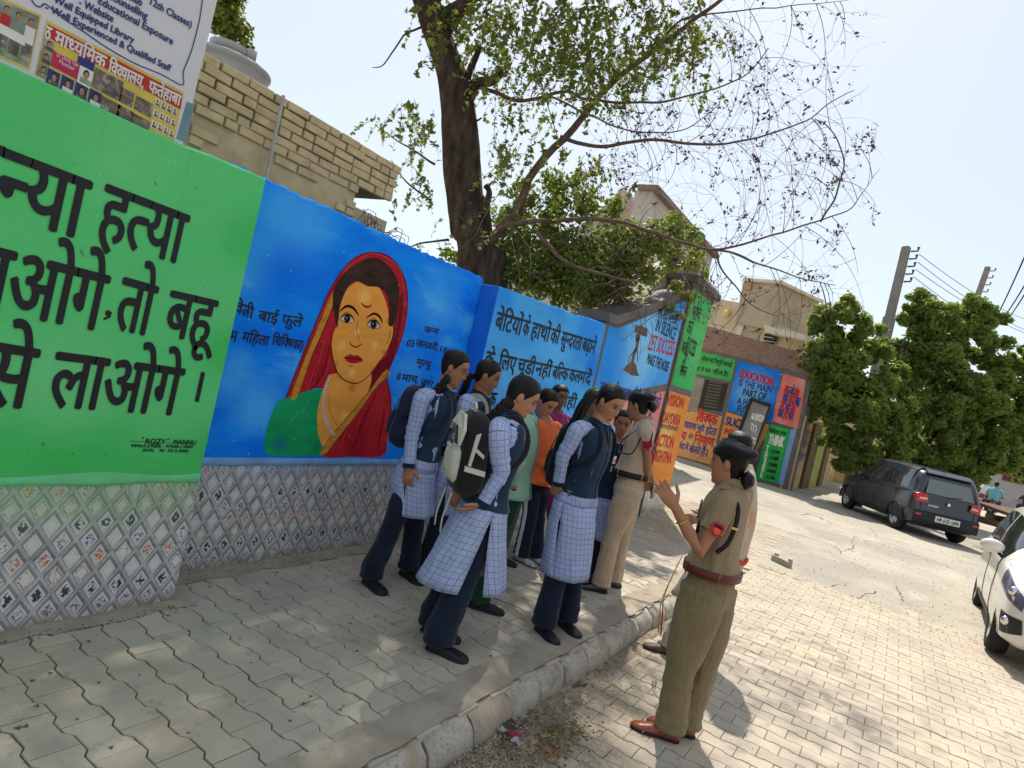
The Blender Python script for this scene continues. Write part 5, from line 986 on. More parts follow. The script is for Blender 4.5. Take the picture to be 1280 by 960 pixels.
# ------------------------------------------------------------------ people
def nrm(v): v = np.array(v, float); return v/(np.linalg.norm(v)+1e-9)
n = NT('skin', .55, .35); at = n.n('Attribute'); at.attribute_name = 'tone'; c = n.mix(n.m2('MULTIPLY', n.noise(30, 4, n.geo()), .3), at.outputs['Color'], (.11, .045, .025)); n.col(c); n.b.inputs['Subsurface Weight'].default_value = .08; n.b.inputs['Subsurface Radius'].default_value = (.01, .004, .002); m_skin = n.m
n = NT('black_hair', .45, .22); g = n.geo(); n.col(n.ramp(n.noise(40, 4, g), [(.3, (.003, .0025, .0025)), (.7, (.011, .008, .007))])); n.bump(n.noise(150, 3, n.mp(g, (.25, 1, 1))), .9, .004); m_phair = n.m
def cloth(name, c, var=.12, bump=.35, fold=16, rough=.9):
    n = NT(name, rough, .12); g = n.geo(); n.col(n.ramp(n.noise(9, 6, g, .6), [(.3, tuple(x*(1-var) for x in c)), (.7, tuple(min(1, x*(1+var)) for x in c))]))
    h = n.m2('ADD', n.noise(fold, 4, n.mp(g, (1, 1, .4), rot=(.3, .2, 0)), .6), n.m2('MULTIPLY', n.noise(240, 2, g), .05)); n.bump(h, bump, .03 if bump < .8 else .055); n.b.inputs['Sheen Weight'].default_value = .15; return n.m
def plaidmat():
    n = NT('blue_check_cloth', .88, .12); uv = n.uv(); s = n.n('SeparateXYZ'); n.t.links.new(uv, s.inputs[0]); g = n.geo()
    wob = n.m2('MULTIPLY', n.m2('SUBTRACT', n.noise(6, 4, g, .6), .5), .026)
    def ln(a, per, wd): f = n.m2('FRACT', n.m2('DIVIDE', n.m2('ADD', a, wob), per)); return n.m2('LESS_THAN', n.m2('ABSOLUTE', n.m2('SUBTRACT', f, .5)), wd)
    base = n.ramp(n.noise(12, 5, g), [(.3, (.27, .34, .58)), (.7, (.36, .43, .67))])
    fine = n.m2('MAXIMUM', ln(s.outputs[0], .0066, .16), ln(s.outputs[1], .0066, .16)); base = n.mix(n.m2('MULTIPLY', fine, .30), base, (.60, .64, .78))
    big = n.m2('MAXIMUM', ln(s.outputs[0], .034, .036), ln(s.outputs[1], .034, .036)); base = n.mix(n.m2('MULTIPLY', big, .76), base, (.025, .05, .16)); n.col(base)
    n.bump(n.noise(12, 4, n.mp(g, (1, 1, .4), rot=(.25, .2, 0)), .6), .7, .03); return n.m
m_plaid = plaidmat()
m_navy = cloth('navy_cloth', (.014, .034, .066), .15, .7, 10); m_trous = cloth('navy_trouser_cloth', (.009, .015, .032), .2, .7, 9); m_coll = cloth('navy_collar', (.009, .017, .034))
m_shoe = mat('black_shoe', (.010, .010, .013), .45, .2, 20, .1, 80); m_sole = mat('rubber_sole', (.02, .02, .021), .8)
m_khaki = cloth('khaki_shirt', (.27, .20, .115), .10, .85, 11); m_khakit = cloth('khaki_trouser', (.215, .165, .085), .10, .8, 9); m_khl = cloth('pale_khaki_shirt', (.46, .36, .25), .08, .8, 11); m_khlt = cloth('pale_khaki_trouser', (.47, .36, .25), .08, .8, 9)
m_beret = cloth('black_beret_felt', (.008, .009, .013), .2, .2); m_belt = mat('brown_leather', (.12, .022, .014), .4, .2, 20, .15, 60); m_bblk = mat('black_webbing', (.010, .010, .014), .6); m_boot = mat('tan_leather_boot', (.22, .052, .02), .3, .25, 12, .1, 50, spec=.5); m_gold2 = mat('gold_metal', (.65, .42, .12), .3, .1, metal=.9)
m_ewh = mat('eye_white', (.22, .19, .17), .4, .05); m_eir = mat('eye_dark', (.012, .008, .006), .2, .05, spec=.6)
m_glass = mat('spectacle_metal', (.25, .22, .18), .3, metal=.8)
TAB = np.array([(-.118, .020, .066, -.020), (-.108, .038, .078, .020), (-.09, .050, .084, .045), (-.06, .058, .084, .066), (-.03, .065, .083, .080), (0, .070, .083, .090), (.03, .073, .085, .096), (.06, .071, .081, .094), (.085, .060, .067, .082), (.105, .038, .044, .054), (.1165, .014, .015, .02), (.118, .002, .002, .002)])
def headgrid(W=1., nz=40, na=44):
    V = []
    for i in range(nz):
        z = -.118+.236*(.5-.5*math.cos(math.pi*i/(nz-1))); w_, f, b = [np.interp(z, TAB[:, 0], TAB[:, k]) for k in (1, 2, 3)]; row = []
        for k in range(na):
            a = 2*math.pi*k/na; s, c = math.sin(a), math.cos(a); x = w_*W*np.sign(s)*abs(s)**.92; y = (f if c > 0 else b)*np.sign(c)*abs(c)**.92
            if c > 0:
                G = lambda cx, cz, sx, sz: math.exp(-((abs(x)-cx)/sx)**2-((z-cz)/sz)**2)
                fr = min(1, c*1.4)
                y += fr*(.024*math.exp(-(x/.0115)**2)*np.interp(z, [-.043, -.036, -.028, .005, .024, .03], [0, .75, 1., .5, .12, 0])+.005*G(.014, -.033, .008, .009)-.0105*G(.031, .014, .015, .012)+.005*G(.026, .033, .022, .008)+.007*G(.0, -.066, .020, .006)+.0055*G(.0, -.077, .017, .006)-.004*G(0, -.0715, .02, .0025)-.004*G(0, -.085, .02, .006)+.007*G(0, -.105, .018, .012)+.006*G(.045, -.02, .018, .02)+.003*G(0, .055, .05, .025))
            row.append((x, y, z))
        V.append(row)
    return np.array(V)
HG = headgrid()
def hand(mb, wr, d, nm, side, curl=.35, spread=.10, k=1., seg=7):
    """palm + four fingers + thumb: d wrist->knuckles, nm palm facing, side = direction of the thumb edge"""
    d = nrm(d); side = nrm(np.array(side)-d*np.dot(side, d)); nm = np.cross(d, side)*(1 if np.dot(np.cross(d, side), nm) > 0 else -1)
    wr = np.array(wr, float); M_ = None; k = k
    pts = [wr-d*.03*k, wr+d*.005*k, wr+d*.03*k, wr+d*.06*k, wr+d*.082*k, wr+d*.09*k]; mb.tube(pts, [(.025*k, .018*k), (.026*k, .018*k), (.034*k, .015*k), (.038*k, .0135*k), (.037*k, .012*k), (.030*k, .008*k)], M_, 12, ref=nm)
    for i, (o, L_) in enumerate(((.027, .068), (.0095, .077), (-.0085, .071), (-.0255, .056))):
        p = wr+d*.078*k+side*o*k; dd = nrm(d+side*spread*(1.5-i)*.9); P = [p, p]; P = [p-dd*.012*k]
        c = curl*(1+.12*i); q = p; P.append(q); ang = 0
        for j, f in enumerate((.45, .31, .24)):
            ang += c*(.7 if j == 0 else 1.); v = dd*math.cos(ang)+nm*math.sin(ang); q = q+v*L_*f*k; P.append(q)
        mb.tube(P, [.0088*k, .0090*k, .0082*k, .0076*k, .0060*k], M_, seg)
    p = wr+d*.022*k+side*.026*k; v1 = nrm(d*.62+side*.75+nm*.22); v2 = nrm(d*.92+side*.40+nm*.20); mb.tube([p-v1*.014*k, p, p+v1*.036*k, p+v1*.036*k+v2*.028*k, p+v1*.036*k+v2*.049*k], [.010*k, .0125*k, .0105*k, .0095*k, .0065*k], M_, seg)
def remesh(mb, voxel, smooth=4, deci=None, name='body'):
    me = bpy.data.meshes.new(name); me.from_pydata(mb.v, [], mb.f); o = bpy.data.objects.new(name, me); COL.objects.link(o)
    r = o.modifiers.new('r', 'REMESH'); r.mode = 'VOXEL'; r.voxel_size = voxel; r.use_smooth_shade = True
    if smooth: s = o.modifiers.new('s', 'CORRECTIVE_SMOOTH' if False else 'SMOOTH'); s.factor = .5; s.iterations = smooth
    if deci: d = o.modifiers.new('d', 'DECIMATE'); d.ratio = deci
    dg = bpy.context.evaluated_depsgraph_get(); me2 = bpy.data.meshes.new_from_object(o.evaluated_get(dg)); me2.name = name; bpy.data.objects.remove(o); bpy.data.meshes.remove(me)
    me2.polygons.foreach_set('use_smooth', [True]*len(me2.polygons)); return me2
def loft(mb, rings, m, seg=32, caps=True, uvs=1., mask=None, wr=.0, seed=0., a0=0.):
    """rings: (centre, right, forward, half width, half depth, power). angle 0 = front, quarter = right"""
    V = []; U = []; dist = 0; pc = None
    for ri, (c, R_, F_, a, b, pw) in enumerate(rings):
        if pc is not None: dist += np.linalg.norm(c-pc)
        pc = c; row = []; ur = []; per = 2*math.pi*((a*a+b*b)/2)**.5
        for k in range(seg+1):
            t = 2*math.pi*k/seg+a0; s, co = math.sin(t), math.cos(t); x = a*np.sign(s)*abs(s)**pw; y = b*np.sign(co)*abs(co)**pw
            if wr: q = 1+wr*(noise.noise((s*2.2+seed, co*2.2, dist*3.5+seed))+.6*noise.noise((s*5+seed, co*5, dist*6))); x *= q; y *= q
            row.append(c+R_*x+F_*y); ur.append((k/seg*per*uvs, dist*uvs))
        V.append(row); U.append(ur)
    n_ = len(rings); vs = [p for r in V for p in r]; uv = [p for r in U for p in r]; S = seg+1; fs = []
    for i in range(n_-1):
        for k in range(seg):
            if mask and not mask(i/(n_-1), ((k+.5)/seg+a0/(2*math.pi)) % 1.): continue
            fs.append((i*S+k, i*S+k+1, (i+1)*S+k+1, (i+1)*S+k))
    mb.add(vs, fs, m, uv)
    if caps:
        for r, rv in ((V[0], True), (V[-1], False)): mb.add(r[:-1], [tuple(range(seg))[::-1] if rv else tuple(range(seg))], m, [(0, 0)]*seg)
    return V
def person(name, label, g, fac, hp, nk, pel, z0=0., look=None, hs=1., near=None, sh=None, el=None, wr=None, ed=0., wd=0., k1=None, a1=None, k2=None, a2=None, toe=None, skin=(0.403, 0.191, 0.101), voxel=.0062, sw=.155, hwid=.15, far=(-.14, -.09), handk=1., handd=None, curl=.35, handn=None, hands=None, bulk=1., dn=0., cat='person', group=None, farh=True, chestf=0.):
    G0 = onZ(*g, z0); dep = depth(G0); root = empty(name, (G0[0], G0[1], z0), label, cat, group)
    f = nrm([fac[0], fac[1], 0]); R_ = np.array([f[1], -f[0], 0]); Pl, Nk, Hd = onD(*pel, dep), onD(*nk, dep+dn), onD(*hp, dep+dn); Nk = Nk+nrm(Nk-Pl)*.022
    ns = 1 if np.dot(R_, -CF) > 0 else -1     # which side is nearer the camera
    if near: ns = near
    su = nrm(Nk-Pl); cf = nrm(np.cross(su, R_)); cf = cf if np.dot(cf, f) > 0 else -cf
    hf = nrm(look if look is not None else (f[0], f[1], -.25)); hr = nrm(np.cross(hf, (0, 0, 1.))); hu = np.cross(hr, hf)
    shc = Nk-su*.065+cf*chestf; S1 = shc+R_*ns*sw; S2 = shc-R_*ns*sw
    ds = depth(S1)
    if el is not None: E1 = onD(*el, ds+ed)
    else: E1 = S1+np.array([0, 0, -.26])+f*.03+R_*ns*.03
    W1 = onD(*wr, ds+wd) if wr is not None else E1+np.array([0, 0, -.21])+f*far[0]
    if sh is not None: S1 = onD(*sh, ds)
    E2 = S2+np.array([0, 0, -.24])+R_*ns*.03+f*(far[0]*.5); W2 = E2+np.array([0, 0, -.17])+f*far[1]+R_*ns*.05
    if isinstance(farh, tuple): E2, W2 = [np.array(q) for q in farh]
    hw = .074*bulk; H1 = Pl+R_*ns*hw; H2 = Pl-R_*ns*hw
    def ank(p, alt): return onZ(*p, z0+.085) if p else alt
    A1_ = ank(a1, np.array([G0[0], G0[1], z0+.085])+R_*ns*.08); A2_ = ank(a2, A1_-R_*ns*.17+f*.04)
    K1 = onD(*k1, (depth(H1)+depth(A1_))/2) if k1 else (H1+A1_)/2+f*.03; K2 = onD(*k2, (depth(H2)+depth(A2_))/2) if k2 else (H2+A2_)/2+f*.02
    toe = nrm([toe[0], toe[1], 0]) if toe else f
    J = dict(G=G0, f=f, R=R_, Pl=Pl, Nk=Nk, Hd=Hd, su=su, cf=cf, hf=hf, hr=hr, hu=hu, S=(S1, S2), E=(E1, E2), W=(W1, W2), H=(H1, H2), K=(K1, K2), A=(A1_, A2_), ns=ns, toe=toe, z0=z0, root=root, hs=hs, bulk=bulk, shc=shc, sw=sw)
    # one continuous body
    mb = MB(); hv = [[Hd+hr*p[0]*hs+hf*p[1]*hs+hu*p[2]*hs for p in row] for row in HG]
    mb.grid(hv, None, True); nn = len(HG[0]); mb.add(hv[0], [tuple(range(nn))[::-1]], None); mb.add(hv[-1], [tuple(range(nn))], None)
    for s in (-1, 1): mb.ball(Hd+hr*s*.073*hs-hf*.008*hs-hu*.002, (.010, .018, .031), None, 8, 6, Matrix((tuple(hr), tuple(hf), tuple(hu))).transposed())
    mb.tube([Hd-hu*.045*hs-hf*.018, Hd-hu*.095*hs-hf*.012, Nk-su*.0, Nk-su*.06], [.050*hs, .047*hs, .053, .075], None, 14)
    mb.tube([Nk-su*.03, Nk-su*.07, Nk-su*.14, (Nk+Pl)/2, Pl+su*.06, Pl-su*.06], [(.06, .05), (.12, .065), (.118, .075), (.098, .07), (.108, .08), (.10, .075)], None, 18, ref=cf)
    for i in (0, 1):
        mb.tube([S1*.75+shc*.25 if i == 0 else S2*.75+shc*.25, (S1, S2)[i], ((S1, S2)[i]+(E1, E2)[i])/2, (E1, E2)[i], ((E1, E2)[i]*.6+(W1, W2)[i]*.4), (W1, W2)[i]], [.045, .047, .042, .036, .035, .0245], None, 12)
        mb.tube([(H1, H2)[i]+su*.05, (H1, H2)[i], (K1, K2)[i], ((K1, K2)[i]+(A1_, A2_)[i])/2, (A1_, A2_)[i], (A1_, A2_)[i]-np.array([0, 0, .05])], [.07, .068, .050, .048, .036, .035], None, 12)
    hd1 = nrm(handd if handd is not None else W1-E1); hn1 = handn if handn is not None else -R_*ns; hs1 = hands if hands is not None else f
    hand(mb, W1, hd1, hn1, hs1, curl, k=handk); hand(mb, W2, nrm(W2-E2), R_*ns, f, .4, k=handk*.97)
    me = remesh(mb, voxel, 1, .5); V = np.zeros(len(me.vertices)*3, np.float32); me.vertices.foreach_get('co', V); V = V.reshape(-1, 3)-Hd; X, Y, Z = V@hr/hs, V@hf/hs, V@hu/hs
    col = np.ones((len(V), 4), np.float32); sk_ = np.array(skin); col[:, :3] = sk_
    def paint_(msk, c, a=1.): col[:, :3] = col[:, :3]*(1-msk[:, None]*a)+np.array(c)*msk[:, None]*a
    fr = (Y > .03).astype(float); paint_(fr*np.exp(-(X/.021)**2-((Z+.071)/.0085)**2).clip(0, 1)**.5*(np.abs(X) < .026), tuple(sk_*np.array([.95, .42, .5])), .85); paint_(fr*(np.exp(-((Z+.0715)/.0018)**2)*(np.abs(X) < .022)), tuple(sk_*.25), .7)
    paint_(fr*np.exp(-((np.abs(X)-.031)/.020)**4-((Z-.034-.10*(.02-abs(np.abs(X)-.026)))/.0042)**2), (.014, .009, .007), .9)      # brows
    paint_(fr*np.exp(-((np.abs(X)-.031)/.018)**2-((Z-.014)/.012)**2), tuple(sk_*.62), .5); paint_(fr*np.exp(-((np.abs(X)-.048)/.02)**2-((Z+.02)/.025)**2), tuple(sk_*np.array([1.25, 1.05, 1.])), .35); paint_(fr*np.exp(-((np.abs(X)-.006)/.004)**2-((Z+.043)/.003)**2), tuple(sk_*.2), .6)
    a = me.color_attributes.new('tone', 'FLOAT_COLOR', 'POINT'); a.data.foreach_set('color', col.ravel()); me.materials.clear(); me.materials.append(m_skin); link('body', me, root)
    for s in (-1, 1):   # eyes
        c = Hd+hr*s*.031*hs+hf*.0705*hs+hu*.013*hs; RM = Matrix((tuple(hr), tuple(hf), tuple(hu))).transposed(); mb = MB(); mb.ball(c, (.0138*hs, .010*hs, .0058*hs), m_ewh, 10, 7, RM); e = mb.build('eye', root, True); mb = MB(); mb.ball(c+hf*.0062*hs-hu*.001, (.0074*hs, .0052*hs, .0062*hs), m_eir, 8, 6, RM); mb.build('iris', e, True)
        mb = MB(); P = [c+hr*q*.017*hs+hf*(.0092-.006*abs(q))*hs+hu*(.0075-.006*q*q)*hs for q in np.linspace(-1, 1, 7)]; mb.tube(P, .0014, m_eir, 4); mb.build('lash', e)
    return J
def hairdo(J, style='braid', path=None, vol=1.0, r0=.024, line=.50, part=True, low=-.06, name='hair'):
    """close-combed hair cap with the hairline above the forehead, over the ears, plus braid / tail / bun"""
    Hd, hr, hf, hu, hs = J['Hd'], J['hr'], J['hf'], J['hu'], J['hs']; mb = MB(); V = []; n1, n2 = 22, 40
    for i in range(n1):
        row = []
        for k in range(n2):
            a = 2*math.pi*k/n2; c = math.cos(a)    # 0 = front
            zf = .076-.030*min(1, abs(math.sin(a))**1.5) if c > 0 else None; zl = np.interp(c, [-1, -.45, -.22, -.08, .02, .16, .30, .46, .60, .80, 1], [low-.015, low, -.02, .022, .004, -.004, .018, .040, .062, .076, .081])
            t = i/(n1-1); z = zl+(.1185-zl)*math.sin(t*math.pi/2); w_, f_, b_ = [np.interp(min(z, .1179), TAB[:, 0], TAB[:, q]) for q in (1, 2, 3)]
            if z > .11: q = max(0, (.1185-z)/.0085)**.5; w_, f_, b_ = w_*q if False else .030*q+.0, .034*q, .042*q
            e = (.0005+.012*vol*min(1, t*3)**.7); s = math.sin(a); x = (w_+e)*np.sign(s)*abs(s)**.92; y = ((f_ if c > 0 else b_)+e)*np.sign(c)*abs(c)**.92; zz = z+e*.9*t
            x += .0016*noise.noise((a*9, z*12, 2)); row.append(Hd+hs*(hr*x+hf*y+hu*zz))
        V.append(row)
    mb.grid(V, m_phair, True); mb.add(V[-1], [tuple(range(n2))], m_phair)
    mb.ball(Hd-hf*.030*hs+hu*.035*hs, (.072*hs, .076*hs, .078*hs), m_phair, 20, 12, Matrix((tuple(hr), tuple(hf), tuple(hu))).transposed())
    h = mb.build(name, J['root'], True)
    if path:
        P = smooth_path(path, 34); mb = MB()
        if style == 'braid':
            for i in range(0, 33):
                d = nrm(P[i+1]-P[i]); s = nrm(np.cross(d, CF)); r = r0*(1-.45*i/33); w_ = math.sin(i*1.35)*r*.42
                mb.ball(P[i]+s*w_, (r*.82, r*.82, r*1.15), m_phair, 8, 6, Matrix((tuple(s), tuple(np.cross(d, s)), tuple(d))).transposed())
            mb.tube([P[30], P[32], P[33]+nrm(P[33]-P[31])*.05], [r0*.5, r0*.55, r0*.15], m_phair, 8); mb.build('braid', J['root'], True)
        else:
            for j in range(9): o = np.array([random.gauss(0, r0*.32) for _ in range(3)]); Q = [p+o*(.4+i/20.) for i, p in enumerate(P)]; mb.tube(Q, [r0*(.55+.5*math.sin(math.pi*min(1, i/22.)))*(1-.6*i/34)*.75 for i in range(34)], m_phair, 7)
            mb.build('ponytail', J['root'], True)
    if style == 'bun':
        mb = MB(); c = path[0] if False else Hd-hf*.112*hs-hu*.022*hs
    return h
def sleeve(mb, J, i, m, r0=.054, r1=.040, end=1., pad=.0, seed=1., seg=18):
    S, E, W = J['S'][i], J['E'][i], J['W'][i]; shc = J['shc']; P = [S*.55+shc*.45+J['su']*.012, S+J['su']*.012, S*.5+E*.5, E, E*.5+W*.5, W]; r = [r0*.92, r0*1.04, r0*.96, (r0+r1)/2, r1*1.02, r1]
    Q = smooth_path(np.hstack([np.array(P), np.array(r)[:, None]]), 30); n_ = max(4, int(30*end)); Q = Q[:n_]
    for q in range(n_): Q[q, 3] *= 1+.07*noise.noise((q*.55+seed*5, seed, 0))+(.07*math.sin(q*2.1+seed) if 13 < q < 23 else 0)
    mb.tube(Q[:, :3], [q for q in Q[:, 3]], m, seg, ref=J['f'] if abs(np.dot(nrm(W-S), J['f'])) < .8 else None, caps=False); return Q
def torso_rings(J, m_=0., hips=True, n=16, waist=1., belly=0.):
    su, cf, R_, Nk, Pl, b = J['su'], J['cf'], J['R'], J['Nk'], J['Pl'], J['bulk']; H = Nk-Pl; L_ = np.linalg.norm(H)
    rows = [(-.005, .064, .060, 0), (.030, .085, .068, .0), (.060, J['sw']*.86, .080, 0), (.10, J['sw']*.94, .088*b, .004), (.17, J['sw']*.90*b, .095*b, .012), (.27, .126*b, .097*b, .012), (.40, .112*b*waist, .087*b+belly*.5, .006+belly*.5), (.48, .130*b*waist, .104*b+belly, .0+belly*.4), (L_-.02 if L_ > .53 else .56, .168*b, .126*b, -.006)]
    P = np.array([[*(Nk-su*t+cf*o), a+m_, d+m_] for t, a, d, o in rows]); Q = smooth_path(P, n); return [(q[:3], R_, cf, q[3], q[4], .85) for q in Q]
def kurta(J, hem, front=.0, back=.0, fw=.19, fd=.15, slit=.30, seed=0., m=None, name='kurta', sw_=.0):
    m = m or m_plaid; rings = torso_rings(J, .006); last = rings[-1]; c0 = last[0]; R_, f = J['R'], J['f']; zt = c0[2]
    foot_ = (J['A'][0]+J['A'][1])/2; end = np.array([c0[0]*.45+foot_[0]*.55, c0[1]*.45+foot_[1]*.55, hem]); n_ = 12
    mb = MB(); loft(mb, rings, m, 36, False, 1., None, .06, seed)
    # skirt: front and back panel, open at the side slits
    for s, fo in ((1, front), (-1, back)):
        V = []; U = []
        for i in range(n_):
            t = i/(n_-1); c = c0*(1-t)+end*t; a = last[3]+(fw-last[3])*t**.8; b = last[4]+(fd-last[4])*t**.8; sl = max(0, (t-slit)/(1-slit)); row = []; ur = []; dist = np.linalg.norm(end-c0)*t; FD = nrm(last[2]*(1-t)+f*t)
            for k in range(19):
                th = (-.5+k/18.)*math.pi; x = a*math.sin(th)*(1-.10*sl); y = s*b*abs(math.cos(th))**.85; q = 1+.13*t*noise.noise((math.sin(th)*3.2+seed, s*3., t*1.6+seed))+.07*t*math.sin(th*6+seed*3+t*2+2*noise.noise((th, seed, t)))
                y = y*q+s*.0+fo*sl**1.15+(.008*s if t > slit else 0); row.append(c+R_*(x+sw_*t)+FD*y); ur.append((k/18.*a*2.6+(1.5 if s < 0 else 0), dist+.5))
            V.append(row); U.append(ur)
        mb.grid(V, m, False, U)
    mb.mesh
    o = mb.build(name, J['root'], True); md = o.modifiers.new('thick', 'SOLIDIFY'); md.thickness = .0025; return o
def arms(J, m, cuff=None, r0=.054, r1=.040, name='sleeve', end=1., which=(0, 1), seed=1.):
    for i in which:
        mb = MB(); Q = sleeve(mb, J, i, m, r0, r1, end, seed=seed+i); s = mb.build(name, J['root'], True)
        if cuff: mb = MB(); d = nrm(Q[-1, :3]-Q[-3, :3]); mb.tube([Q[-1, :3]-d*.018, Q[-1, :3]+d*.012], [Q[-1, 3]+.0035]*2, cuff, 16, caps=False); mb.build('cuff', s, True)
def vest(J, m=None, hem=.50, vdeep=.17, seed=3.):
    m = m or m_navy; R0 = torso_rings(J, .010, n=80); su, L_ = J['su'], np.linalg.norm(J['Nk']-J['Pl']); rings = [r for r in R0 if np.dot(J['Nk']-r[0], su) < hem]; n_ = len(rings)
    def mk(t, a):
        d = min(a, 1-a); z = t*hem
        if z < vdeep and d < .115*(1-z/vdeep)+.004: return False
        if z < .13 and abs(d-.25) < .085*(1-max(0, z-.06)/.07 if z > .06 else 1) and z > .02: return False
        return z > .012
    mb = MB(); loft(mb, rings, m, 110, False, 1., mk, .03, seed); o = mb.build('vest', J['root'], True); md = o.modifiers.new('thick', 'SOLIDIFY'); md.thickness = .004
    mb = MB(); # front opening line and hem points
    fr = [r[0]+r[2]*(r[4]+.004) for r in rings if np.dot(J['Nk']-r[0], su) > vdeep]; mb.tube(fr, .0035, m_coll, 5); mb.build('button_placket', o)
    return o
def collar(J, m, r=.066, h=.034, lap=True, vdeep=.15):
    Nk, su, cf, R_ = J['Nk'], J['su'], J['cf'], J['R']; mb = MB(); V = []
    for i, (dz, e) in enumerate(((-.012, .010), (.018, .004), (.022, .0), (.016, .008), (-.020, .020))):
        row = []
        for k in range(25):
            a = .10+(2*math.pi-.20)*k/24; fr = max(0, math.cos(a)); row.append(Nk+su*(dz-.028*fr*(1 if i < 4 else 1.5))+R_*math.sin(a)*(r+e)+cf*(math.cos(a)*(r+e+.006*fr)+.004))
        V.append(row)
    mb.grid(V, m)
    if lap:
        for s in (-1, 1):
            P = [Nk+R_*s*.060+su*.0+cf*.045, Nk+R_*s*.014-su*.028+cf*.082, Nk+R_*s*.004-su*vdeep+cf*.118, Nk+R_*s*.040-su*.065+cf*.098]; mb.add(P, [(0, 1, 2, 3)], m)
    o = mb.build('collar', J['root'], True); md = o.modifiers.new('thick', 'SOLIDIFY'); md.thickness = .003; return o
def trousers(J, m, r=(.070, .074, .070, .072), flare=1., hk=.86, top=None, vox=.009, name='trousers', hem=.055, stripe=None, gap=1.):
    mb = MB(); Pl, su, R_, f = J['Pl'], J['su'], J['R'], J['f']; b = J['bulk']
    tp = top if top is not None else .10
    mb.tube([Pl+su*tp, Pl+su*(tp*.5), Pl, Pl-su*.04-np.array([0, 0, .03])], [(.133*b*hk, .104*b*hk), (.146*b*hk, .114*b*hk), (.158*b*hk, .122*b*hk), (.13*b*hk, .108*b*hk)], None, 22, ref=J['cf'])
    legs = []
    for i in (0, 1):
        H, K, A = J['H'][i], J['K'][i], J['A'][i]; h0 = A+np.array([0, 0, -.085+hem]); P = [H+su*.03, H-np.array([0, 0, .05]), H*.5+K*.5, K, K*.5+A*.5, A+np.array([0, 0, .06]), h0]; rr = [(r[0]*b, r[0]*1.15*b), (r[0]*1.02*b, r[0]*1.14*b), (r[1]*b, r[1]*1.08*b), (r[2], r[2]), (r[3]*.97, r[3]), (r[3]*flare, r[3]*flare*1.05), (r[3]*flare, r[3]*flare*1.1)]
        Q = smooth_path([[*p, *q] for p, q in zip(P, rr)], 26)
        for q in range(26): k = 1+.06*noise.noise((q*.7, i*5+J['G'][0]*9, 1))+(.045*math.sin(q*2.4+i) if q > 19 or 11 < q < 16 else 0); Q[q, 3] *= k; Q[q, 4] *= k
        mb.tube(Q[:, :3], [(q[3], q[4]) for q in Q], None, 18, ref=f); legs.append(Q)
    me = remesh(mb, vox, 2, .5, 'trousers'); me.materials.clear(); me.materials.append(m); o = link(name, me, J['root'])
    if stripe:
        for i in (0,):
            for q, ang in enumerate((-.16, 0, .16)):
                s = J['ns']; P = [L_[:3]+R_*s*L_[3]*1.03*math.cos(ang)+f*(L_[4]*1.03*math.sin(ang)) for L_ in legs[i][1:]]; mb = MB(); mb.tube(P, (.0055), stripe, 4); mb.build('side_stripe', o)
    return o
def shoes(J, m=None, ms=None, L_=.245, kind='flat', hi=.07, names='shoe', rz=(0, 0)):
    m = m or m_shoe; ms = ms or m_sole; z0 = J['z0']
    for i in (0, 1):
        A = J['A'][i]; a = rz[i]; t = J['toe']; t = np.array([t[0]*math.cos(a)-t[1]*math.sin(a), t[0]*math.sin(a)+t[1]*math.cos(a), 0]); s = np.array([t[1], -t[0], 0]); o = np.array([A[0], A[1], z0])-t*.06; rows = []
        # (along, half width, top height, centre lift)
        for x, w_, h in ((0, .020, .035), (.012, .030, hi*.9), (.04, .034, hi), (.085, .035, hi*.98), (.12, .037, hi*.74), (.16, .043, .050), (.20, .045, .040), (.228, .036, .033), (.243, .018, .024)):
            x *= L_/.245; row = []
            for k in range(15): th = math.pi*k/14; row.append(o+t*x+s*w_*math.cos(th)+np.array([0, 0, .016+(h-.016)*math.sin(th)**.75]))
            row += [o+t*x-s*w_*.96+np.array([0, 0, .006]), o+t*x+s*w_*.96+np.array([0, 0, .006])]; rows.append(row)
        mb = MB(); mb.grid(rows, m, True); N = len(rows[0]); mb.add(rows[0], [tuple(range(N))], m); mb.add(rows[-1], [tuple(range(N))[::-1]], m); so_ = mb.build(names, J['root'], True)
        mb = MB(); pl_ = [(0, .024), (.02, .036), (.09, .037), (.16, .047), (.205, .048), (.235, .036), (.25, .014)]; pts = [o+t*(x*L_/.245-.003)+s*w_ for x, w_ in pl_]+[o+t*(x*L_/.245-.003)-s*w_ for x, w_ in pl_[::-1]]; mb.prism([p+np.array([0, 0, .0015]) for p in pts], (0, 0, .017), ms); mb.build('sole', so_)
        mb = MB()
        for k in range(3): c = o+t*(.105+.018*k)*L_/.245+np.array([0, 0, hi*.86-.011*k]); mb.tube([c-s*.016, c+np.array([0, 0, .004]), c+s*.016], .0022, ms, 4)
        mb.build('lace', so_)
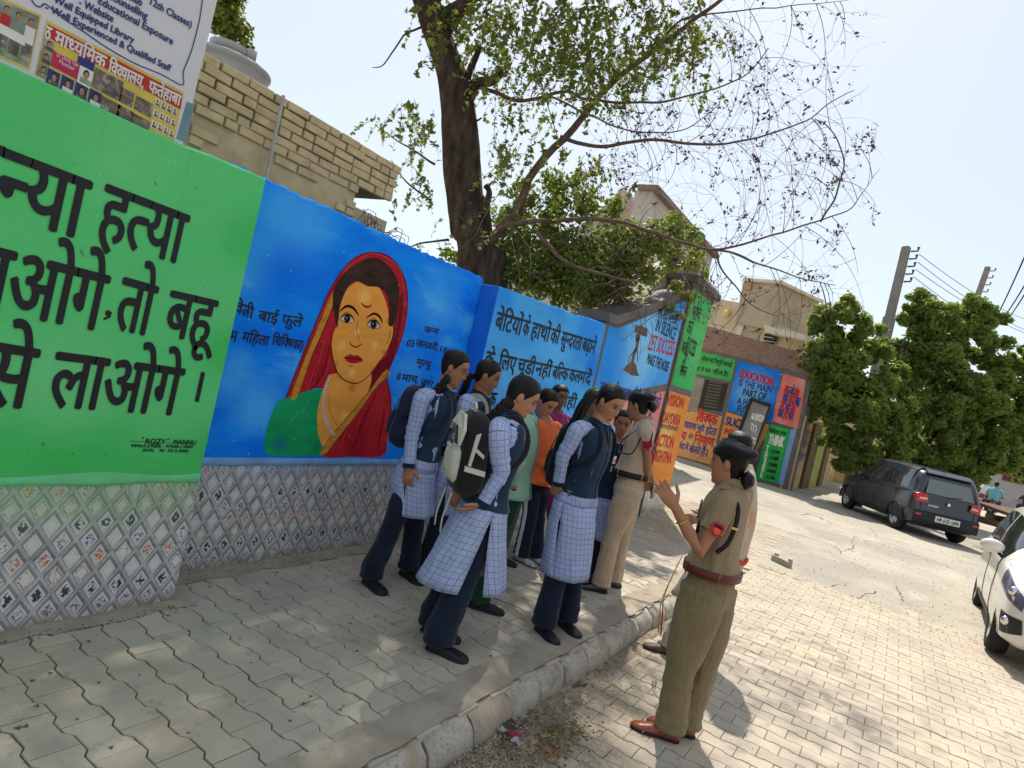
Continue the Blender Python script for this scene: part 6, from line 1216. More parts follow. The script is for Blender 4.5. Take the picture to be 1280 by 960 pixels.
def backpack(J, m, size=(.26, .40, .15), off=.115, drop=.03, name='backpack', label='', cat='backpack', tilt=0., sides=0., group='school backpacks', mtrim=None, mstrap=None):
    """bag on the back; its own thing, straps and pockets are parts"""
    w_, h, d = size; su, cf, R_ = J['su'], J['cf'], J['R']; c = J['Nk']-su*(h/2+drop)-cf*(off+d/2)+R_*sides; u = nrm(su-cf*tilt); b = nrm(-cf-u*np.dot(-cf, u)); r = empty(name, tuple(c-u*h/2), label, cat, group)
    mb = MB(); V = []
    for i in range(15):
        t = i/14; z = (t-.5)*h; k = (1-abs(2*t-1)**5)**.5 if 0 < t < 1 else 0; k = max(k, .0); tp = 1-.22*t; row = []
        for q in range(28): a = 2*math.pi*q/28; s, co = math.sin(a), math.cos(a); pf = 1+.03*noise.noise((s*2, co*2, t*3+w_)); row.append(c+u*z+R_*w_/2*np.sign(s)*abs(s)**.6*(.45+.55*k)*tp**.5*pf+b*(d/2*np.sign(co)*abs(co)**.6*(.35+.65*k)*tp)*pf)
        V.append(row)
    mb.grid(V, m, True); mb.add(V[0], [tuple(range(28))[::-1]], m); mb.add(V[-1], [tuple(range(28))], m); mb.build('bag_body', r, True)
    ms = mstrap or m
    for s in (-1, 1):
        P = [c+u*h*.42+R_*s*.06-b*d*.4, J['Nk']-su*.035+R_*s*.085-cf*.05, J['Nk']-su*.02+R_*s*.095+cf*.02, J['Nk']-su*.09+R_*s*.108+cf*.088, J['Nk']-su*.19+R_*s*.118+cf*.10, J['Nk']-su*.28+R_*s*.132+cf*.045, J['Nk']-su*.33+R_*s*.125-cf*.05, c-u*h*.34+R_*s*.10-b*d*.35]
        mb = MB(); mb.tube(smooth_path(P, 26), [(.019, .0045)]*26, ms, 8, ref=R_*s); mb.build('strap', r, True)
    mb = MB(); q = c+b*d*.34-u*h*.13; 
    for i_, (zz, ww, hh, dd) in enumerate(((-.14, .72, .46, .05),)):
        V = []
        for i in range(7):
            t = i/6; k = (1-abs(2*t-1)**4)**.5; V.append([c+u*(zz*h+(t-.5)*hh*h)+R_*(w_*ww/2*math.sin(a_)*(.6+.4*k))+b*(d*.40+dd*k*max(0, math.cos(a_))**.4) for a_ in np.linspace(-math.pi/2, math.pi/2, 12)])
        mb.grid(V, mtrim or m)
    mb.build('front_pocket', r, True); mb = MB(); P = [c+u*h*(.30*math.cos(a_)+.02)+R_*w_*.44*math.sin(a_)+b*d*.40 for a_ in np.linspace(-2, 2, 18)]; mb.tube(P, .0035, m_sole, 5); mb.build('zip', r)
    mb = MB(); mb.tube([c+u*h*.49-R_*.03-b*d*.2, c+u*(h*.49+.035)-b*d*.2, c+u*h*.49+R_*.03-b*d*.2], .006, ms, 6); mb.build('handle', r)
    return dict(c=c, u=u, b=b, R=R_, w=w_, h=h, d=d, root=r)
exec("pass")
# ---- the schoolgirls
grp = 'schoolgirls in blue check kurta and navy vest'
# A : far left, spectacles, navy backpack
A = person('person', 'girl with spectacles and long braid, blue check kurta, navy backpack, leftmost of the group', (490, 728), (.9, .34), (568, 461), (556, 489), (522, 588), look=(.90, .36, -.26), sh=(527, 499), el=(515, 545), wr=(511, 583), ed=.0, wd=-.03, k1=(489, 660), a1=(465, 716), k2=(518, 655), a2=(511, 706), skin=(0.403, 0.191, 0.101), hs=1.02, voxel=.0055, curl=.45, handd=None, group=grp, toe=(1, -.22), far=(.15, .12))
hp_ = lambda J, l, dd=0.: [onD(x, y, depth(J['Hd'])+dd) for x, y in l]
hairdo(A, 'braid', hp_(A, [(558, 473), (552, 485), (543, 495), (532, 504), (520, 512), (508, 520)], -.10), r0=.027)
kurta(A, .50, .03, .07, .185, .15, .28, 1.); vest(A); arms(A, m_plaid, m_coll, seed=1.); collar(A, m_coll); trousers(A, m_trous); shoes(A)
backpack(A, cloth('navy_nylon', (.012, .016, .045), .2, .3, 10, .6), (.30, .44, .17), .10, .045, label='plain navy backpack on the girl with spectacles', tilt=.05)
def specs(J):
    Hd, hr, hf, hu = J['Hd'], J['hr'], J['hf'], J['hu']; mb = MB()
    for s in (-1, 1):
        c = Hd+hr*s*.033+hf*.093+hu*.010; mb.tube([c+hr*.021*math.cos(a)+hu*.016*math.sin(a) for a in np.linspace(0, 2*math.pi, 16)], .0016, m_glass, 5, caps=False); mb.tube([c+hr*s*.021, Hd+hr*s*.076+hf*.06+hu*.012, Hd+hr*s*.082-hf*.01+hu*.010], .0014, m_glass, 4)
    mb.tube([Hd-hr*.012+hf*.100+hu*.012, Hd+hf*.106+hu*.014, Hd+hr*.012+hf*.100+hu*.012], .0014, m_glass, 4); o = mb.build('spectacles'); tag(o, 'thin metal spectacles worn by the leftmost schoolgirl', 'spectacles')
specs(A)
# B : just behind her
Bp = person('person', 'schoolgirl with hair pulled back, just right of the girl in spectacles', (533, 726), (.88, .45), (609, 471), (600, 496), (566, 590), look=(.88, .46, -.3), k1=(548, 655), a1=(533, 704), k2=(560, 655), a2=(549, 700), skin=(0.322, 0.143, 0.076), hs=.98, voxel=.0065, group=grp, sh=(581, 506), el=(573, 548), wr=(575, 590))
hairdo(Bp, 'tail', hp_(Bp, [(594, 470), (586, 473), (582, 484), (576, 496), (568, 508), (562, 520)]), r0=.028)
kurta(Bp, .50, .02, -.02, seed=2.); vest(Bp); arms(Bp, m_plaid, m_coll, seed=2.); collar(Bp, m_coll); trousers(Bp, m_trous); shoes(Bp)
m_str = cloth('beige_webbing', (.38, .34, .24)); backpack(Bp, m_navy, (.27, .38, .13), .10, .06, label='dark backpack with beige straps on the second schoolgirl', mstrap=m_str)
# C : near, black and white backpack
C_ = person('person', 'nearest schoolgirl bending forward, braided hair, holding a black and white backpack behind her', (550, 806), (.62, .78), (652, 497), (637, 521), (606, 634), look=(.84, .54, -.46), sh=(622, 541), el=(626, 590), wr=(603, 630), ed=.02, wd=.0, k1=(577, 725), a1=(550, 796), k2=(566, 715), a2=(543, 774), skin=(0.457, 0.218, 0.117), hs=.99, voxel=.0052, handd=onD(570, 642, 3.5)-onD(603, 630, 3.5), handn=(0, 0, 1), hands=(0, -1, 0), curl=.3, group=grp, toe=(1, .25))
hairdo(C_, 'braid', hp_(C_, [(636, 503), (629, 510), (620, 518), (611, 526), (602, 535), (594, 545)], -.04), r0=.036)
kurta(C_, .36, .10, -.03, .20, .18, .16, 4.); vest(C_, hem=.55); arms(C_, m_plaid, m_coll, r0=.060, seed=4.); collar(C_, m_coll); trousers(C_, m_trous, (.074, .084, .084, .086)); shoes(C_)
m_bwb = cloth('black_nylon', (.012, .011, .013), .2, .3, 10, .6); m_off = cloth('off_white_nylon', (.50, .48, .41), .1, .25, 12, .8)
K = backpack(C_, m_bwb, (.30, .47, .19), .085, .03, label='black and off-white backpack with hanging straps, held by the nearest schoolgirl', tilt=.10, mtrim=m_off, mstrap=m_bwb, sides=.02)
def bagpt(x, y, z): return K['c']+K['R']*x*K['w']/2+K['u']*y*K['h']/2+K['b']*z*K['d']/2
def bpatch(pts, m, nm, w_=.0): mb = MB(); P = [bagpt(*p) for p in pts]; nn_ = nrm(np.cross(P[1]-P[0], P[2]-P[0])); nn_ = nn_ if np.dot(nn_, CF) < 0 else -nn_; mb.prism([p+nn_*.010 for p in P], -nn_*.016, m); mb.build(nm, K['root'])
bpatch([(-.3, .92, .75), (.4, .9, .75), (.85, .55, .85), (.8, .2, 1.02), (.45, .62, 1.03), (-.5, .65, 1.02), (-.75, .45, 1.0)], m_off, 'white_panel'); bpatch([(.99, -.22, .6), (.99, -.34, .6), (1.02, -.42, -.6), (1.02, -.30, -.6)], m_off, 'side_band'); bpatch([(1.0, .55, .0), (1.0, .50, .25), (1.02, -.20, .45), (1.02, -.22, .30)], m_off, 'side_band'); bpatch([(1.0, .22, .15), (1.0, .14, .2), (1.02, -.02, -.35), (1.02, .06, -.4)], m_off, 'side_band')
bpatch([(-.5, .15, 1.12), (.5, .05, 1.12), (.5, -.02, 1.14), (-.5, .08, 1.12)], m_off, 'zig_band')
for s in (-1, 1): mb = MB(); mb.tube(smooth_path([bagpt(s*.45, -.92, .85), bagpt(s*.45-.1, -1.15, .95)-np.array([0, 0, .03]), bagpt(s*.45-.2, -1.2, 1.0)-np.array([0, 0, .09]), bagpt(s*.45-.1, -1.25, 1.0)-np.array([0, 0, .15])], 10), [(.016, .003)]*10, m_off, 6, ref=K['b']); mb.build('dangling_strap', K['root'], True)
mb = MB(); P = [bagpt(.1, 1.05, .2)+K['R']*.035*math.cos(a)+K['u']*.028*math.sin(a) for a in np.linspace(0, 2*math.pi, 14)]; mb.tube(P, .009, m_off, 6, caps=False); mb.build('top_loop', K['root'], True)
mb = MB(); P = [bagpt(.12*math.cos(a)-.05, -.45+.07*math.sin(a), 1.30) for a in np.linspace(.3, 2.9, 8)]; mb.tube(P, .003, m_bwb, 4); mb.tube([p-K['u']*.018 for p in P[1:-1]], .003, m_bwb, 4); mb.build('emblem', K['root'])
mb = MB()
for a, b in (((-.12, .38), (.12, .38)), ((.12, .38), (.12, .27)), ((.12, .27), (-.12, .27)), ((-.12, .27), (-.12, .38))): mb.tube([bagpt(*a, 1.12), bagpt(*b, 1.12)], .0025, m_str, 4)
mb.build('badge', K['root'])
# D : mint shirt
Dp = person('person', 'girl in mint green shirt and dark green trousers, face hidden behind the nearest schoolgirl', (602, 757), (.88, .42), (655, 499), (656, 522), (641, 612), look=(1, 0, -.25), k1=(618, 680), a1=(600, 745), k2=(632, 660), a2=(622, 690), skin=(0.336, 0.152, 0.078), hs=.92, voxel=.0075, sw=.14)
hairdo(Dp); m_mint = cloth('mint_cloth', (.26, .44, .33)); kurta(Dp, .72, .0, .0, .16, .13, .9, 5., m_mint, 'shirt'); arms(Dp, m_mint, None, seed=5.); collar(Dp, m_mint, lap=False); trousers(Dp, cloth('dark_green_cloth', (.008, .045, .022), .2)); shoes(Dp)
mb = MB(); fr = [r[0]+r[2]*(r[4]+.009)+r[1]*.01 for r in torso_rings(Dp, .006)]; mb.tube(fr[3:], .004, cloth('mint_dark', (.16, .29, .22)), 4); mb.build('placket', Dp['root'])
# E : orange top
Ep = person('person', 'girl in orange printed top and navy track trousers with white side stripes', (655, 698), (.96, -.1), (683, 504), (684, 531), (671, 606), look=(.92, -.2, -.6), k1=(662, 645), a1=(652, 690), k2=(672, 645), a2=(668, 690), skin=(0.483, 0.238, 0.133), hs=1.05, voxel=.007, sw=.15, el=(668, 570), wr=(690, 590), ed=.05, wd=.0)
hairdo(Ep, low=-.03); m_org = cloth('orange_cloth', (.62, .12, .035), .15, .7, 14); kurta(Ep, .70, .0, .0, .165, .13, .9, 6., m_org, 'top'); arms(Ep, m_org, None, .066, .05, seed=6.); trousers(Ep, m_trous, stripe=mat('white_stripe', (.6, .6, .6), .8)); shoes(Ep, mat('white_trainer', (.45, .44, .42), .6, .3, 40, c2=(.02, .02, .02), f2=.5, sc2=30), mat('grey_sole', (.12, .11, .10), .8))
mb = MB(); c = Ep['Nk']-Ep['su']*.20+Ep['cf']*.148; lettering(mb, 'NYC', c+Ep['R']*.07, c-Ep['R']*.08, .06, m_black, Ep['cf'], .004, latin=True, bold=.006, up=Ep['su'], slant=.3); lettering(mb, 'FUTURE', c-Ep['su']*.075+Ep['R']*.07, c-Ep['su']*.075-Ep['R']*.07, .025, m_pw, Ep['cf'], .004, latin=True, bold=.001, up=Ep['su']); mb.build('print', Ep['root'])
# F : small face behind orange top ; G : green shawl
Fp = person('person', 'girl in magenta top whose small face shows just behind the orange top', (700, 690), (.9, -.3), (699, 496), (698, 520), (690, 592), look=(.85, -.4, -.2), skin=(0.228, 0.099, 0.051), hs=.95, voxel=.009, sw=.13)
hairdo(Fp, low=-.02); m_mag = cloth('magenta_cloth', (.30, .03, .16)); kurta(Fp, .6, .0, .0, .16, .13, .9, 7., m_mag, 'kurta'); arms(Fp, m_mag, None, seed=7.); trousers(Fp, m_mag); shoes(Fp)
Gp = person('person', 'woman wrapped in a dark green printed shawl, mostly hidden behind the ponytailed schoolgirl', (722, 700), (.9, -.4), (742, 502), (738, 527), (722, 600), look=(.85, -.5, -.3), skin=(0.268, 0.119, 0.063), hs=1.02, voxel=.009)
hairdo(Gp); m_shg = mat('green_shawl', (.02, .085, .045), .9, .4, 12, .3, 30, c2=(.16, .26, .10), f2=.60, sc2=26); kurta(Gp, .4, .0, .0, .2, .16, .9, 8., m_mag, 'kurta'); trousers(Gp, m_mag); shoes(Gp)
def shawl(J, m, L_=.45, wide=.20, headcover=True, nm='shawl'):
    mb = MB(); V = []; R_, cf, su = J['R'], J['cf'], J['su']
    if headcover: mb.ball(J['Hd']-J['hf']*.022+J['hu']*.012, (.095, .108, .128), m, 18, 12, Matrix((tuple(J['hr']), tuple(J['hf']), tuple(J['hu']))).transposed())
    for i in range(12):
        t = i/11; row = []; w_ = .07+(wide-.07)*min(1, t*2.6)**.6; d_ = .075+.09*min(1, t*2.5)**.7
        for k in range(28): a = 2*math.pi*k/28; q = 1+.06*math.sin(a*7+t*3)*t+.06*noise.noise((math.sin(a)*2, math.cos(a)*2, t*4)); row.append(J['Nk']+su*(.03-L_*t)+R_*math.sin(a)*w_*q+cf*math.cos(a)*d_*q)
        V.append(row)
    mb.grid(V, m, True); mb.build(nm, J['root'], True)
shawl(Gp, m_shg)
# H : tall girl in the middle
H_ = person('person', 'tall schoolgirl with ponytail in the middle, navy vest over check kurta, hands behind her back', (692, 783), (1, -.03), (762, 504), (748, 531), (722, 622), look=(.92, -.24, -.48), sh=(722, 539), el=(704, 570), wr=(698, 604), ed=.02, wd=.06, k1=(699, 706), a1=(681, 775), k2=(718, 704), a2=(708, 768), skin=(0.457, 0.218, 0.117), hs=1.03, voxel=.0055, curl=.5, group=grp, toe=(.85, -.5), sw=.16, handd=(-.35, .3, -.9))
hairdo(H_, 'tail', hp_(H_, [(746, 494), (737, 497), (730, 507), (724, 520), (717, 532), (710, 543), (706, 552)], -.05), r0=.036)
kurta(H_, .37, .0, .03, .195, .16, .22, 9.); vest(H_); arms(H_, m_plaid, m_coll, seed=9.); collar(H_, m_coll); trousers(H_, m_trous, (.074, .078, .076, .078)); shoes(H_)
backpack(H_, cloth('dark_nylon', (.009, .011, .024), .2, .3, 10, .6), (.30, .46, .15), .09, .05, label='dark navy backpack on the tall schoolgirl with ponytail')
mb = MB(); mb.ball(H_['Hd']-H_['hr']*0+H_['hr']*H_['ns']*.080-H_['hf']*.008-H_['hu']*.034, .0055, m_gold2, 8, 6); tag(mb.build('earring', None, True), 'small gold earring on the tall ponytailed schoolgirl', 'earring')
def badge(J, nm, lab):
    c = J['Nk']-J['su']*.22+J['cf']*.150+J['R']*(-J['ns'])*.07; mb = MB(); mb.box((0, 0, 0), (.035, .004, .05), m_pw, Matrix((tuple(J['R']), tuple(J['cf']), tuple(J['su']))).transposed()); o = MB(); R_ = Matrix((tuple(J['R']), tuple(J['cf']), tuple(J['su']))).transposed(); o.box(c, (.036, .004, .052), m_pw, R_); o.box(c+J['cf']*.003-J['su']*.006, (.026, .003, .026), m_org, R_); tag(o.build(nm), lab, 'badge')
badge(H_, 'name_badge', 'small pale badge pinned to the vest of the tall ponytailed girl'); badge(A, 'name_badge', 'small pale badge pinned to the vest of the girl with spectacles')
# I : face between H and the officer
Ip = person('person', 'small schoolgirl peering out between the tall girl and the standing officer', (752, 722), (.6, -.8), (778, 530), (772, 556), (758, 628), look=(.45, -.85, -.15), skin=(0.349, 0.158, 0.084), hs=.98, voxel=.0065, sw=.14, group=grp)
hairdo(Ip, low=-.03); kurta(Ip, .34, .0, .0, .19, .15, .3, 10.); vest(Ip); arms(Ip, m_plaid, m_coll, seed=10.); collar(Ip, m_coll); trousers(Ip, m_trous); shoes(Ip)
# ---- police officers
def beret(J, tilt=1., side=1, badge_=True):
    Hd, hr, hf, hu, hs = J['Hd'], J['hr'], J['hf'], J['hu'], J['hs']; u = nrm(hu*1.0-hf*.18+hr*.10*side); a = nrm(np.cross(hf, u)); b = np.cross(u, a); mb = MB(); V = []; c0 = Hd+hu*.040*hs-hf*.006
    for z, ra, rb, ox, oy in ((-.004, .080, .098, 0, 0), (.020, .082, .100, 0, 0), (.027, .087, .104, .003, -.008), (.046, .096, .110, .010, -.024), (.070, .096, .108, .014, -.034), (.092, .082, .094, .014, -.034), (.099, .056, .066, .012, -.024), (.104, .012, .014, .012, -.02)):
        V.append([c0+u*(z-.016*max(0, math.cos(t))*(z > .03)+.0)+a*(math.cos(t)*ra+ox*side)*hs*1.0-b*0+b*(math.sin(t)*rb+oy)*hs-u*(.020*max(0, math.cos(t)*side)*(z > .035)+.018*max(0, -math.sin(t))*(z > .035)) for t in np.linspace(0, 2*math.pi, 33)[:-1]])
    mb.grid(V, m_beret, True); mb.add(V[-1], [tuple(range(32))], m_beret); o = mb.build('beret', None, True); tag(o, 'black felt beret worn by the '+J['tagname'], 'beret')
    mb = MB(); mb.ball(c0+b*.098*hs+a*.03+u*.022, (.012, .012, .016), mat('silver_badge', (.5, .5, .5), .3, metal=.9), 8, 6); mb.build('cap_badge', o)
def bun(J, r=.045, off=(-.12, -.035)):
    mb = MB(); c = J['Hd']+J['hf']*off[0]*J['hs']+J['hu']*off[1]*J['hs']; RM = Matrix((tuple(J['hr']), tuple(J['hf']), tuple(J['hu']))).transposed(); mb.ball(c, (r*1.05, r*.8, r), m_phair, 14, 10, RM)
    for k in range(3): mb.tube([c+RM @ Vector((math.cos(a)*r*(.95-.2*k), -r*.25*k, math.sin(a)*r*(.9-.2*k))) for a in np.linspace(0, 6.28, 18)], .011, m_phair, 6, caps=False)
    mb.build('hair_bun', J['root'], True)
def uniform(J, ms, mt, mbelt, shoe, belly=.02, sleeve_end=.46, legs=(.088, .086, .074, .074)):
    rings = torso_rings(J, .006, n=20, waist=1.06, belly=belly); su = J['su']; L_ = np.linalg.norm(J['Nk']-J['Pl']); top = [r for r in rings if np.dot(J['Nk']-r[0], su) < L_-.10]; mb = MB(); loft(mb, top, ms, 48, False, 1., None, .085, J['G'][0]*7); mb.build('shirt', J['root'], True)
    arms(J, ms, None, .064, .064, 'sleeve', sleeve_end, seed=J['G'][1]); collar(J, ms, .066, .034, False)
    bl_ = top[-1]; c, R_, F_, a, b, pw = bl_; mb = MB(); loft(mb, [(c+su*dz, R_, F_, a+e, b+e, .88) for dz, e in ((.024, .002), (.022, .008), (-.022, .008), (-.024, .002))], mbelt, 40, False); o = mb.build('belt', J['root'], True)
    mb = MB(); mb.box(c+F_*(b+.012), (.06, .008, .048), mat('buckle_metal', (.45, .42, .3), .3, metal=.9), Matrix((tuple(R_), tuple(F_), tuple(su))).transposed()); mb.build('buckle', o)
    for q in (.9, 2.2, 4.1, 5.4): p = c+R_*math.sin(q)*(a+.010)+F_*math.cos(q)*(b+.010); mb = MB(); mb.tube([p+su*.032, p-su*.036], (.007, .004), mt, 5); mb.build('belt_loop', o)
    trousers(J, mt, legs, hk=.95, top=L_*0+np.dot(c-J['Pl'], su)-.01, vox=.0085); 
    for s in (-1, 1):   # shoulder straps and pockets
        q = J['Nk']-su*.040+R_*s*.105; mb = MB(); V = [[q+R_*s*x+J['cf']*y+su*(.018-.24*abs(x)**1.+.0) for y in (-.022, .022)] for x in (-.045, -.015, .02, .05)]; mb.grid(V, ms); k = mb.build('shoulder_strap', J['root']); k.modifiers.new('t', 'SOLIDIFY').thickness = .008
        r = min(rings, key=lambda r: abs(np.dot(J['Nk']-r[0], su)-.19)); mb = MB(); mb.grid([[r[0]+su*z+r[1]*s*x+r[2]*(r[4]*(1-(x/r[3])**2)**.42+.006) for x in (.035, .065, .10)] for z in (.05, 0, -.055)], ms); k = mb.build('chest_pocket', J['root'], True); k.modifiers.new('t', 'SOLIDIFY').thickness = .005
    shoes(J, shoe, m_sole, .26, hi=.085, names='boot')
# J : pale khaki, hands behind back with phone
Jp = person('person', 'police woman in pale khaki with black belt, standing among the schoolgirls', (757, 737), (-.93, -.36), (798, 508), (806, 529), (786, 612), look=(-.97, .02, -.22), sh=(806, 540), el=(809, 574), wr=(809, 601), ed=.03, wd=.1, k1=(765, 672), a1=(752, 727), k2=(777, 670), a2=(767, 721), skin=(0.376, 0.172, 0.089), voxel=.0058, bulk=1.12, toe=(-.8, -.55), curl=.8, sw=.165, farh=None)
Jp['tagname'] = 'police woman standing among the girls'; hairdo(Jp, vol=.9); beret(Jp, side=-1); bun(Jp, .04, (-.125, -.01)); uniform(Jp, m_khl, m_khlt, m_bblk, mat('polished_black', (.008, .008, .010), .2, .1, spec=.6), belly=.035)
m_cord = mat('black_cord', (.008, .008, .01), .6); s1 = Jp['S'][0]
mb = MB(); Rn = Jp['R']*Jp['ns']; P = [s1+Jp['su']*.045+Rn*.0, s1-Rn*.02+Jp['cf']*.06+Jp['su']*.0, Jp['Nk']-Jp['su']*.20+Jp['cf']*.145+Rn*.09, Jp['Nk']-Jp['su']*.29+Jp['cf']*.14+Rn*.14, s1-Jp['su']*.19+Jp['cf']*.06+Rn*.03, s1-Jp['su']*.05+Jp['cf']*.02+Rn*.05]; mb.tube(smooth_path(P, 30), .0055, m_cord, 6); P = [s1+Jp['su']*.04-Jp['cf']*.0, s1-Jp['cf']*.055+Jp['su']*.02+Rn*.03, s1-Jp['cf']*.06-Jp['su']*.08+Rn*.05]; mb.tube(smooth_path(P, 14), .0055, m_cord, 6); mb.build('whistle_lanyard', Jp['root'], True)
def chev(J, t, cols, shield):
    S, E = J['S'][0], J['E'][0]; ax = nrm(E-S); c = S+(E-S)*t; out = nrm(-CF-ax*np.dot(-CF, ax)); sd = np.cross(ax, out); r = .068
    def P(x, y, e=.004): th = x/r; return c+ax*y+out*math.cos(th)*(r+e)+sd*math.sin(th)*(r+e)
    mb = MB(); sh_ = [(-.042, -.035), (0, -.028), (.042, -.035), (.044, .02), (0, .046), (-.044, .02)] if shield == 'chevron' else [(-.036, -.02), (-.02, -.036), (.02, -.036), (.036, -.02), (.030, .02), (0, .04), (-.030, .02)]
    V = [[P(x, y) for x, y in [(q[0]*k, q[1]*k+.0) for q in sh_]] for k in (1, .66, .33, .01)]; mb.grid(V, cols[0], True)
    if shield == 'chevron':
        for o in (-.008, .014): mb.grid([[P(x, abs(x)*-.45+o+dy, .0065) for x in np.linspace(-.026, .026, 9)] for dy in (0, .007)], cols[1])
    else:
        mb.grid([[P(x*k, y*k+.008, .0065) for x, y in [(.019*math.cos(a), .016*math.sin(a)) for a in np.linspace(0, 6.28, 12)[:-1]]] for k in (1, .5, .01)], cols[1], True); mb.grid([[P(x, -.022+dy+.1*x*x*10, .0065) for x in np.linspace(-.022, .022, 7)] for dy in (0, .012)], cols[2])
    mb.build('sleeve_badge', J['root'])
chev(Jp, .40, (mat('badge_red', (.42, .01, .03), .6), m_coll), 'chevron')
ph = onD(817, 612, depth(Jp['W'][0])+.0); mb = MB(); mb.box(ph, (.012, .075, .14), mat('phone_dark', (.03, .028, .026), .2, spec=.6), Matrix.Rotation(.3, 3, 'X')); tag(mb.build('phone'), 'dark phone in the hand behind the pale khaki officer', 'phone')
mb = MB(); w_ = Jp['W'][0]; mb.tube([w_+np.array([.028*math.cos(a), .028*math.sin(a), .0]) for a in np.linspace(0, 6.28, 14)], .003, m_gold2, 5, caps=False); tag(mb.build('bangle'), 'thin bangle on the wrist of the pale khaki officer', 'bangle')
# K : foreground officer, arm raised
kd = 3.5
K_ = person('person', 'police woman in khaki in the foreground, brown belt and boots, raising her open left hand', (846, 922), (-.98, .10), (911, 580), (917, 607), (886, 738), z0=-.15, look=(-.98, .0, -.12), sh=(905, 634), el=(874, 690), wr=(844, 634), ed=-.04, wd=-.10, k1=(850, 838), a1=(838, 904), k2=(878, 834), a2=(858, 899), skin=(0.416, 0.185, 0.099), hs=.99, voxel=.005, bulk=1.14, sw=.17, toe=(-.95, -.33), handd=onD(828, 611, kd)-onD(846, 637, kd), handn=CF+np.array([0, 0, .0])-CR*.3, hands=CR*.9+CU*.45, curl=.10, handk=1.02, far=(.0, .02))
K_['tagname'] = 'foreground officer with raised hand'; hairdo(K_, vol=.9, low=-.075); beret(K_, side=-1); bun(K_, .046, (-.105, -.075)); uniform(K_, m_khaki, m_khakit, m_belt, m_boot, belly=.015, sleeve_end=.44, legs=(.096, .096, .082, .080))
s1 = K_['S'][0]; Rn = K_['R']*K_['ns']; su, cf = K_['su'], K_['cf']
mb = MB(); mb.tube(smooth_path([s1+su*.055-Rn*.03, s1+su*.03-cf*.065+Rn*.0, s1-su*.06-cf*.085+Rn*.02, s1-su*.17-cf*.07+Rn*.035, s1-su*.23-cf*.03+Rn*.05], 18), [(.012, .004)]*18, m_cord, 6, ref=Rn); mb.tube(smooth_path([s1+su*.055-Rn*.03, s1+su*.03+cf*.06+Rn*.0, s1-su*.06+cf*.10-Rn*.02, s1-su*.18+cf*.12-Rn*.03], 14), [(.010, .004)]*14, m_cord, 6, ref=Rn); mb.build('whistle_lanyard', K_['root'], True)
mb = MB(); mb.box(s1-su*.085-cf*.088+Rn*.03, (.03, .02, .012), m_gold2); mb.build('lanyard_clip', K_['root'])
chev(K_, .48, (mat('badge_red', (.42, .01, .03), .6), mat('badge_orange', (.65, .10, .04), .6), m_coll), 'shield')
mb = MB(); w_ = K_['W'][0]*.72+K_['E'][0]*.28; ax = nrm(K_['E'][0]-K_['W'][0]); a = nrm(np.cross(ax, CF)); b = np.cross(ax, a); mb.tube([w_+a*.033*math.cos(t)+b*.033*math.sin(t) for t in np.linspace(0, 6.28, 18)], .0032, m_gold2, 5, caps=False); tag(mb.build('bangle'), 'thin gold bangle on the raised forearm of the foreground officer', 'bangle')
# L : woman behind the foreground officer
L__ = person('person', 'woman with bare dark hair and pale dupatta standing behind the foreground officer', (842, 812), (-.85, -.45), (921, 560), (925, 586), (902, 695), z0=-.15, look=(-.95, .15, -.1), skin=(0.322, 0.139, 0.070), voxel=.008, bulk=1.2, a1=(838, 803), a2=(856, 800), toe=(-.9, -.4), far=(.12, .16), el=(925, 655), wr=(880, 650), sw=.18)
hairdo(L__, vol=1.1, low=-.08); m_dup = mat('dupatta_cream', (.44, .37, .27), .9, .15, 9, .3, 30, c2=(.60, .20, .10), f2=.50, sc2=3.5); m_lace = mat('lace_red', (.55, .05, .02), .9, .3, 40)
kurta(L__, .25, 0, 0, .20, .18, .9, 12., cloth('cream_cloth', (.45, .38, .28)), 'kurta'); arms(L__, cloth('cream_cloth2', (.45, .38, .28)), None, seed=12.); trousers(L__, cloth('beige_cloth', (.40, .33, .24)), (.09, .08, .07, .06)); shoes(L__, mat('brown_sandal', (.09, .05, .035), .6)); shawl(L__, m_dup, .70, .225, False, 'dupatta')
mb = MB(); c = L__['Nk']-L__['su']*.66
P = [c+L__['R']*math.sin(a)*.23+L__['cf']*math.cos(a)*.17+np.array([0, 0, .012*math.sin(a*9)]) for a in np.linspace(0, 6.28, 60)]; mb.tube(P, .014, m_lace, 5, caps=False); mb.build('lace_edge', L__['root'], True)
for (x0, y0, x1, y1) in ((832, 740, 826, 795), (829, 745, 823, 790)):
    mb = MB(); P = smooth_path([onD(855, 690, 4.3), onD(x0, y0, 4.3), onD(x0-4, (y0+y1)/2, 4.3), onD(x1, y1, 4.3)], 16); mb.tube(P, [(.004, .003)]*10+[(.014, .004)]*6, m_lace if x0 == 832 else m_dup, 6); mb.build('dupatta_tail', L__['root'], True)
# ------------------------------------------------------------------ vehicles
m_tyre = mat('tyre_rubber', (.018, .018, .019), .85, .2, 12, .3, 60); m_rim = mat('wheel_alloy', (.50, .50, .50), .4, .1, metal=.25); m_chr = mat('chrome', (.6, .6, .6), .15, metal=1.); m_blkp = mat('black_plastic', (.018, .018, .02), .55, .2)
def glassmat(name, c=(.02, .025, .028)):
    n = NT(name, .06, .8); n.col(c); n.b.inputs['Coat Weight'].default_value = .5; return n.m
m_cgl = glassmat('car_glass'); m_cgl2 = glassmat('pale_glass', (.10, .12, .12))
def paintmat(name, c, dust=(.12, .11, .10)):
    n = NT(name, .28, .5); g = n.geo(); v = n.mix(n.m2('MULTIPLY', n.sm(n.noise(3, 6, g, .7), .42, .7), .22), c, dust); n.col(v); n.b.inputs['Coat Weight'].default_value = .6; n.b.inputs['Coat Roughness'].default_value = .08; return n.m
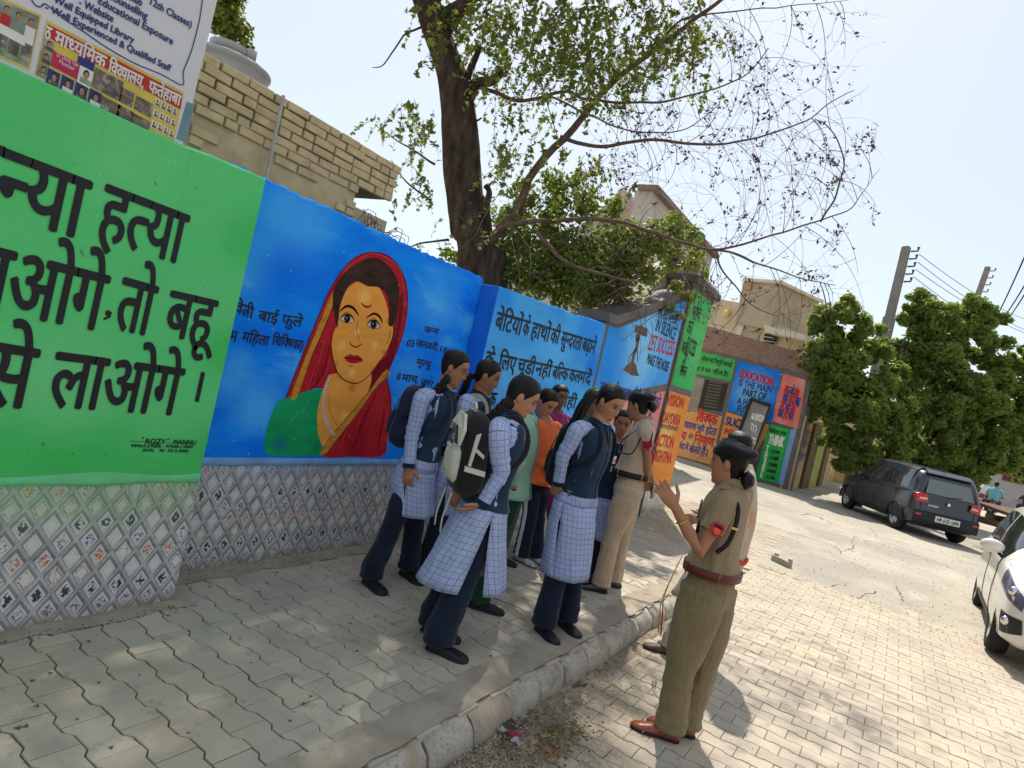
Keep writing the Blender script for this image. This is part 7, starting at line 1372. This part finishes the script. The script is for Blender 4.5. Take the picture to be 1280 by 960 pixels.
def on_root(mb, root, nm, smooth=False, par=None): o = link(nm, mb.mesh(nm, smooth), par if par is not None else root, (0, 0, 0)); return o
def wheel(root, x, y, r, w_, side, nm='wheel', spokes=5, par=None):
    mb = MB(); c = np.array([x, y, r]); ax = np.array([1., 0, 0]); P = []; 
    for dx, rr in ((-w_/2, r*.62), (-w_/2, r*.93), (-w_*.36, r*.99), (0, r), (w_*.36, r*.99), (w_/2, r*.93), (w_/2, r*.62)): P.append((dx, rr))
    mb.grid([[c+np.array([dx, rr*math.cos(a), rr*math.sin(a)]) for a in np.linspace(0, 2*math.pi, 33)[:-1]] for dx, rr in P], m_tyre, True); t = on_root(mb, root, nm, True)
    mb = MB(); xo = side*w_*.40
    mb.grid([[c+np.array([xo+dx*side, rr*math.cos(a), rr*math.sin(a)]) for a in np.linspace(0, 2*math.pi, 33)[:-1]] for dx, rr in ((.01, r*.66), (-.005, r*.60), (-.07, r*.58))], m_rim, True); mb.grid([[c+np.array([xo-.07*side, rr*math.cos(a), rr*math.sin(a)]) for a in np.linspace(0, 2*math.pi, 25)[:-1]] for rr in (r*.58, .001)], m_blkp, True)
    for k in range(spokes):
        a = 2*math.pi*k/spokes+.3; d = np.array([0, math.cos(a), math.sin(a)]); s = np.array([0, -d[2], d[1]]); mb.prism([c+np.array([xo-.035*side, 0, 0])+d*r*q+s*u_ for q, u_ in ((.08, -.03), (.62, -.055), (.62, .055), (.08, .03))], (side*.025, 0, 0), m_rim)
    mb.tube([c+np.array([xo-.03*side, 0, 0]), c+np.array([xo+.005*side, 0, 0])], r*.15, m_rim, 12); o = link('rim', mb.mesh('rim'), t, (0, 0, 0)); return t
def car(name, label, loc, heading, st, paint, wy, wr_, W0, glass_side, windscreen, rear_k=.35, zsl=.22, group=None, cat='car', clad=None):
    """st rows: y, half width, sill z, belt z, top z, roof half width"""
    root = empty(name, loc, label, cat, group, math.atan2(-heading[0], heading[1])); S = smooth_path(st, 46)
    def sec(row, rear=False):
        y, W, zs, zb, zr, wr = row; pts = [(0, zs), (W-.13, zs), (W-.03, zs+.05), (W, zs+.22), (W+.004, (zs+zb)/2+.05), (W-.012, zb-.06), (W-.035, zb), (W-.05, zb+.012)]
        h = max(zr-zb, .02)
        if h < .12: pts += [(W-.10, zb+h*.35), (W-.22, zb+h*.7), (W*.45, zr-.004), (W*.2, zr), (0, zr)]
        else: pts += [(wr+.055*(h/.5)*.5+(W-.05-wr)*.5, zb+h*.45), (wr+.02, zr-.07), (wr-.06, zr-.018), (wr*.5, zr-.002), (0, zr)]
        return [(x, y+(rear_k*(z-zb) if (rear and z > zb) else 0), z) for x, z in pts]
    rows = [sec(r, True if r[0] < st[0][0]+.30 else False) for r in S]
    full = [[p for p in r]+[(-x, y, z) for x, y, z in r[::-1][1:-1]] for r in rows]; mb = MB(); mb.grid(full, paint, True); N = len(full[0]); mb.add(full[0], [tuple(range(N))], paint); mb.add(full[-1], [tuple(range(N))[::-1]], paint)
    me = mb.mesh('body'); o = bpy.data.objects.new('body', me); COL.objects.link(o); cut = []
    for y in wy:
        mc = MB()
        for s in (-1, 1): mc.tube([(s*(W0-.22), y, wr_), (s*(W0+.3), y, wr_)], wr_*1.17, m_blkp, 28)
        c = bpy.data.objects.new('cut', mc.mesh()); COL.objects.link(c); b = o.modifiers.new('b', 'BOOLEAN'); b.object = c; b.operation = 'DIFFERENCE'; b.solver = 'EXACT'; cut.append(c)
    dg = bpy.context.evaluated_depsgraph_get(); me2 = bpy.data.meshes.new_from_object(o.evaluated_get(dg)); me2.name = 'body'; bpy.data.objects.remove(o)
    for c in cut: bpy.data.objects.remove(c)
    for p in me2.polygons: p.use_smooth = True
    body = link('body', me2, root, (0, 0, 0)); me2.set_sharp_from_angle(angle=math.radians(38))
    for y in wy:
        for s in (-1, 1): wheel(root, s*(W0-.105), y, wr_, .175, s)
        mb = MB(); mb.box((0, y, wr_+.14), (2*(W0-.24), wr_*2.3, wr_*1.5), m_blkp); on_root(mb, root, 'wheel_housing')
    def surf(y, v):   # point on the right-hand side, v index in section
        yy = [r[0] for r in S]; i = max(0, min(len(S)-2, int(np.searchsorted(yy, y))-1)); t = (y-yy[i])/(yy[i+1]-yy[i]); a = np.array(rows[i]); b = np.array(rows[i+1]); r = a*(1-t)+b*t; k = int(min(v, len(r)-2)); return r[k]*(1-(v-k))+r[k+1]*(v-k)
    def patch(y0, y1, v0, v1, s, m, nm, off=.006, ny=8, nv=5, fy=None, par=None, th=True):
        V = []
        for i in range(ny+1):
            y = y0+(y1-y0)*i/ny; a, b = (v0, v1) if fy is None else fy(y); V.append([surf(y, a+(b-a)*j/nv)*np.array([s, 1, 1])+np.array([s*off, 0, off*.3]) for j in range(nv+1)])
        mb = MB(); mb.grid(V, m); return on_root(mb, root, nm, True, par)
    for s in (-1, 1):
        for (a, b) in glass_side: patch(a, b, 7.12, 8.86, s, m_cgl, 'side_window')
    a, b = windscreen; mb = MB(); V = []
    for i in range(9):
        y = a+(b-a)*i/8; V.append([surf(y, v)*np.array([s, 1, 1])+np.array([0, .006, .008]) for s, v in ((-1, 9.3), (-1, 10), (-1, 11), (-1, 12), (1, 11), (1, 10), (1, 9.3))])
    mb.grid(V, m_cgl); on_root(mb, root, 'windscreen', True)
    return root, surf, patch
# dark hatchback parked under the trees
pn = paintmat('charcoal_car_paint', (.007, .010, .022), (.05, .05, .05))
st = [(-1.79, .66, .34, .93, 1.34, .50), (-1.72, .73, .25, .95, 1.44, .56), (-1.45, .755, .22, .95, 1.50, .585), (-.9, .76, .22, .94, 1.53, .60), (-.2, .76, .22, .92, 1.535, .60), (.35, .76, .22, .90, 1.49, .58), (.72, .76, .22, .89, 1.22, .57), (1.02, .755, .22, .89, .99, .56), (1.3, .74, .22, .86, .95, .55), (1.6, .70, .24, .78, .87, .5), (1.76, .60, .30, .66, .72, .4)]
fwd = np.array([-.47, .883, 0]); cc = np.array([.2, 18.6])
root, surf, patch = car('parked_car', 'dark charcoal hatchback parked under the roadside trees, rear towards the viewer', (cc[0], cc[1], GZ(16)), fwd, st, pn, (-1.19, 1.19), .285, .76, [(-1.42, -1.12), (-1.05, -.28), (-.18, .62)], (.50, .98))
def add(nm, f, sm_=False): mb = MB(); f(mb); return on_root(mb, root, nm, sm_)
def rp(x, z, e=.0):  # point on the rear face
    zb = .93; y = -1.79+(.35*(z-zb) if z > zb else (.0 if z > .5 else -.02*0)); return np.array([x, y-e-.0, z])
add('rear_window', lambda mb: mb.prism([rp(-.52, .98, .004), rp(.52, .98, .004), rp(.44, 1.29, .004), rp(-.44, 1.29, .004)], (0, .006, 0), m_cgl2))
add('tailgate_seam', lambda mb: mb.tube([rp(-.58, .93, .004), rp(-.56, .55, .006), rp(.56, .55, .006), rp(.58, .93, .004)], .006, m_blkp, 4))
add('rear_bumper', lambda mb: mb.grid([[(x, -1.80-.075*(1-(abs(x)/.78)**4)*k, z) for x in np.linspace(-.70, .70, 15)] for z, k in ((.30, .2), (.33, .9), (.42, 1.), (.54, 1.), (.58, .3), (.585, -.2))], m_blkp), True)
m_tl = mat('tail_light_red', (.50, .012, .015), .2, .1, spec=.6); m_tlw = mat('lens_pale', (.6, .45, .42), .2, .05)
for s in (-1, 1):
    t = add('tail_light', lambda mb: mb.prism([rp(s*.44, .78, .02), rp(s*.68, .76, .0), rp(s*.69, .93, .0), rp(s*.62, .96, .01), rp(s*.47, .93, .02)], (s*.035, .07, 0), m_tl)); mb = MB(); mb.prism([rp(s*.47, .83, .025), rp(s*.62, .82, .012), rp(s*.62, .86, .012), rp(s*.48, .88, .025)], (s*.01, .02, 0), m_tlw); link('reverse_lens', mb.mesh(), t, (0, 0, 0))
    add('reflector', lambda mb: mb.box((s*.60, -1.845, .50), (.13, .02, .04), m_tl))
add('roof_spoiler', lambda mb: mb.prism([(-.50, -1.66, 1.40), (.50, -1.66, 1.40), (.48, -1.50, 1.475), (-.48, -1.50, 1.475)], (0, 0, .02), pn))
def plate(root_, c, wd, h, txt, nrm_, right, upv=(0, 0, 1)):
    mb = MB(); n_ = np.array(nrm_, float); r_ = np.array(right, float); c = np.array(c, float); u_ = np.array(upv, float); mb.prism([c-r_*wd/2-u_*h/2, c+r_*wd/2-u_*h/2, c+r_*wd/2+u_*h/2, c-r_*wd/2+u_*h/2], n_*.012, mat('plate_white', (.68, .68, .66), .5, .03)); p = on_root(mb, root_, 'number_plate')
    if txt: mb = MB(); lettering(mb, txt, c-r_*wd*.44+u_*h*.34, c+r_*wd*.44+u_*h*.34, h*.68, m_black, n_, .0135, latin=True, bold=.003); link('plate_lettering', mb.mesh(), p, (0, 0, 0))
plate(root, (0, -1.878, .47), .52, .125, 'HR 61D 1694', (0, -1, 0), (1, 0, 0))
add('car_emblem', lambda mb: mb.tube([rp(-.0, .82, .0), rp(-.0, .82, .016)], .035, m_chr, 10)); add('model_lettering', lambda mb: lettering(mb, 'S-PRESSO', rp(-.42, .74, .0), rp(-.20, .74, .0), .03, m_chr, (0, -1, 0), .006, latin=True, bold=.002))
add('rear_wiper', lambda mb: mb.tube([rp(0, .97, .012), rp(.25, 1.02, .012)], .008, m_blkp, 5))
for s in (-1, 1):
    add('door_handle', lambda mb: mb.tube([surf(-.30, 5.2)*np.array([s, 1, 1])+np.array([s*.02, 0, 0]), surf(-.45, 5.2)*np.array([s, 1, 1])+np.array([s*.02, 0, 0])], .012, pn, 6)); add('door_handle', lambda mb: mb.tube([surf(-1.0, 5.2)*np.array([s, 1, 1])+np.array([s*.02, 0, 0]), surf(-1.15, 5.2)*np.array([s, 1, 1])+np.array([s*.02, 0, 0])], .012, pn, 6))
    for y in (-.24, .66, -1.06): add('door_seam', lambda mb: mb.tube([surf(y, v)*np.array([s, 1, 1])+np.array([s*.002, 0, 0]) for v in (2.2, 3, 4, 5, 6)], .004, m_blkp, 4))
    add('sill_cladding', lambda mb: mb.grid([[surf(y, v)*np.array([s, 1, 1])+np.array([s*.008, 0, 0]) for v in (1.5, 2, 2.6)] for y in np.linspace(-.85, .85, 8)], m_blkp))
    add('side_mirror', lambda mb: mb.ball(surf(.62, 7.2)*np.array([s, 1, 1])+np.array([s*.10, 0, .04]), (.09, .05, .065), pn, 10, 8), True)
    for y in (-1.19, 1.19): add('wheel_arch_trim', lambda mb: mb.tube([(s*.762, y+.34*math.cos(a), .285+.34*math.sin(a)) for a in np.linspace(-.1, math.pi+.1, 16)], .022, m_blkp, 5))
add('antenna', lambda mb: mb.tube([(0, -1.3, 1.5), (0, -1.5, 1.62)], .006, m_blkp, 4))
add('rear_seat', lambda mb: mb.box((.18, -1.0, 1.1), (.35, .1, .25), mat('seat_pale', (.4, .42, .36), .8)))
# white car at the right edge
pw_ = paintmat('white_car_paint', (.62, .62, .56), (.5, .46, .38))
st = [(-1.98, .70, .34, .92, 1.28, .52), (-1.85, .80, .26, .98, 1.42, .58), (-1.4, .87, .22, 1.0, 1.52, .62), (-.7, .875, .21, .97, 1.56, .64), (.05, .875, .21, .95, 1.54, .63), (.5, .875, .21, .93, 1.42, .61), (.9, .875, .21, .93, 1.17, .60), (1.2, .87, .21, .93, 1.01, .60), (1.55, .85, .21, .86, .97, .58), (1.85, .80, .22, .76, .87, .5), (2.0, .66, .28, .64, .70, .4)]
h2 = np.array([-.035, -1., 0]); root, surf, patch = car('parked_car', 'white car cut by the right edge, facing the viewer with mirror and front wheel showing', (2.02, 9.93, GZ(9.5)), h2, st, pw_, (-1.25, 1.25), .315, .875, [(-1.5, -1.15), (-1.05, -.22), (-.10, .80)], (.66, 1.16))
for s in (-1, 1):
    add('side_mirror', lambda mb: (mb.ball(surf(.72, 7.2)*np.array([s, 1, 1])+np.array([s*.14, .02, .07]), (.12, .07, .078), pw_, 14, 10), mb.tube([surf(.72, 7)*np.array([s, 1, 1]), surf(.72, 7.2)*np.array([s, 1, 1])+np.array([s*.10, .02, .03])], .02, m_blkp, 6)), True)
    h_ = add('headlight', lambda mb: mb.grid([[surf(y, v)*np.array([s, 1, 1])+np.array([s*.006, .004, .004]) for v in (4.6, 5.2, 5.9, 6.6)] for y in (1.42, 1.55, 1.68, 1.80, 1.90, 1.96)], mat('headlight_lens', (.08, .09, .14), .08, .2, spec=.8)), True); mb = MB(); mb.ball(surf(1.82, 5.4)*np.array([s, 1, 1])-np.array([s*.01, .01, 0]), .05, m_chr, 10, 8); link('headlight_bulb', mb.mesh('bulb', True), h_, (0, 0, 0))
    add('fog_light_recess', lambda mb: mb.grid([[surf(y, v)*np.array([s, 1, 1])+np.array([s*.006, .006, 0]) for v in (2.3, 3, 3.7)] for y in (1.72, 1.82, 1.92, 1.98)], m_blkp), True); add('fog_light', lambda mb: mb.ball(surf(1.86, 3.0)*np.array([s, 1, 1]), (.05, .03, .045), m_chr, 10, 8), True)
    for y in (-.16, .86): add('door_seam', lambda mb: mb.tube([surf(y, v)*np.array([s, 1, 1])+np.array([s*.002, 0, 0]) for v in (2.2, 3, 4, 5, 6)], .004, m_blkp, 4))
    for y in (-.30, -1.15): add('door_handle', lambda mb: mb.tube([surf(y, 5.2)*np.array([s, 1, 1])+np.array([s*.022, 0, 0]), surf(y-.17, 5.2)*np.array([s, 1, 1])+np.array([s*.022, 0, 0])], .014, m_chr, 6))
    add('sill_trim', lambda mb: mb.grid([[surf(y, v)*np.array([s, 1, 1])+np.array([s*.008, 0, 0]) for v in (1.5, 2, 2.5)] for y in np.linspace(-.9, .9, 8)], m_blkp))
    add('body_crease', lambda mb: mb.tube([surf(y, 4.1)*np.array([s, 1, 1])+np.array([s*-.002, 0, 0]) for y in np.linspace(-1.7, 1.3, 12)], .007, pw_, 5), True)
add('grille', lambda mb: mb.prism([(-.42, 1.985, .42), (.42, 1.985, .42), (.50, 1.97, .60), (-.50, 1.97, .60)], (0, .03, 0), m_blkp)); add('bonnet_seam', lambda mb: mb.tube([surf(y, 6.9)+np.array([-.02, 0, .006]) for y in np.linspace(1.2, 1.8, 6)], .004, m_blkp, 4))
# tractor trailer behind the hatchback: tilted bed, big wheel
tr_ = onZ(1238, 672, .12); t = empty('farm_trailer', (2.7, 18.6, .12), 'rusty farm trailer with one big tyre behind the dark hatchback', 'trailer', None, -.5); m_rust = mat('rusty_steel', (.11, .075, .05), .85, .35, 6, .4, 30)
mb = MB(); mb.prism([(-1.0, -.6, .95), (1.1, -.6, .72), (1.1, 1.8, .72), (-1.0, 1.8, .95)], (0, 0, .07), m_rust); on_root(mb, t, 'bed')
mb = MB(); mb.prism([(1.0, -.7, .80), (1.75, -.7, .52), (1.75, 1.8, .52), (1.0, 1.8, .80)], (0, 0, .06), m_rust); on_root(mb, t, 'tail_flap')
for y in (-.4, .6): mb = MB(); mb.box((-.1, y, .62), (1.9, .12, .14), m_rust); on_root(mb, t, 'cross_beam')
for x in (-.6, .3): mb = MB(); mb.box((x, .6, .72), (.12, 2.4, .16), m_rust); on_root(mb, t, 'chassis_rail')
mb = MB(); mb.box((-.2, -.3, .3), (.4, .3, .5), m_rust); on_root(mb, t, 'support_leg'); wheel(t, .75, -.15, .44, .24, 1, spokes=4); wheel(t, .75, 1.1, .44, .24, 1, spokes=4)
# motorcycles with riders
def moto(loc, rz, label, shirt, plab, paint, hair=True, pillion=None, helmet=False):
    t = empty('motorcycle', loc, label, 'motorcycle', 'motorcycles on the street', rz)
    for y in (-.62, .64): 
        w_ = wheel(t, 0, y, .30, .09, 1, spokes=6)
    mb = MB(); mb.tube(smooth_path([(0, .45, .78), (0, .15, .84), (0, -.1, .74)], 8), [(.06, .05), (.13, .11), (.14, .12), (.14, .12), (.13, .11), (.11, .09), (.09, .07), (.06, .05)], paint, 10); on_root(mb, t, 'fuel_tank', True)
    mb = MB(); mb.tube(smooth_path([(0, .0, .78), (0, -.35, .77), (0, -.75, .82)], 8), [(.11, .04)]*8, m_blkp, 10, ref=(1, 0, 0)); on_root(mb, t, 'seat', True)
    mb = MB(); mb.box((0, .05, .40), (.24, .34, .34), m_blkp); mb.tube([(0, .05, .75), (0, .5, .70), (0, .05, .35), (0, -.62, .30), (0, -.75, .70), (0, .05, .75)], .025, m_blkp, 5); on_root(mb, t, 'engine_frame')
    mb = MB()
    for s in (-1, 1): mb.tube([(s*.07, .50, .92), (s*.07, .64, .30)], .022, m_chr, 6)
    on_root(mb, t, 'front_fork'); mb = MB(); mb.tube([(-.36, .30, 1.02), (-.2, .46, .98), (.2, .46, .98), (.36, .30, 1.02)], .016, m_blkp, 6); on_root(mb, t, 'handlebar'); mb = MB(); mb.box((0, -.80, .74), (.16, .06, .09), m_tl); on_root(mb, t, 'tail_light')
    mb = MB(); mb.box((0, -.86, .55), (.2, .02, .11), mat('plate_yellow', (.6, .55, .4), .5)); on_root(mb, t, 'number_plate'); mb = MB(); mb.grid([[(x, -.62+.36*math.cos(a), .30+.36*math.sin(a)) for x in (-.06, .06)] for a in np.linspace(.5, 2.8, 8)], paint); on_root(mb, t, 'rear_mudguard', True)
    mb = MB(); mb.tube([(.16, -.1, .28), (.17, -.75, .34)], [.03, .045], m_chr, 8); on_root(mb, t, 'exhaust', True)
    def rider(y, lab, sc_, pant=m_trous, cap=m_phair):
        p = empty('person', loc, lab, 'person', 'motorcycle riders', rz); 
        mb = MB(); mb.ball((0, y+.08, 1.52), (.078, .095, .118), None, 14, 10); mb.tube([(0, y+.05, 1.46), (0, y+.02, 1.36)], [.05, .055], None, 10)
        mb.tube([(0, y+.02, 1.37), (0, y+.01, 1.30), (0, y-.02, 1.15), (0, y-.05, .92), (0, y-.04, .84)], [(.07, .06), (.19, .09), (.19, .11), (.15, .11), (.17, .14)], None, 16, ref=(0, 1, 0))
        for s in (-1, 1): mb.tube([(s*.17, y+.0, 1.30), (s*.26, y+.14, 1.10), (s*.27, y+.42, 1.03), (s*.27, y+.50, 1.03)], [.05, .042, .033, .035], None, 10); mb.tube([(s*.08, y-.02, .86), (s*.19, y+.38, .80), (s*.15, y+.20, .40), (s*.15, y+.30, .34)], [.085, .07, .05, .04], None, 10)
        me = remesh(mb, .018, 1, None); a_ = me.color_attributes.new('tone', 'FLOAT_COLOR', 'POINT'); a_.data.foreach_set('color', [.2, .09, .05, 1]*len(me.vertices)); me.materials.clear(); me.materials.append(m_skin); link('body', me, p, (0, 0, 0))
        mb = MB(); mb.tube([(0, y+.02, 1.385), (0, y+.01, 1.32), (0, y-.02, 1.15), (0, y-.05, .94), (0, y-.05, .82)], [(.085, .07), (.205, .105), (.205, .13), (.17, .13), (.185, .15)], sc_, 18, ref=(0, 1, 0)); link('shirt', mb.mesh('shirt', True), p, (0, 0, 0))
        for s in (-1, 1): mb = MB(); mb.tube([(s*.15, y+.0, 1.31), (s*.27, y+.10, 1.13)], [.07, .06], sc_, 12); link('sleeve', mb.mesh('sleeve', True), p, (0, 0, 0)); mb = MB(); mb.tube(smooth_path([(s*.08, y-.04, .86), (s*.19, y+.38, .81), (s*.16, y+.22, .45), (s*.15, y+.20, .38)], 12), .088, pant, 12); link('trouser_leg', mb.mesh('leg', True), p, (0, 0, 0))
        mb = MB(); mb.ball((0, y+.065, 1.545), (.088, .100, .105), cap, 14, 10); link('hair', mb.mesh('hair', True), p, (0, 0, 0))
    if pillion: rider(-.12, plab, shirt); rider(-.52, pillion[1], pillion[0])
    else: rider(-.22, plab, shirt)
m_teal = cloth('teal_shirt', (.13, .36, .42)); m_wsh = cloth('white_shirt', (.55, .55, .62)); m_dsh = cloth('dark_shirt', (.03, .03, .04)); m_redp = mat('red_bike_paint', (.25, .02, .03), .3, .1, spec=.5); m_slv = mat('silver_bike_paint', (.25, .25, .27), .35, .1, metal=.5)
b = onZ(1236, 648, .12); b1 = onD(1238, 640, 27); moto((b1[0], b1[1], .12), -.15, 'motorcycle ridden away by the man in the teal shirt', m_teal, 'motorcycle rider in a teal shirt seen from behind, beyond the trailer', m_slv)
b1 = onD(1228, 622, 36); moto((b1[0], b1[1], .12), -.2, 'distant motorcycle just ahead of the teal shirted rider', m_wsh, 'distant rider in a white shirt, ahead of the teal shirted one', m_redp)
b1 = onD(1277, 648, 30); moto((b1[0], b1[1], .12), .1, 'dark motorcycle at the right edge above the white car', m_dsh, 'rider in dark clothes at the right edge', m_blkp)
b1 = onD(1185, 606, 34); t_ = empty('scooter', (b1[0], b1[1], .12), 'parked red and grey scooter beyond the hatchback roof', 'scooter', None, .2); wheel(t_, 0, -.5, .25, .09, 1); wheel(t_, 0, .6, .25, .09, 1)
mb = MB(); mb.ball((0, -.4, .62), (.18, .42, .24), m_slv, 12, 8); mb.box((0, .45, .7), (.34, .06, .6), m_slv); mb.box((0, .1, .32), (.3, .5, .06), m_blkp); on_root(mb, t_, 'body', True); mb = MB(); mb.box((0, -.82, .66), (.2, .05, .1), m_tl); on_root(mb, t_, 'tail_light'); mb = MB(); mb.ball((0, -.35, .84), (.14, .36, .07), m_blkp, 12, 8); on_root(mb, t_, 'seat', True); mb = MB(); mb.tube([(-.3, .4, 1.02), (0, .45, 1.04), (.3, .4, 1.02)], .02, m_blkp, 6); on_root(mb, t_, 'handlebar')
# ------------------------------------------------------------------ small things on the ground
bk = onZ(976, 706, -.14); mb = MB(); RZ = Matrix.Rotation(-.55, 3, 'Z')
t = empty('cement_block', tuple(bk), 'broken grey cement block lying on the street beside the concrete edge', 'block', None, 0)
mb.box(bk+np.array([0, 0, .045]), (.27, .10, .09), m_kerb, RZ); mb.build('block_body', t)
for s in (-1, 1): q = RZ @ Vector((s*.115, .02, .105)); mb = MB(); mb.box((bk[0]+q[0], bk[1]+q[1], bk[2]+q[2]), (.035, .05, .035), m_kerb, RZ); mb.build('broken_lug', t)
rs = np.random.RandomState(23)
lit = [('red foil wrapper in the dirt by the kerb', (.42, .01, .05), (642, 922), .055), ('crumpled white and silver wrapper by the kerb', (.5, .5, .5), (646, 932), .05), ('pale torn paper scrap by the kerb', (.55, .52, .48), (628, 916), .04), ('dark crumpled leaf packet by the kerb', (.03, .05, .03), (636, 912), .05), ('orange peel scrap near the kerb dirt', (.45, .18, .04), (688, 945), .05), ('maroon foil scrap nearest the kerb stone', (.2, .01, .03), (640, 905), .03), ('tiny blue plastic bag at the foot of the far mural wall', (.25, .25, .6), (977, 608), .12)]
for lab, c, p, s in lit:
    P = onZ(*p, -.125 if p[1] > 700 else .14); mb = MB(); V = []; s *= .6 if p[1] > 700 else 1
    for i in range(5):
        V.append([P+np.array([(i-2)*s*.5+rs.normal(0, s*.1), (j-1.5)*s*.45+rs.normal(0, s*.1), .012+abs(rs.normal(0, s*.28))]) for j in range(4)])
    mb.grid(V, mat('scrap_%d' % p[0], tuple(x*.5 for x in c), .6, .3, 30, spec=.3)); o = mb.build('wrapper'); o.modifiers.new('t', 'SOLIDIFY').thickness = .001; tag(o, lab, 'litter')
# dry leaves, twigs, pebbles and crumbs of mortar
def crumbs(n_, fn, size, m, name, flat_=.6, kind='stuff', par=None):
    V = []; F = []; 
    for i in range(n_):
        x, y, z = fn(); r = size*rs.uniform(.4, 1.4); o = len(V); a = rs.rand()*6.28
        for dx, dy, dz in ((1, 0, 0), (-.5, .8, 0), (-.5, -.8, 0), (.1, .1, flat_)): V.append((x+r*(dx*math.cos(a)-dy*math.sin(a)), y+r*(dx*math.sin(a)+dy*math.cos(a)), z+r*dz))
        F += [(o, o+1, o+3), (o+1, o+2, o+3), (o+2, o, o+3)]
    me = bpy.data.meshes.new(name); me.from_pydata(V, [], F); me.materials.append(m); tag(link(name, me, par), kind=kind)
m_peb = mat('grit', (.34, .30, .24), 1, .4, 40); m_dark = mat('dark_grit', (.07, .055, .04), 1, .4, 40); m_whs = mat('white_chips', (.6, .58, .54), .9, .1)
def near_kerb(): y = rs.gamma(2, .5)+1.9; return (-1.36+abs(rs.normal(0, .16)), y, -.125+rs.uniform(-.005, .012) if rs.rand() < .5 else -.135)
crumbs(1500, near_kerb, .006, m_peb, 'grit', par=road); crumbs(900, near_kerb, .006, m_dark, 'grit', par=road)
crumbs(260, lambda: (rs.normal(-1.15, .09), rs.normal(2.95, .17), -.115), .012, m_dry, 'leaf_litter', .35, par=road); crumbs(90, lambda: (rs.normal(-1.12, .05), rs.normal(3.02, .12), -.105), .014, mat('yellow_dry_leaf', (.15, .115, .045), .9, .4), 'leaf_litter', .35, par=road)
crumbs(500, lambda: (rs.uniform(-1.4, 5), rs.uniform(1.8, 9), -.1485), .004, m_dark, 'grit', par=road); crumbs(700, lambda: (rs.uniform(-1.4, 8), rs.normal(9.05, .18), GZ(9.2)+.003), .012, m_peb, 'grit', par=road)
crumbs(1200, lambda: (rs.uniform(-1.4, 9), rs.uniform(9.3, 22), GZ(16)-.0), .012, m_dark, 'grit', par=road) if False else None
def conc_pt(): y = rs.uniform(9.2, 18); return (rs.uniform(-1.4, 6), y, GZ(y)+.001)
crumbs(900, conc_pt, .010, m_dark, 'grit', par=road); crumbs(900, conc_pt, .012, m_peb, 'grit', par=road)
crumbs(130, lambda: (rs.uniform(-2.6, -1.7), rs.normal(2.5, .5), .001), .0045, m_whs, 'paint_chips', .3, par=foot); crumbs(120, lambda: (rs.uniform(-3.2, -1.7), rs.uniform(1.2, 5.5), .001), .0035, m_whs, 'paint_chips', .3, par=foot)
crumbs(500, lambda: (rs.uniform(-1.66, -1.5), rs.uniform(.8, 7), .004), .004, m_peb, 'grit', par=foot); crumbs(260, lambda: (rs.uniform(-3.34, -3.22), rs.uniform(2.1, 4.6), .006), .005, m_dark, 'grit', par=foot); crumbs(240, lambda: (rs.uniform(-3.05, -2.93), rs.uniform(.5, 2.1), .006), .005, m_dark, 'grit', par=foot)
crumbs(160, lambda: (rs.uniform(-3.2, -1.7), rs.uniform(1, 6), .003), .011, m_dry, 'fallen_leaves', .12, par=foot)
